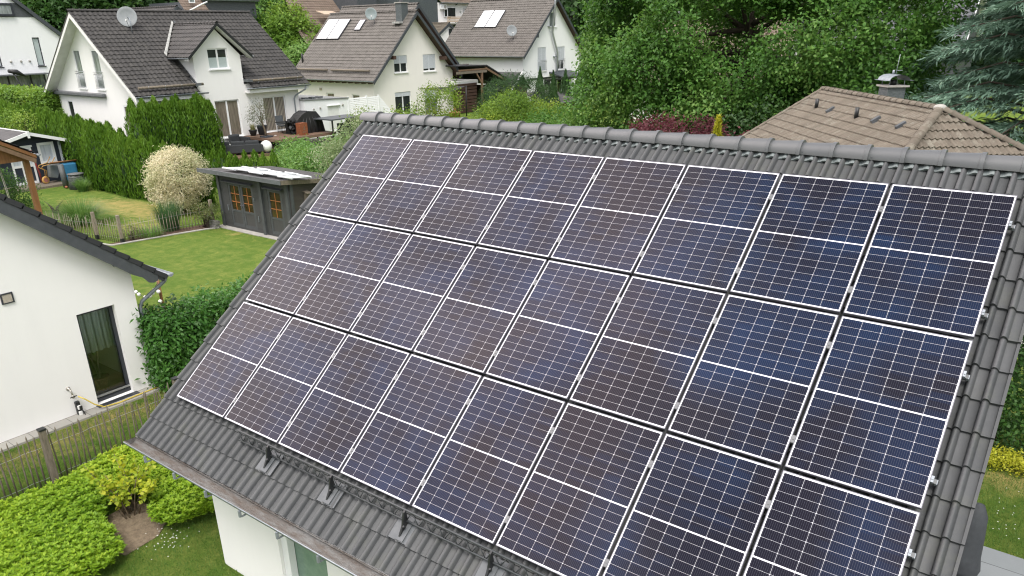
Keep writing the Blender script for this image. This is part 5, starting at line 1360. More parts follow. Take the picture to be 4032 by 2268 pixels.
window(sh, WF((-61.55, 36.1, 10.3), (0, 1, 0), (1, 0, 0)), 0, .65, .35, 1.2, depth=-.1, mull=(), pm='glass_grey', sill=0, name='dormer_window')
b = MB(); b.tube([(-61.0, 35.75, 9.95), (-61.0, 37.2, 10.55), (-61.0, 37.8, 10.75)], .07, 7); b.build('downpipe', MT['white_frame'], sh)
bv = thing('brown_roofed_villa', 'villa with a steep brown roof and striped awning left of the slate block', 'house', (-62, 56, 2))
tile_roof('roof', MT['tile_clay'], bv, (-57.5, 47.0, 6.2), (0, 1, 0), 13.5, unit(np.array((-1, 0.0, 1.0))), 12, .32, .36, prof_wave(.05), .04, keep=lambda a, s: a > .28 * s - .6)
w = MB(); w.box(-66, -58.2, 47.6, 60, 1.5, 6.4); w.build('wall', MT['plaster_white'], bv)
b = MB(); b.prism([(-60.2, 50.6, 10.0), (-58.9, 50.6, 9.65), (-58.9, 52.9, 9.65), (-60.2, 52.9, 10.0)], (0, 0, .06)); b.build('awning', MT['awning_cream'], bv)
w = MB(); w.box(-63, -58.5, 55.2, 58.2, 9, 12.4); w.prism([(-58.5, 55.2, 12.4), (-58.5, 58.2, 12.4), (-58.5, 56.7, 14)], (-5, 0, 0)); w.build('dormer', MT['slate'], bv)
bh = thing('balcony_house', 'white apartment house with slate shingle side and wooden balcony', 'house', (-60, 68, 2))
w = MB(); w.box(-66, -55, 64.9, 80, 1.5, 10.95); w.build('wall', MT['plaster_white'], bh)
w = MB(); w.box(-66, -55.05, 60.0, 64.88, 1.5, 14.5); w.build('slate_wall', MT['slate_shingle'], bh)
tile_roof('roof', MT['tile_clay'], bh, (-54.5, 64.95, 10.95), (0, 1, 0), 15.5, unit(np.array((-1, 0, .75))), 7, .32, .36)
b = MB(); gutter(b, (-54.45, 64.95, 10.95), (-54.45, 80, 10.95), .09); b.build('gutter', MT['zinc'], bh)
bf = WF((-55, 64.9, 0), (0, 1, 0), (1, 0, 0))
window(bh, bf, .95, 3.15, 9.36, 10.45, depth=-.08, mull=(.28,), pm='glass_dark', sill=0); window(bh, bf, 4.75, 6.4, 9.6, 10.42, depth=-.08, pm='glass_dark', sill=0)
b = MB(); bf.box(b, 0, 9, 8.55, 8.7, .02, 1.4); bb = b.build('balcony', MT['concrete'], bh)
for z in (8.78, 8.95, 9.12, 9.28): b = MB(); bf.box(b, 0, 9, z, z + .11, 1.36, 1.4); b.build('board', MT['awning_cream'], bb)
b = MB(); bf.box(b, .3, 1.15, 10.2, 10.78, .02, .4); acu = b.build('air_conditioner', MT['white_frame'], bh, bevel=.03); b = MB(); b.lathe(bf.p(.85, 10.49, .402), [(.2, 0), (.2, .02)], 16, (1, 0, 0)); b.build('fan_grille', MT['concrete'], acu)
sm, smw, _ = gable_house('small_gabled_house', 'small white gable with one dark window and tan roof between the two big roofs', -52, -58, 61.6, 64.7, 7.6, 63.15, 8.65, 'plaster_white', 'tile_tan', .25, .15, (), 3, verge='fascia_slate')
window(sm, smw, 1.55, 2.1, 7.3, 8.05, depth=-.06, mull=(), fm='dark_frame', pm='glass_dark', sill=0)

# carport with its posts beside house 3, shed, pergola and sail
cp = thing('carport', 'timber carport with sloping roof beside the cream gabled house', 'carport', (-37, 47, 1))
b = MB()
for k in range(22): b.tube([(-34.4, 43.9 + k * .175, 4.98 - k * .004), (-40, 43.9 + k * .175, 4.98 - k * .004)], .06, 6, False)
b.build('roof', MT['tile_black'], cp)
b = MB(); b.prism([(-34.4, 47.7, 4.95), (-34.4, 52.4, 3.05), (-34.4, 52.4, 2.95), (-34.4, 47.7, 4.84)], (-5.6, 0, 0)); b.build('side_roof', MT['tile_black'], cp)
b = MB(); b.box(-34.6, -34.45, 43.6, 47.75, 4.32, 4.52); b.build('beam', MT['grey_wood'], cp)
b = MB(); b.box(-34.58, -34.47, 43.9, 47.7, 4.55, 4.68); b.prism([(-34.46, 47.6, 4.80), (-34.46, 52.3, 2.92), (-34.46, 52.3, 2.72), (-34.46, 47.6, 4.6)], (-.08, 0, 0)); b.build('rafter', MT['beam_wood'], cp)
b = MB(); b.box(-34.6, -34.44, 47.0, 47.16, 1, 4.32); b.build('post', MT['beam_wood'], cp); b = MB(); b.obox((-34.52, 46.3, 4.3), (1, 0, 0), unit(np.array((0, .75, -.9))), (0, .77, .64), -.05, .05, 0, 1.15, -.06, .06); b.build('brace', MT['beam_wood'], cp)
b = MB(); b.box(-40.1, -40, 43.9, 52, .8, 4.8); b.box(-40, -34.5, 51.9, 52, .8, 2.9); b.build('back_wall', MT['beam_dark'], cp)
b = MB()
for k in range(9): b.box(-35.1, -35.05, 43.95, 47.0, 1.0 + k * .28, 1.22 + k * .28)
b.build('slat_screen', MT['beam_dark'], cp)
b = MB(); b.box(-38, -35.2, 44.0, 47.4, 3.35, 3.7); tag(b.build('caravan_roof', MT['white_paint'], bevel=.06), 'white vehicle roof glimpsed inside the dark timber carport', 'vehicle')
ss = thing('shade_sail', 'dark grey shade sail stretched from the cream house to a mast', 'shade sail', (-33.6, 41.5, 1)); b = MB(); b.prism([(-35.9, 40.2, 3.35), (-33.0, 42.9, 3.45), (-33.5, 41.6, 3.0)], (0, 0, .03)); b.build('sail', MT['cover_black'], ss)
b = MB(); b.tube([(-33.0, 42.9, 1), (-33.0, 42.95, 3.5)], .05, 6); b.build('mast', MT['black_metal'], ss)
tc = thing('terracotta_stove', 'reddish brown garden stove by the shade sail mast', 'garden stove', (-31, 39, .9)); b = MB(); b.lathe((-31, 39, .9), [(.42, 0), (.42, .75), (.5, .8), (.5, .86), (.2, .95)], 12); b.build('body', MT['terracotta'], tc); b = MB(); b.tube([(-31, 39, 1.8), (-31, 39, 2.1)], .09, 8); b.build('chimney', MT['terracotta'], tc)
gs = thing('felt_roofed_hut', 'dark brown hut with worn felt roof below the pergola', 'hut', (-29, 51.5, .9)); b = MB(); b.box(-32, -28.6, 48.6, 53.5, .6, 1.65); b.build('wall', MT['brown_board'], gs); b = MB(); b.prism([(-28.2, 48.2, 1.62), (-28.2, 53.9, 1.62), (-31.5, 53.9, 2.45), (-31.5, 49.4, 2.45)], (0, 0, .08)); b.build('roof', MT['felt_dark'], gs)
b = MB(); b.prism([(-28.4, 49.4, 1.72), (-28.4, 51.0, 1.72), (-29.8, 51.6, 2.08), (-29.8, 50.6, 2.08)], (0, 0, .02)); b.build('worn_patch', MT['concrete'], gs)
pg = thing('pergola', 'black steel pergola and railing in front of the flue house', 'pergola', (-32.5, 56, 1))
for y in (55.0, 58.5, 62): b = MB(); b.box(-32.6, -32.45, y, y + .13, .9, 3.2); b.build('post', MT['black_metal'], pg)
b = MB(); b.box(-32.62, -32.43, 54.6, 62.6, 3.2, 3.36); b.box(-34.9, -34.7, 54.6, 62.6, 3.2, 3.36); b.build('beam', MT['black_metal'], pg)
b = MB(); b.box(-32.55, -32.5, 54.6, 62.4, 1.3, 2.1); b.build('railing', MT['anthracite_metal'], pg)
tg = thing('toy_gable', 'tiny dark roofed playhouse with white carved bargeboards behind the carport', 'playhouse', (-31, 50, 1)); b = MB(); b.prism([(-33.2, 51.4, 4.1), (-36.5, 51.4, 4.1), (-36.5, 49.6, 2.6), (-33.2, 49.6, 2.6)], (0, 0, .06)); b.prism([(-33.2, 51.4, 4.1), (-36.5, 51.4, 4.1), (-36.5, 53.0, 2.6), (-33.2, 53.0, 2.6)], (0, 0, .06)); b.build('roof', MT['felt_dark'], tg)
b = MB(); b.prism([(-33.15, 51.4, 4.22), (-33.15, 49.6, 2.72), (-33.15, 49.6, 2.5), (-33.15, 51.4, 3.98)], (.06, 0, 0)); b.prism([(-33.15, 51.4, 4.22), (-33.15, 53.0, 2.72), (-33.15, 53.0, 2.5), (-33.15, 51.4, 3.98)], (.06, 0, 0)); b.build('bargeboard', MT['white_frame'], tg); b = MB(); b.box(-36, -33.4, 50.1, 52.6, .8, 3.0); b.build('wall', MT['beam_dark'], tg)

# brown hipped roof with the slate chimney on the right
br = thing('hipped_house', 'low house with a lichen spotted tan hipped roof and slate chimney', 'house', (4, 18.5, .5))
A, B = np.array((1.95, 21.1, 5.6)), np.array((6.45, 15.36, 5.6)); d = unit(B - A); nn = np.array((d[1], -d[0], 0))
sl = R(31); run = 4.6; drop = run * math.tan(sl)
dn = unit(np.array((nn[0] * run, nn[1] * run, -drop))); S = math.hypot(run, drop); Lr = np.linalg.norm(B - A)
tile_roof('roof', MT['tile_tan'], br, A + dn * S - d * .3, d, Lr + run + .3, -dn, S, .15, .34, prof_wave(.05, 5), .04, keep=lambda a, s: a < Lr + .3 + (S - s) / S * run - .02)
tile_roof('hip_roof', MT['tile_tan'], br, B + d * run + nn * run - np.array((0, 0, drop)), -nn, 2 * run, unit(np.array((-d[0] * run, -d[1] * run, drop))), S, .15, .34, prof_wave(.05, 5), .04, keep=lambda a, s: run * s / S < a < 2 * run - run * s / S)
b = MB(); dn2 = unit(np.array((-nn[0] * run, -nn[1] * run, -drop))); b.prism([A - d * .3, B, B + d * run - nn * run - np.array((0, 0, drop)), A - d * .3 + dn2 * S], (0, 0, -.06)); b.build('roof_back', MT['tile_tan'], br)
ridge_caps('ridge_cap', MT['tile_tan'], br, A - d * .35 + (0, 0, .03), B + (0, 0, .03), .13, .36); ridge_caps('hip_cap', MT['tile_tan'], br, B + d * run + nn * run - np.array((0, 0, drop - .05)), B + (0, 0, .05), .13, .36)
ridge_caps('hip_cap', MT['tile_tan'], br, B + d * run - nn * run - np.array((0, 0, drop - .05)), B + (0, 0, .05), .13, .36); ridge_caps('verge_cap', MT['tile_tan'], br, A - d * .3 + dn * S + (0, 0, .06), A - d * .3 + (0, 0, .06), .09, .34, .6)
b = MB(); b.ball(B + (0, 0, .05), .17, 8, sz=.6); b.build('hip_cap', MT['concrete'], br)
w = MB(); w.prism([A + dn * (S - .5) - nn * .1 * 0, A - nn * (run - .5) - np.array((0, 0, drop)), B + d * (run - .5) - nn * (run - .5) - np.array((0, 0, drop + .05)), B + d * (run - .5) + nn * (run - .5) - np.array((0, 0, drop + .05))], (0, 0, -2.6)); w.build('wall', MT['plaster_warm'], br)
P = lambda a, o, h=0: A + d * a + dn * (o / math.cos(sl)) + np.array((0, 0, h))
for a, o in ((1.35, .88), (4.42, .90)):
    b = MB(); q = P(a, o, .02); b.tube([q, q + (0, 0, .34)], .065, 8); v_ = b.build('vent_pipe', MT['black_metal'], br); b = MB(); b.obox(q, d, dn, np.cross(dn, d) * -1, -.14, .14, -.12, .14, .0, .09); b.build('vent_base', MT['black_metal'], v_)
for a, o in ((2.5, .86), (5.6, .84), (7.05, .84)): b = MB(); b.obox(P(a, o, .05), d, dn, np.cross(d, dn), -.06, .06, -.13, .15, -.09, .05); b.build('vent_tile', MT['slate'], br)
Cc = np.array((4.72, 17.85, 0)); u2 = unit(np.array((1.0, .03, 0))); q0 = unit(np.array((.55, -.84, 0))); u2, v2 = d, -nn
cb_ = A + d * 2.95 - nn * .85; cb_[2] = 0
b = MB(); b.obox(cb_, u2, v2, (0, 0, 1), -.29, .29, -.29, .29, 4.6, 5.90); ch_ = b.build('chimney', MT['slate_shingle'], br)
b = MB(); b.obox(cb_, u2, v2, (0, 0, 1), -.365, .365, -.365, .365, 5.905, 5.96); b.build('chimney_cap', MT['concrete'], ch_)
b = MB(); an = np.linspace(0, math.pi, 13); hw = .33
outer = [(math.cos(t) * -hw, .17 * math.sin(t)) for t in an]; outer = [(-.47, .0)] + outer + [(.47, .0)]
vs = []
for q in (-.40, .40):
    for t in (0, .012): vs += [cb_ + u2 * q + v2 * x + np.array((0, 0, 6.10 + z + t)) for x, z in outer]
k = len(outer); fs = [(i, i + 1, 2 * k + i + 1, 2 * k + i) for i in range(k - 1)] + [(k + i, k + i + 1, 3 * k + i + 1, 3 * k + i) for i in range(k - 1)]
b.add(vs, fs, True); b.build('cowl', MT['zinc'], ch_)
for x, y in ((-.24, -.24), (.24, -.24), (-.24, .24), (.24, .24)): b = MB(); b.tube([cb_ + u2 * x + v2 * y + np.array((0, 0, 5.96)), cb_ + u2 * x + v2 * y + np.array((0, 0, 6.16))], .014, 5); b.build('cowl_leg', MT['zinc'], ch_)
b = MB(); b.tube([cb_ + (0, 0, 5.96), cb_ + (0, 0, 6.12)], .10, 10); b.build('flue', MT['black_metal'], ch_)
b = MB(); b.tube([cb_ - u2 * .10 + np.array((0, 0, 6.26)), cb_ - u2 * .10 + np.array((0, 0, 6.41))], .035, 8); b.build('flue_stub', MT['zinc'], ch_)
b = MB(); b.tube([cb_ + u2 * .06 + np.array((0, 0, 6.26)), cb_ + u2 * .12 + np.array((0, 0, 6.89))], .010, 6); b.tube([cb_ + u2 * .075 + np.array((0, 0, 6.40)), cb_ + u2 * .075 + np.array((.18, .02, 6.41))], .008, 5); b.build('lightning_rod', MT['zinc'], ch_)

# houses half hidden by the oak
ho, _, _ = gable_house('oak_house', 'clay roofed house almost hidden behind the big oak', -8.0, -18, 44, 54, 3.2, 49, 8.2, 'plaster_white', 'tile_clay', .5, .5, (), .8, verge='fascia_slate')
hs2, _, _ = gable_house('grey_slate_house', 'slate sided house glimpsed above the chimney between oak and cedar', 2.0, -7, 52, 60, 6.0, 56, 11.5, 'slate', 'slate', .3, .3, (), 1.0, verge='white_frame')

# ------------------------------------------------------------------ the dark garden shed
gs = thing('garden_shed', 'dark grey timber shed with orange barred windows and a sloping roof', 'shed', (-17.2, 11, 0))
SY = 9.63
sf = WF((-19.7, SY, 0), (1, 0, 0), (0, -1, 0)); zf = lambda x: 2.33
dd = [(.68, 2.42, .12, 1.97), (3.38, 4.32, .12, 1.97)]
b = MB(); wall_face(b, sf, [(0, .03), (4.8, .03), (4.8, 2.36), (0, 2.36)], dd, .07); b.build('front_wall', MT['shed_wood'], gs)
b = MB(); b.add([(-14.9, SY, .03), (-14.9, SY + 3, .03), (-14.9, SY + 3, 2.0), (-14.9, SY, 2.36)], [(0, 1, 2, 3)]); b.build('side_wall', MT['shed_brown'], gs)
b = MB(); b.add([(-19.7, SY, .03), (-19.7, SY + 3, .03), (-19.7, SY + 3, 2.0), (-19.7, SY, 2.36)], [(0, 1, 2, 3)]); b.add([(-19.7, SY + 3, .03), (-14.9, SY + 3, .03), (-14.9, SY + 3, 2.0), (-19.7, SY + 3, 2.0)], [(0, 1, 2, 3)]); b.build('rear_wall', MT['shed_wood'], gs)
for a in (.06, 3.0, 4.72):
    b = MB(); sf.box(b, a - .08, a + .08, .03, 2.34, .005, .06 if a < 3 else .09); b.build('corner_board', MT['shed_trim'], gs)
b = MB(); b.box(-14.88, -14.8, SY + .02, SY + .14, .03, 2.32); b.build('corner_board', MT['shed_trim'], gs)
b = MB(); b.prism([(-20.35, SY - .45, 2.40), (-14.75, SY - .45, 2.40), (-14.75, SY + 3.3, 1.98), (-20.35, SY + 3.3, 1.98)], (0, 0, .1)); b.build('roof', MT['felt_dark'], gs)
b = MB(); b.box(-20.37, -14.73, SY - .49, SY - .452, 2.36, 2.53); b.build('fascia', MT['slate_grey'], gs)
b = MB(); b.prism([(-14.745, SY - .45, 2.36), (-14.745, SY + 3.3, 1.95), (-14.745, SY + 3.3, 2.11), (-14.745, SY - .45, 2.53)], (.035, 0, 0)); b.build('fascia', MT['grey_wood'], gs)


def shed_door(a0, a1, leafs):
    for i in range(leafs):
        x0 = a0 + (a1 - a0) * i / leafs; x1 = a0 + (a1 - a0) * (i + 1) / leafs; w_ = x1 - x0
        b = MB(); z0, z1 = .12, 1.97; g0, g1, zb = x0 + .13, x1 - .13, .84
        for q in ((x0 + .01, g0, z0, z1), (g1, x1 - .01, z0, z1), (g0, g1, z1 - .1, z1), (g0, g1, z0, z0 + .12), (g0, g1, zb - .09, zb)): sf.box(b, *q, -.05, -.005)
        o = b.build('door', MT['shed_trim'], gs)
        b = MB(); sf.box(b, g0, g1, z0 + .12, zb - .09, -.04, -.02); b.build('board_panel', MT['shed_door'], o)
        b = MB(); sf.box(b, g0, g1, zb, z1 - .1, -.045, -.03); b.build('pane', MT['glass_shed'], o)
        b = MB(); gm = (g0 + g1) / 2; sf.box(b, gm - .014, gm + .014, zb, z1 - .1, -.029, -.008)
        for k in (1, 2): zz = zb + (z1 - .1 - zb) * k / 3; sf.box(b, g0, g1, zz - .014, zz + .014, -.0285, -.009)
        b.build('glazing_bars', MT['orange_wood'], o)
        hx = x1 - .07 if (leafs == 2 and i == 0) else x0 + .07
        b = MB(); b.tube([sf.p(hx, 1.08, -.005), sf.p(hx, 1.08, .05), sf.p(hx + .09, 1.08, .05)], .012, 6); sf.box(b, hx - .02, hx + .02, .98, 1.16, -.004, .004); b.build('handle', MT['alu'], o)


shed_door(*dd[0][:2], 2); shed_door(*dd[1][:2], 1)
for a0, a1 in ((.40, 2.5), (3.22, 4.42)):
    b = MB(); b.prism([sf.p(a0, 2.08, .005), sf.p(a0, 2.03, .14), sf.p(a0, 2.0, .14), sf.p(a0, 2.05, .005)], (a1 - a0, 0, 0)); b.build('door_canopy', MT['shed_trim'], gs)
for a, z0, z1 in ((.52, .75, 1.0), (2.6, .5, .75), (2.45, 1.35, 1.5)): b = MB(); sf.box(b, a - .012, a + .012, z0, z1, .003, .03); b.build('latch', MT['zinc'], gs)
b = MB(); sf.box(b, -.2, 2.9, -.02, .028, -.1, .35); sf.box(b, 2.91, 5.2, -.02, .024, -.1, .32); tag(b.build('stone_strip', MT['concrete']), kind='structure')
for i in range(5):
    b = MB(); x0 = -19.0 + i * .92; y0 = SY + .1 + .12 * (i % 2)
    b.tube([(x0, y0 - .2, 2.60), (x0 + .86, y0 - .2, 2.60)], .045, 8); b.tube([(x0, y0 + .75, 2.50), (x0 + .86, y0 + .75, 2.50)], .045, 8)
    for k in range(9): b.tube([(x0 + .06 + k * .093, y0 - .2, 2.60), (x0 + .06 + k * .093, y0 + .75, 2.50)], .018, 5)
    pos_ = ('at the left end of', 'second from the left on', 'in the middle of', 'second from the right on', 'at the right end of')[i]
    sc = thing('pool_heater', 'white tube mat heating pool water, %s the shed roof' % pos_, 'pool heater', (x0, y0, 2.5), 'tube mats on the shed roof'); b.build('tube_mat', MT['tube_white'], sc)
    b = MB(); b.prism([(x0 + .05, y0 - .13, 2.575), (x0 + .82, y0 - .1, 2.575), (x0 + .80, y0 + .70, 2.485), (x0 + .08, y0 + .66, 2.485)], (0, 0, .012)); b.build('foil', MT['foil_white'], sc)
bh_ = thing('birdhouse', 'small wooden nesting box on the side wall of the dark shed', 'birdhouse', (-14.8, 10.42, 1.5))
b = MB(); b.box(-14.87, -14.70, 10.33, 10.51, 1.52, 1.84); b.build('box', MT['grey_wood'], bh_); b = MB(); b.prism([(-14.89, 10.3, 1.9), (-14.62, 10.3, 1.83), (-14.62, 10.3, 1.86), (-14.89, 10.3, 1.93)], (0, .24, 0)); b.build('roof', MT['grey_wood'], bh_)
b = MB(); b.lathe((-14.699, 10.42, 1.72), [(.018, 0), (.018, .004)], 10, (1, 0, 0)); b.build('entrance_hole', MT['black_metal'], bh_)
for i, (x, y, z) in enumerate(((-19.95, 9.05, 0), (-19.62, 9.12, 0), (-19.9, 9.08, .17), (-19.58, 9.16, .17), (-20.0, 9.1, .34))):
    b = MB(); b.box(x - .16, x + .15, y - .1, y + .1, z, z + .165)
    tag(b.build('concrete_block', MT['stone'], bevel=.015), ('grey block at the bottom left of the low planter by the shed', 'grey block at the bottom right of the low planter by the shed', 'grey block in the middle of the planter stack', 'grey block lying right on the second planter layer', 'grey block topping the planter stack by the shed')[i], 'block', 'blocks of the planter by the shed')

# ------------------------------------------------------------------ picket fence and bed in the middle garden
pf = thing('garden_fence', 'pale split paling fence between the lawn and the ornamental grasses', 'fence', (-20.5, 6.5, 0))
path = [(-20.1, 9.3), (-20.3, 8.6), (-20.45, 7.8), (-20.5, 6.6), (-20.6, 5.46), (-22.1, 5.19), (-23.6, 4.7), (-25.2, 4.3)]
pts = []
for (x0, y0), (x1, y1) in zip(path[:-1], path[1:]):
    n = max(1, int(math.hypot(x1 - x0, y1 - y0) / .125)); pts += [(x0 + (x1 - x0) * i / n, y0 + (y1 - y0) * i / n) for i in range(n)]
for x, y in pts:
    b = MB(); h = r2.uniform(.82, 1.02); l1, l2 = r2.normal(0, .03, 2); b.tube([(x, y, 0), (x + l1 * .5, y + l2 * .5, h * .5), (x + l1, y + l2, h)], [.017, .017, .008], 6); b.build('pale', MT['pale_wood'], pf)
for x, y in ((-20.6, 5.46), (-22.1, 5.19), (-20.1, 9.35)):
    b = MB(); b.box(x - .06, x + .06, y - .06, y + .06, 0, 1.15); p_ = b.build('post', MT['pale_wood'], pf, bevel=.01); b = MB(); b.box(x - .066, x + .066, y - .066, y + .066, 0, .2); b.build('post_shoe', MT['black_metal'], p_)
for z in (.2, .7): b = MB(); b.tube([(x, y, z) for x, y in pts], .004, 4); b.build('wire', MT['steel'], pf)
sheet('bark_bed', [(-19.5, 9.2), (-19.75, 8.75), (-20.05, 7.6), (-20.22, 6.7), (-20.56, 5.0), (-20.9, 5.0), (-20.85, 7.8), (-20.6, 9.3), (-19.6, 9.6)], .022, 'mulch', .04)
b = MB(); b.tube([(-21.6, 4.75, .02), (-20.56, 4.98, .02), (-20.2, 6.7, .02), (-20.02, 7.6, .02), (-19.72, 8.75, .02), (-19.45, 9.2, .02)], .045, 6); tag(b.build('lawn_edging', MT['concrete']), kind='structure')


def grass_clump(name, label, c, n, L, spread, mat, W=.014, rad=.25, droop=1.2, group='ornamental grasses'):
    o = thing(name, label, 'ornamental grass', c, group); f = Fol(int(abs(c[0] * 10))); f.blades(np.array(c, float), n, L, spread, W, rad, droop, seg=5); f.build('foliage', MT[mat], o)
    return o


grass_clump('ornamental_grass', 'broad arching light green grass clump by the brown timber post', (-25.6, 6.2, 0), 1500, 1.6, 1.05, 'leaf_grass', .018, .55, 1.45)
grass_clump('ornamental_grass', 'tall upright dark green grass at the bend of the paling fence', (-20.95, 7.8, 0), 900, 1.4, .42, 'leaf_reed', .012, .38, .7)
grass_clump('ornamental_grass', 'small light grass tuft beside the grey compost bin', (-33.3, 10.0, 0), 420, .95, .7, 'leaf_grass', .018, .25, 1.1)
grass_clump('ornamental_grass', 'low soft green grass leaning on the paling fence', (-20.75, 6.75, 0), 500, .6, 1.0, 'leaf_grass', .012, .5, 1.2)


def bush(name, label, B, m, k, sig, L, W, mat, cat='shrub', group=None, seed=1, base=None, **kw):
    B = np.array(B, float); c = B[0]; bz = (base if base is not None else float(hgt(c[0], c[1])))
    o = thing(name, label, cat, (c[0], c[1], bz), group); f = Fol(seed); f.blobs(B, m, k, sig, L, W, seed=seed, **kw); f.build('crown', MT[mat], o)
    t = MB(); r_ = np.random.default_rng(seed)
    for i in range(7):
        q = B[i % len(B)]; e = q[:3] + r_.normal(0, .25, 3) * q[3:6]; t.tube([(c[0] + .08 * i - .2, c[1], bz - .05), ((c[0] + e[0]) / 2, (c[1] + e[1]) / 2, (bz + e[2]) / 2 + .1), e], [.035, .025, .008], 5)
    t.build('branches', MT['bark'], o)
    return o


bush('flowering_shrub', 'reddish green shrub growing in the block planter by the shed', [(-20.0, 8.9, .75, .5, .45, .32), (-19.6, 9.05, .7, .35, .35, .28)], 110, 12, .09, .07, .045, 'leaf_mixed', seed=71, base=0)
bush('flowering_shrub', 'low rusty red perennial between fence post and tall grass', [(-20.75, 5.95, .3, .3, .45, .28)], 50, 12, .07, .06, .035, 'leaf_mixed', seed=72, base=0)
# variegated willow on a short trunk
tree('willow_bush', 'round cream white variegated willow beside the dark shed', 'shrub', (-23.5, 10.0, 0), [(-23.5, 10.0, 1.72, 1.5, 1.4, 1.3), (-23.2, 9.9, 2.0, 1.2, 1.1, 1.0), (-23.6, 9.9, 1.2, 1.35, 1.2, 1.0)], 1150, 18, .10, .12, .036, 'leaf_willow', .07, th=1.5, seed=73, gap=.02, inner=.62, vs=2.2, upb=.4)

# ------------------------------------------------------------------ thuja hedges


def thuja_row(name, label, plants, dens=330, L=.22, W=.055, seed=81, cat='hedge', mat='leaf_thuja'):
    c0 = plants[0]; o = thing(name, label, cat, (c0[0], c0[1], c0[2])); f = Fol(seed); t = MB()
    for x, y, z, r_, h in plants:
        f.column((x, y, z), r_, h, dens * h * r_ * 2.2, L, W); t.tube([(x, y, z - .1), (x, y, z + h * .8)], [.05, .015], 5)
        t.lathe((x, y, z), [(r_ * .72, .05), (r_ * .68, h * .5), (r_ * .3, h * .8)], 8)  # dark filler core added around each trunk, its tone stands in for interior shade
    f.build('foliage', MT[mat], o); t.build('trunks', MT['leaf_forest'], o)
    return o


ra = np.random.default_rng(17)
P_ = []
for i in range(21):
    x = -23.4 - i * .50; P_.append((x, 10.95 + ra.normal(0, .05), 0, .55 + ra.uniform(-.05, .06), 2.42 + .105 * (-x - 23.4) + ra.uniform(-.1, .16)))
    if i % 2 == 0: P_.append((x - .2, 11.35, 0, .5, 2.45 + .105 * (-x - 23.4) + ra.uniform(-.1, .2)))
thuja_row('thuja_hedge', 'long clipped thuja hedge behind the willow, right stretch', P_, seed=81)
P_ = [(-33.4 - i * .56, 11.95 + ra.normal(0, .06) - .02 * i, 0.0, .6 + ra.uniform(-.05, .05), 3.45 + .03 * i + ra.uniform(-.12, .2)) for i in range(36)]
thuja_row('thuja_hedge', 'long clipped thuja hedge running left behind the blue garden shed', P_, 260, .26, .065, seed=82)
P_ = []
for i in range(11):
    t = i / 10; y = 12.9 + 4.7 * t; x = -31.6 - .3 * t
    P_.append((x, y, .55, .6 + .05 * math.sin(i * 2.3), 3.85 + .3 * math.sin(i * 1.7) * .6 - (.25 if i < 1 else 0)))
    P_.append((x - .7, y + .2, .55, .55, 3.8 + .25 * math.cos(i * 2.1)))
thuja_row('tall_thuja_hedge', 'tall bright green thuja hedge in front of the dormer house', P_, 330, .24, .06, seed=83)
labs = ['narrow young thuja, leftmost in the low row behind the shed', 'second young thuja from the left in the low row', 'third young thuja from the left in the low row', 'fourth young thuja from the left in the low row', 'young thuja in the middle of the low row', 'fourth young thuja from the right in the low row', 'third young thuja from the right in the low row', 'second young thuja from the right in the low row', 'plump young thuja at the right end of the low row']
for i in range(9):
    x = -27.6 + i * .72; y = 14.2 + ra.normal(0, .06); z = float(hgt(x, y)) - .05
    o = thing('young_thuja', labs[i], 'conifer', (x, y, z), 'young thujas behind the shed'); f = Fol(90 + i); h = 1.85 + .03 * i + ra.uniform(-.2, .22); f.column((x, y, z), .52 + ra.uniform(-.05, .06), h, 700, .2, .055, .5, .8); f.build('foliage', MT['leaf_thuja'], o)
    t = MB(); t.tube([(x, y, z - .1), (x, y, z + h * .7)], [.05, .02], 5); t.lathe((x, y, z), [(.28, .05), (.25, h * .4), (.08, h * .75)], 8); t.build('trunk', MT['leaf_forest'], o)  # mesh also holds an added dark core, the inner shade set in its colour
ob = thing('clipped_hedge', 'clipped bright beech hedge at the left edge beside the dormer house', 'hedge', (-50, 14.6, .9)); f = Fol(99); n = 2000
Cn = np.concatenate([np.stack([rng.uniform(-62, -44.4, n), np.full(n, 13.9), rng.uniform(1.0, 4.3, n)], 1), np.stack([rng.uniform(-62, -44.4, n), rng.uniform(13.9, 15.2, n), np.full(n, 4.32)], 1), np.stack([np.full(500, -44.4), rng.uniform(13.9, 15.2, 500), rng.uniform(1.2, 4.3, 500)], 1)]) + rng.normal(0, .08, (2 * n + 500, 3))
f.clumps(Cn, np.concatenate([np.tile((0, -1, .2), (n, 1)), np.tile((0, 0, 1.), (n, 1)), np.tile((1., 0, .2), (500, 1))]), .13, 7, .2, .13, upb=.6, vs=1.4); f.build('foliage', MT['leaf_lime'], ob)
b = MB(); b.box(-62, -44.7, 14.2, 14.9, .9, 4.1); b.build('branches', MT['leaf_forest'], ob)  # solid dark filler box, shade of the hedge's inside put into its colour

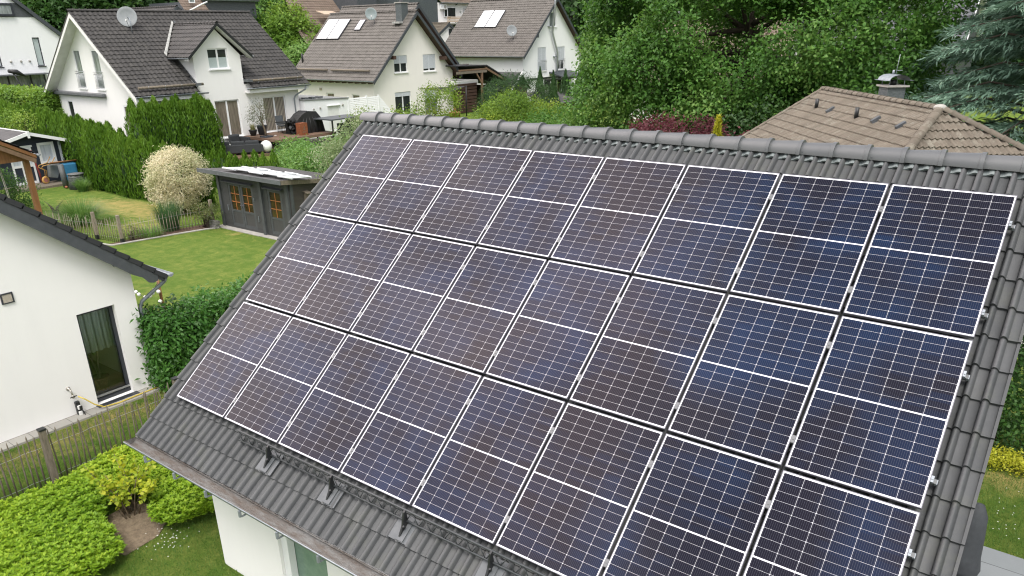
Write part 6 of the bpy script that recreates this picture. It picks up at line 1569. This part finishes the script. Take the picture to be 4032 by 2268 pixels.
# ------------------------------------------------------------------ blue garden shed, tools, pavilion
bs = thing('blue_shed', 'dark blue timber garden house with white trim and curtained windows', 'shed', (-39.5, 9.3, 0))
bf = WF((-37.5, 7.0, 0), (0, 1, 0), (1, 0, 0)); bo = [(2.89, 3.79, 1.12, 2.28), (1.35, 2.55, .12, 2.12)]
b = MB(); wall_face(b, bf, [(0, .05), (4.1, .05), (4.1, 2.28), (2.38, 2.75), (.3, 2.28), (0, 2.2)], bo, .05); b.add([(-37.5, 11.1, .05), (-41.5, 11.1, .05), (-41.5, 11.1, 2.28), (-37.5, 11.1, 2.28)], [(0, 1, 2, 3)]); b.build('wall', MT['navy_wood'], bs)
for y1, y0 in ((11.55, 9.38), (7.1, 9.38)):
    b = MB(); b.prism([(-37.0, y1, 2.30), (-37.0, y0, 2.92), (-42, y0, 2.92), (-42, y1, 2.30)], (0, 0, .05)); b.build('roof', MT['felt_dark'], bs)
    b = MB(); b.prism([(-36.99, y1, 2.18), (-36.99, y0, 2.80), (-36.99, y0, 2.98), (-36.99, y1, 2.36)], (.05, 0, 0)); b.build('bargeboard', MT['white_frame'], bs)
b = MB(); b.box(-36.95, -36.9, 9.32, 9.44, 2.65, 3.03); b.build('finial', MT['white_frame'], bs)
b = MB(); b.box(-42, -36.98, 9.33, 9.43, 2.965, 3.0); b.build('ridge_cap', MT['white_frame'], bs)
window(bs, bf, *bo[0], depth=.05, mull=(), fw=.14, ft=.09, pm='curtain_white', sill=0)
for a0, a1 in ((1.35, 1.95), (1.96, 2.55)):
    b = MB()
    for q in ((a0, a0 + .1, .12, 2.12), (a1 - .1, a1, .12, 2.12), (a0 + .1, a1 - .1, 2.0, 2.12), (a0 + .1, a1 - .1, .12, .25), (a0 + .1, a1 - .1, 1.05, 1.18)): bf.box(b, *q, -.04, .03)
    o = b.build('door', MT['white_frame'], bs); b = MB(); bf.box(b, a0 + .1, a1 - .1, 1.18, 2.0, -.03, -.01); b.build('pane', MT['curtain_white'], o); b = MB(); bf.box(b, a0 + .1, a1 - .1, .25, 1.05, -.03, -.01); b.build('door_panel', MT['navy_wood'], o)
b = MB(); bf.box(b, 1.2, 2.62, 2.12, 2.22, 0, .05); b.build('door_frame', MT['white_frame'], bs)
b = MB(); bf.box(b, 4.03, 4.17, .05, 2.25, -.02, .06); b.build('corner_board', MT['curtain_white'], bs)
b = MB(); b.box(-37.4, -35.9, 7.6, 10.4, -.05, .12); tag(b.build('shed_step', MT['grey_wood']), 'weathered plank step in front of the blue garden house', 'step')
wbw = thing('wheelbarrow', 'grey wheelbarrow with yellow frame tipped up against the blue shed', 'wheelbarrow', (-36.9, 9.9, .12))
b = MB(); b.lathe((-36.75, 9.62, .33), [(.13, -.05), (.2, -.05), (.215, 0), (.2, .05), (.13, .05)], 18, (1, .15, 0), cap=False); b.build('tyre', MT['yellow_metal'], wbw)
b = MB(); b.lathe((-36.75, 9.62, .33), [(.13, -.045), (.13, .045)], 14, (1, .15, 0)); b.build('hub', MT['hub_red'], wbw)
for dx in (-.12, .12):
    b = MB(); b.tube([(-36.75 + dx * .8, 9.66, .33), (-36.7 + dx, 9.72, .85), (-36.65 + dx * 1.5, 9.45, 1.05), (-36.65 + dx * 2, 9.5, 1.15), (-36.8 + dx * 2.2, 10.05, 1.2), (-36.95 + dx * 2.4, 10.35, 1.5)], .022, 6); b.build('handle_bar', MT['yellow_metal'], wbw)
b = MB(); b.prism([(-36.95, 9.85, .45), (-36.95, 10.25, .35), (-36.95, 10.6, 1.12), (-36.95, 9.95, 1.12)], (.35, 0, 0)); b.build('tray', MT['tray_grey'], wbw, bevel=.03)
b = MB(); b.tube([(-35.2, 9.98, 0), (-35.25, 9.96, 1.28)], .15, 12); tag(b.build('drain_pipe', MT['plastic_grey']), 'upright grey plastic pipe standing beside the wheelbarrow', 'pipe')
b = MB(); b.box(-36.6, -36.2, 10.35, 11.25, .1, 1.15); tag(b.build('tarp_bundle', MT['blue_tarp'], bevel=.08), 'stack covered with a blue tarpaulin behind the grey pipe', 'tarpaulin')
b = MB()
for k in range(4): b.tube([(-36.5 + .05 * k, 9.9, 1.22 + .02 * k), (-36.35 + .04 * k, 11.3, 1.2 + .02 * k)], .04, 6)
tag(b.build('timber_pile', MT['pine_wood']), 'few timber planks lying across the blue tarpaulin', 'timber')
cb2 = thing('compost_bin', 'dark grey slotted plastic compost bin by the thuja hedge', 'compost bin', (-34.35, 10.25, 0))
b = MB(); b.lathe((-34.35, 10.25, 0), [(.50, 0), (.40, .78)], 8); b.build('body', MT['plastic_grey'], cb2)
b = MB(); b.lathe((-34.35, 10.25, .785), [(.43, 0), (.43, .04), (.2, .07)], 16); b.build('lid', MT['plastic_grey'], cb2)
for k in range(6): b = MB(); z = .15 + k * .1; r_ = .505 - .128 * z; b.tube([(-34.35 + r_ * math.cos(t), 10.25 + r_ * math.sin(t), z) for t in np.linspace(-2.4, .8, 9)], .012, 4); b.build('slot_row', MT['black_metal'], cb2)
b = MB(); b.tube([(-36.95, 9.3, 2.0), (-36.9, 9.35, 1.4), (-36.85, 9.42, .8), (-36.85, 9.45, .2)], .05, 6); tag(b.build('garden_tube', MT['red_plastic']), 'dark red flexible tube hanging on the blue shed wall', 'tube')
b = MB(); b.ball((-34.9, 9.85, .08), .09, 8, sz=.8); tag(b.build('clay_pot', MT['terracotta']), 'little orange clay pot on the ground by the compost bin', 'pot')
pv = thing('timber_pavilion', 'open timber pavilion with dark tiled roof and one brown post', 'pavilion', (-25.3, 3.2, 0))
PX0 = -24.65
b = MB(); b.box(-25.15, -24.95, 4.24, 4.44, 0, 3.1); b.build('post', MT['pine_wood'], pv); b = MB(); b.box(-25.15, -24.95, -1.2, -1.0, 0, 3.1); b.build('post', MT['pine_wood'], pv)
T2 = .56; zr2 = lambda y: 3.25 + (4.64 - y) * T2
b = MB(); b.prism([(PX0, 4.64, 3.19), (PX0, 1.6, 3.19 + 3.04 * T2), (PX0, 1.6, 3.34 + 3.04 * T2), (PX0, 4.64, 3.34)], (-6, 0, 0)); b.build('roof_boards', MT['pine_wood'], pv)
b = MB(); b.prism([(PX0, -1.44, 3.19), (PX0, 1.6, 3.19 + 3.04 * T2), (PX0, 1.6, 3.34 + 3.04 * T2), (PX0, -1.44, 3.34)], (-6, 0, 0)); b.build('roof_boards', MT['pine_wood'], pv)
for ye, sg_ in ((4.66, -1), (-1.46, 1)):
    s_ = unit(np.array((0, sg_, T2))); tile_roof('roof', MT['tile_black'], pv, (PX0 - 6, ye, 3.37), (1, 0, 0), 6.05, s_, 3.5, .3, .34, prof_wave(.03), .03)
b = MB(); b.prism([(PX0 + .002, 4.55, 3.0), (PX0 + .002, 1.6, 3.0 + 2.95 * T2), (PX0 + .002, 1.6, 3.17 + 2.95 * T2), (PX0 + .002, 4.6, 3.17)], (.05, 0, 0)); b.build('bargeboard', MT['beam_wood'], pv)
b = MB(); b.box(-25.15, -24.95, -1.4, 4.5, 3.1, 3.28); b.prism([(-24.94, 4.2, 3.28), (-24.94, -1.0, 3.28), (-24.94, 1.6, 4.7)], (-.06, 0, 0)); b.build('gable_boarding', MT['pine_wood'], pv)
b = MB(); gutter(b, (PX0 + .05, 4.73, 3.33), (PX0 - 6, 4.73, 3.33), .075); b.build('gutter', MT['zinc'], pv)
sw = thing('swing', 'pale rope swing hanging from the timber pavilion', 'swing', (-25.3, 3.5, .5)); b = MB(); b.tube([(-25.3, 3.35, 3.1), (-25.3, 3.5, .55)], .014, 5); b.build('rope', MT['rope'], sw); b = MB(); b.tube([(-25.6, 3.5, 3.1), (-25.6, 3.65, .55)], .014, 5); b.build('rope', MT['rope'], sw); b = MB(); b.box(-25.75, -25.2, 3.4, 3.75, .5, .54); b.build('seat', MT['grey_wood'], sw)
bush('dark_shrub', 'dark olive shrub half hidden behind the left roof edge', [(-31.5, 5.3, 1.1, 1.1, .9, 1.0), (-31, 6.0, .8, .9, .7, .7)], 260, 14, .14, .10, .06, 'leaf_beech', seed=101, base=0)
bush('garden_perennial', 'leafy green perennial at the foot of the brown pavilion post', [(-28.8, 6.5, .45, .8, .8, .5), (-29.6, 6.6, .4, .6, .6, .4)], 170, 14, .12, .11, .05, 'leaf_bush', seed=102, base=0)
bush('hedge_top_shrub', 'light green shrub overtopping the roof of the blue garden house', [(-41.5, 11.2, 3.1, 1.4, .7, .6), (-43.2, 11.2, 3.2, 1.2, .7, .6)], 160, 12, .14, .12, .06, 'leaf_lime', seed=103, base=0)

# ------------------------------------------------------------------ shrubs and trees between the houses
bush('large_shrub', 'big light green leafy shrub between shed and stone wall', [(-18.2, 14.6, 1.7, 2.1, 1.3, 1.35), (-16.4, 14.2, 1.9, 1.7, 1.3, 1.5), (-20.2, 15.0, 1.5, 1.5, 1.2, 1.1), (-14.8, 13.4, 1.7, 1.6, 1.3, 1.4), (-17.3, 15.2, 2.3, 1.4, 1.2, 1.1), (-21.4, 15.8, 1.5, 1.3, 1.1, 1.1), (-23.4, 17.2, 1.5, 1.4, 1.1, 1.0), (-25.5, 18.3, 1.5, 1.3, 1.0, .8)], 1900, 15, .16, .13, .085, 'leaf_bush', seed=111, gap=.2, vs=1.3)
bush('silver_shrub', 'loose silvery leaved shrub rising beside the left end of the ridge', [(-13.2, 11.6, 3.4, .9, .7, 1.1), (-12.4, 11.4, 4.1, .7, .6, .8), (-14.3, 11.8, 2.7, 1.0, .8, 1.1), (-11.6, 11.2, 4.65, .6, .5, .45), (-13.1, 12.2, 2.0, 1.4, 1.0, 1.3), (-10.8, 11.0, 4.4, .7, .5, .6), (-15.3, 12.2, 2.9, .7, .7, .7)], 760, 13, .15, .12, .06, 'leaf_silver', seed=112, gap=.3, vs=2)
bush('silver_shrub', 'wispy white green sprays in front of the louvred fence', [(-20.5, 21.5, 2.6, 1.0, 1.0, .8), (-19.3, 21.8, 2.7, 1.0, 1.0, .7), (-18.2, 22.2, 2.9, .9, .9, .6)], 200, 12, .2, .12, .05, 'leaf_silver', seed=113, gap=.4)
bush('apple_tree', 'airy yellow green fruit tree in front of the cream gable', [(-24.3, 26.6, 3.3, 1.1, 1.0, .9), (-24, 28.0, 3.1, 1.3, 1.2, 1.1), (-23.8, 29.4, 3.4, 1.0, 1.0, .9), (-23.8, 30.4, 4.2, .5, .5, .7), (-24.2, 27.2, 4.0, .6, .6, .7), (-24.2, 25.7, 3.6, .7, .6, .9), (-24, 28.4, 4.0, .6, .6, .6), (-24, 28.3, 2.2, 1.9, 2.6, 1.0)], 620, 14, .2, .14, .075, 'leaf_apple', 'tree', seed=114, gap=.35, vs=1.6)
bush('yellow_shrub', 'bright yellow green shrub left of the felt roofed hut', [(-22.5, 34.6, 2.5, 1.7, 1.5, 1.2), (-21.5, 36.0, 2.2, 1.8, 1.6, 1.2), (-23, 33.2, 2.0, 1.3, 1.3, 1.1), (-20.5, 37.4, 1.9, 1.5, 1.5, 1.1), (-22.3, 35.0, 3.2, .8, .8, .7), (-19.2, 36.5, 1.4, 1.7, 1.6, 1.0), (-19.5, 39.0, 1.4, 1.5, 1.3, 1.0)], 1500, 14, .2, .16, .08, 'leaf_apple', seed=115, gap=.22, vs=1.1)
bush('pale_shrub', 'pale feathery shrub just behind the ridge below the yellow shrub', [(-17.5, 33.2, 1.5, 1.4, 1.3, .9), (-18.8, 32.2, 1.5, 1.2, 1.1, .9), (-16.4, 34.4, 1.3, 1.1, 1.1, .8)], 480, 14, .18, .13, .05, 'leaf_bush', seed=116, gap=.2)
bush('pine_shrub', 'dark green mountain pine between carport and yellow shrub', [(-29, 42.5, 2.6, 1.6, 1.7, 1.6), (-28.6, 44.4, 2.9, 1.6, 1.7, 1.5), (-29, 41.0, 1.9, 1.2, 1.2, 1.3), (-28.5, 46.5, 2.6, 1.5, 1.7, 1.4), (-28.7, 43.5, 3.7, .8, .8, .9)], 1100, 13, .18, .24, .04, 'leaf_pine', 'conifer', seed=117, gap=.2, upb=.9, vs=1.2)
for i, (x, y, h, r_, lab) in enumerate(((-29.5, 49.0, 4.0, .7, 'pointed cypress directly right of the playhouse gable'), (-29.8, 51.6, 3.6, .6, 'slim pointed cypress in the middle behind the felt roofed hut'), (-30.0, 54.0, 3.6, .8, 'rounded cypress touching the white wall of the flue house'), (-29.8, 56.0, 3.1, .8, 'short cypress next to the black pergola'), (-27.5, 48.0, 3.0, .9, 'broad juniper left of the felt roofed hut'))):
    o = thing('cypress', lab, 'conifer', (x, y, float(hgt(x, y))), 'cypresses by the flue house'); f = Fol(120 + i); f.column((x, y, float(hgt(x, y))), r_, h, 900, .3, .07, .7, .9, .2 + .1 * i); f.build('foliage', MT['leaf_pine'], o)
    t = MB(); t.tube([(x, y, .5), (x, y, h * .7)], [.07, .02], 5); t.build('trunk', MT['bark'], o)

# the big oak
Bk = [(-8.6, 31, 6.5, 4.6, 5.0, 4.2), (-4.5, 31, 6.2, 4.8, 5, 4.4), (0, 31.5, 7.0, 4.2, 4.5, 4.0), (-10.9, 29.5, 3.9, 2.7, 3, 2.3), (-8, 28.5, 3.6, 3.0, 2.6, 2.2), (-4.4, 28.2, 3.6, 2.8, 2.6, 2.0), (-9.6, 29.5, 8.2, 3.0, 3.2, 3.0), (-6, 28.5, 8.0, 3.6, 3.2, 3.0),
      (-1.2, 28.8, 7.6, 3.4, 3.0, 3.0), (1.8, 30.2, 6.4, 2.6, 3, 2.4), (-3.5, 27.8, 5.6, 2.3, 2.2, 1.8), (-8.4, 27.6, 5.8, 2.3, 2.2, 1.8), (0.8, 28.8, 4.6, 2.2, 2.2, 1.8), (-5.5, 32, 10.8, 5, 5, 3), (-1.0, 32, 10.8, 4.5, 4.5, 2.8), (-9.5, 31.5, 10.2, 3.6, 4, 2.6), (-11.6, 30.5, 6.0, 1.7, 2.2, 1.8), (2.6, 29.5, 8.6, 2.2, 2.4, 1.8),
      (-10.6, 27.8, 2.9, 1.5, 1.4, 1.3), (-6.0, 26.9, 4.4, 1.4, 1.3, 1.1), (-2.0, 27.2, 6.8, 1.5, 1.3, 1.2), (-7.2, 27.2, 7.4, 1.5, 1.3, 1.2), (-4.0, 27.4, 9.0, 1.6, 1.4, 1.2), (-3.2, 28.6, 8.3, 2.2, 1.8, 1.7), (-4.6, 28.2, 6.6, 1.8, 1.6, 1.5), (-2.2, 28.0, 4.4, 1.7, 1.5, 1.4), (-5.6, 28.4, 9.6, 2.0, 1.7, 1.5)]
tree('oak_tree', 'huge dark green oak filling the background behind the ridge', 'tree', (-5.0, 32, .6), Bk, 3400, 58, .34, .20, .12, 'leaf_oak', .30, th=8.5, seed=131, nlimb=18, gap=.30, gs=.95, inner=.80, vs=1.3)
bush('oak_undergrowth', 'rounded green shrubs under the left edge of the oak', [(-15.8, 30, 1.8, 1.8, 1.6, 1.7), (-13.8, 29, 1.6, 1.7, 1.5, 1.5), (-11.8, 28, 1.5, 1.7, 1.5, 1.4), (-9.6, 27, 1.4, 1.8, 1.5, 1.4), (-7.6, 26.0, 1.4, 1.5, 1.3, 1.2)], 1300, 15, .22, .18, .1, 'leaf_oak', seed=132, gap=.2)
# purple plum, golden conifer, undergrowth left of the hipped house
bush('plum_shrub', 'dark purple leaved plum shrub behind the ridge', [(-5.9, 23.5, 3.1, 1.1, 1.2, 1.0), (-4.7, 23.2, 3.2, 1.1, 1.2, 1.0), (-3.5, 22.6, 3.3, 1.1, 1.1, 1.0), (-2.9, 22.2, 3.3, .8, .8, .8), (-7.0, 24.0, 3.0, .7, .7, .8), (-4.0, 23.2, 4.1, .45, .45, .55), (-3.2, 23, 2.2, 2.2, 1.6, 1.2)], 820, 14, .16, .13, .075, 'leaf_plum', seed=133, gap=.25)
bush('plum_shrub', 'small purple leaved shrub against the tan hipped roof', [(-.2, 20.2, 3.3, .8, .7, .7), (-.8, 20.4, 3.2, .6, .6, .7), (-.4, 20.3, 2.5, .9, .8, 1.0)], 220, 12, .14, .12, .07, 'leaf_plum', seed=134, gap=.25)
o = thing('golden_cypress', 'small golden yellow cypress between the purple shrubs', 'conifer', (-1.9, 20.8, .55), None); f = Fol(135); f.column((-1.9, 20.8, .55), .7, 3.95, 1500, .26, .08, .8, 1.1, .6, lean=1.1); f.build('foliage', MT['leaf_gold'], o); t = MB(); t.tube([(-1.9, 20.8, .5), (-1.9, 20.8, 4.0)], [.06, .02], 5); t.build('trunk', MT['bark'], o)
bush('dark_undergrowth', 'dark green undergrowth beneath the oak beside the hipped house', [(-1.5, 26, 2.6, 2.4, 2.0, 2.2), (1.5, 25.5, 2.6, 2.0, 2.0, 2.2), (-4, 26.5, 2.2, 2.0, 2.0, 1.8), (3.5, 25.5, 3.0, 1.8, 2, 2.4), (9.0, 22.5, 2.0, 2.6, 2, 2.0), (13, 22.5, 2.0, 2.6, 2, 2.2)], 1300, 15, .25, .2, .11, 'leaf_forest', seed=136, gap=.2)


def cedar():
    """blue cedar: tiers of near level limbs carrying drooping sprays of needles"""
    base = np.array((8.6, 28.5, .55)); o = thing('blue_cedar', 'large blue green cedar with layered drooping branches at the right edge', 'conifer', base)
    f = Fol(141); r_ = f.r; t = MB(); H = 15.0
    t.tube([base, base + (0, 0, H * .5), base + (.2, 0, H)], [.42, .28, .05], 10)
    for i in range(118):
        z = 1.4 + (H - 1.8) * (i / 118) ** .92; reach = 6.6 * (1 - z / H) ** .62 * r_.uniform(.72, 1.08); a = i * 2.39996 + r_.normal(0, .25)
        d = np.array((math.cos(a), math.sin(a), 0)); p0 = base + (0, 0, z); tip = p0 + d * reach + np.array((0, 0, reach * r_.uniform(-.12, .10)))
        mid = (p0 + tip) / 2 + (0, 0, reach * .12); t.tube([p0, mid, tip], [.07, .045, .012], 5)
        side = np.array((-d[1], d[0], 0)); n = int(230 * reach / 5)
        s_ = r_.uniform(.22, 1.05, n); w_ = (1 - np.abs(s_ - .62)) * 1.25 * r_.uniform(-1, 1, n)
        P = p0 + (np.where(s_ < .5, 0, 0))[:, None] + np.outer(s_, tip - p0) + np.outer(w_, side); P[:, 2] += reach * .20 * s_ * (1 - s_) * 2 - .16 * np.abs(w_) ** 1.3 + r_.normal(0, .05, n)
        D = unit(d * .8 + side * (np.sign(w_) * .75)[:, None] + np.array((0, 0, -.28)) + r_.normal(0, .25, (n, 3)))
        for k in range(5):
            Dk = unit(D + r_.normal(0, .30, (n, 3))); f.put(*leaf_quads(P + D * (.09 * k), Dk, unit(np.array((0, 0, 1.)) + r_.normal(0, .35, (n, 3))), .34 * r_.uniform(.7, 1.2, n), .05 * r_.uniform(.7, 1.3, n)), .2 + .5 * s_ * r_.random(n) + r_.random(n) * .25)
    f.build('foliage', MT['leaf_cedar'], o); t.build('trunk', MT['bark'], o)


cedar()

# lighter trees between the dormer house and the chimney house
tree('garden_tree', 'bright lime green tree between dormer house and chimney house', 'tree', (-62, 45.5, 1.5), [(-62, 45.5, 7.6, 2.2, 2.2, 1.9), (-61.5, 47.5, 8.9, 2.1, 2.2, 1.9), (-61, 46.5, 6.0, 2.4, 2.4, 2.0), (-60.5, 48.6, 7.2, 1.9, 2, 2.0)], 620, 17, .34, .36, .2, 'leaf_lime', .2, group='trees behind the houses', seed=151, gap=.25)
tree('garden_tree', 'fresh green rounded tree low between the two roofs', 'tree', (-55, 42.8, 1.5), [(-55, 42.8, 4.6, 2.0, 2.2, 1.8), (-54.5, 44.0, 5.2, 1.9, 2.0, 1.6), (-55, 42, 3.2, 2.2, 2.2, 1.6)], 480, 17, .3, .3, .17, 'leaf_bush', .18, group='trees behind the houses', seed=152, gap=.22)
tree('garden_tree', 'deep green dense tree beside the slate house', 'tree', (-64, 43.5, 1.5), [(-64, 43.8, 5.6, 2.2, 2.2, 2.4), (-63, 43.5, 8.2, 1.7, 1.8, 1.7), (-65, 46.5, 6, 2.5, 2.5, 2.4)], 520, 17, .34, .34, .18, 'leaf_beech', .2, group='trees behind the houses', seed=153, gap=.22)
tree('garden_tree', 'pale grey green tree with soft outline above the lime tree', 'tree', (-68, 50.5, 1.5), [(-68, 50.5, 9.5, 2.8, 3, 2.6), (-66, 52.5, 11, 2.6, 2.8, 2.4), (-68, 53, 8, 3, 3, 3)], 520, 17, .4, .4, .22, 'leaf_bush', .25, group='trees behind the houses', seed=154, gap=.25)
tree('garden_tree', 'light green shrub like tree at the foot of the chimney house roof', 'tree', (-50, 38.5, 1.3), [(-50, 39, 2.6, 1.8, 1.8, 1.5), (-49, 40.5, 3.0, 1.6, 1.6, 1.4)], 280, 15, .28, .26, .13, 'leaf_lime', .12, group='trees behind the houses', seed=155, gap=.22)

# the wood that closes the view on every side
f = Fol(161); rr = np.random.default_rng(5); t = MB()
for i in range(62):
    a = R(-80 + 100 * (i / 61)) + rr.normal(0, .01); dist = rr.uniform(98, 118) if i % 2 else rr.uniform(120, 140)
    x, y = CAM[0] + dist * math.sin(a), CAM[1] + dist * math.cos(a); h = rr.uniform(17, 24); r_ = rr.uniform(4.5, 6.5); z = float(hgt(x, y))
    B = [(x, y, z + h * .68, r_, r_, h * .33), (x + rr.normal(0, 2), y + rr.normal(0, 2), z + h * .4, r_ * .95, r_ * .95, h * .28), (x + rr.normal(0, 2), y + rr.normal(0, 2), z + h * .22, r_ * 1.05, r_ * 1.05, h * .24)]
    f.blobs(B, 190, 12, .75, .95, .62, inner=.7, gap=.2, gs=.3, seed=i, vs=.25)
    t.tube([(x, y, z - .5), (x, y, z + h * .7)], [.35, .12], 6)
o = f.build('woodland', MT['leaf_forest']); tag(o, 'dark green wood closing the view behind all the houses', 'woodland', kind='stuff')
t.build('trunks', MT['bark'], o)
tree('forest_tree', 'tall dark tree between the modern house and the dormer house ridge', 'tree', (-78, 32, 2), [(-78, 32, 9.5, 4, 4, 5), (-80, 35, 11, 4.5, 4.5, 5), (-76, 29.5, 8, 3.5, 3.5, 4.5)], 700, 18, .55, .5, .3, 'leaf_beech', .4, group='dark trees at the wood edge', seed=171, gap=.22, vs=.5)
tree('forest_tree', 'broad dark tree above the ridge end with the satellite dish', 'tree', (-84, 43, 2), [(-84, 43, 10, 5, 5, 5), (-82, 39.5, 10.5, 4, 4, 5), (-84, 48, 11, 5, 5, 5)], 800, 18, .6, .55, .32, 'leaf_forest', .4, group='dark trees at the wood edge', seed=172, gap=.22, vs=.5)
tree('forest_tree', 'dark tree standing behind the lime green tree and slate block', 'tree', (-82, 62, 2), [(-82, 62, 11, 5, 5, 5.5), (-79, 57, 11, 4.5, 4.5, 5), (-80, 66, 12, 5, 5, 5)], 800, 18, .6, .55, .32, 'leaf_forest', .4, group='dark trees at the wood edge', seed=173, gap=.22, vs=.5)
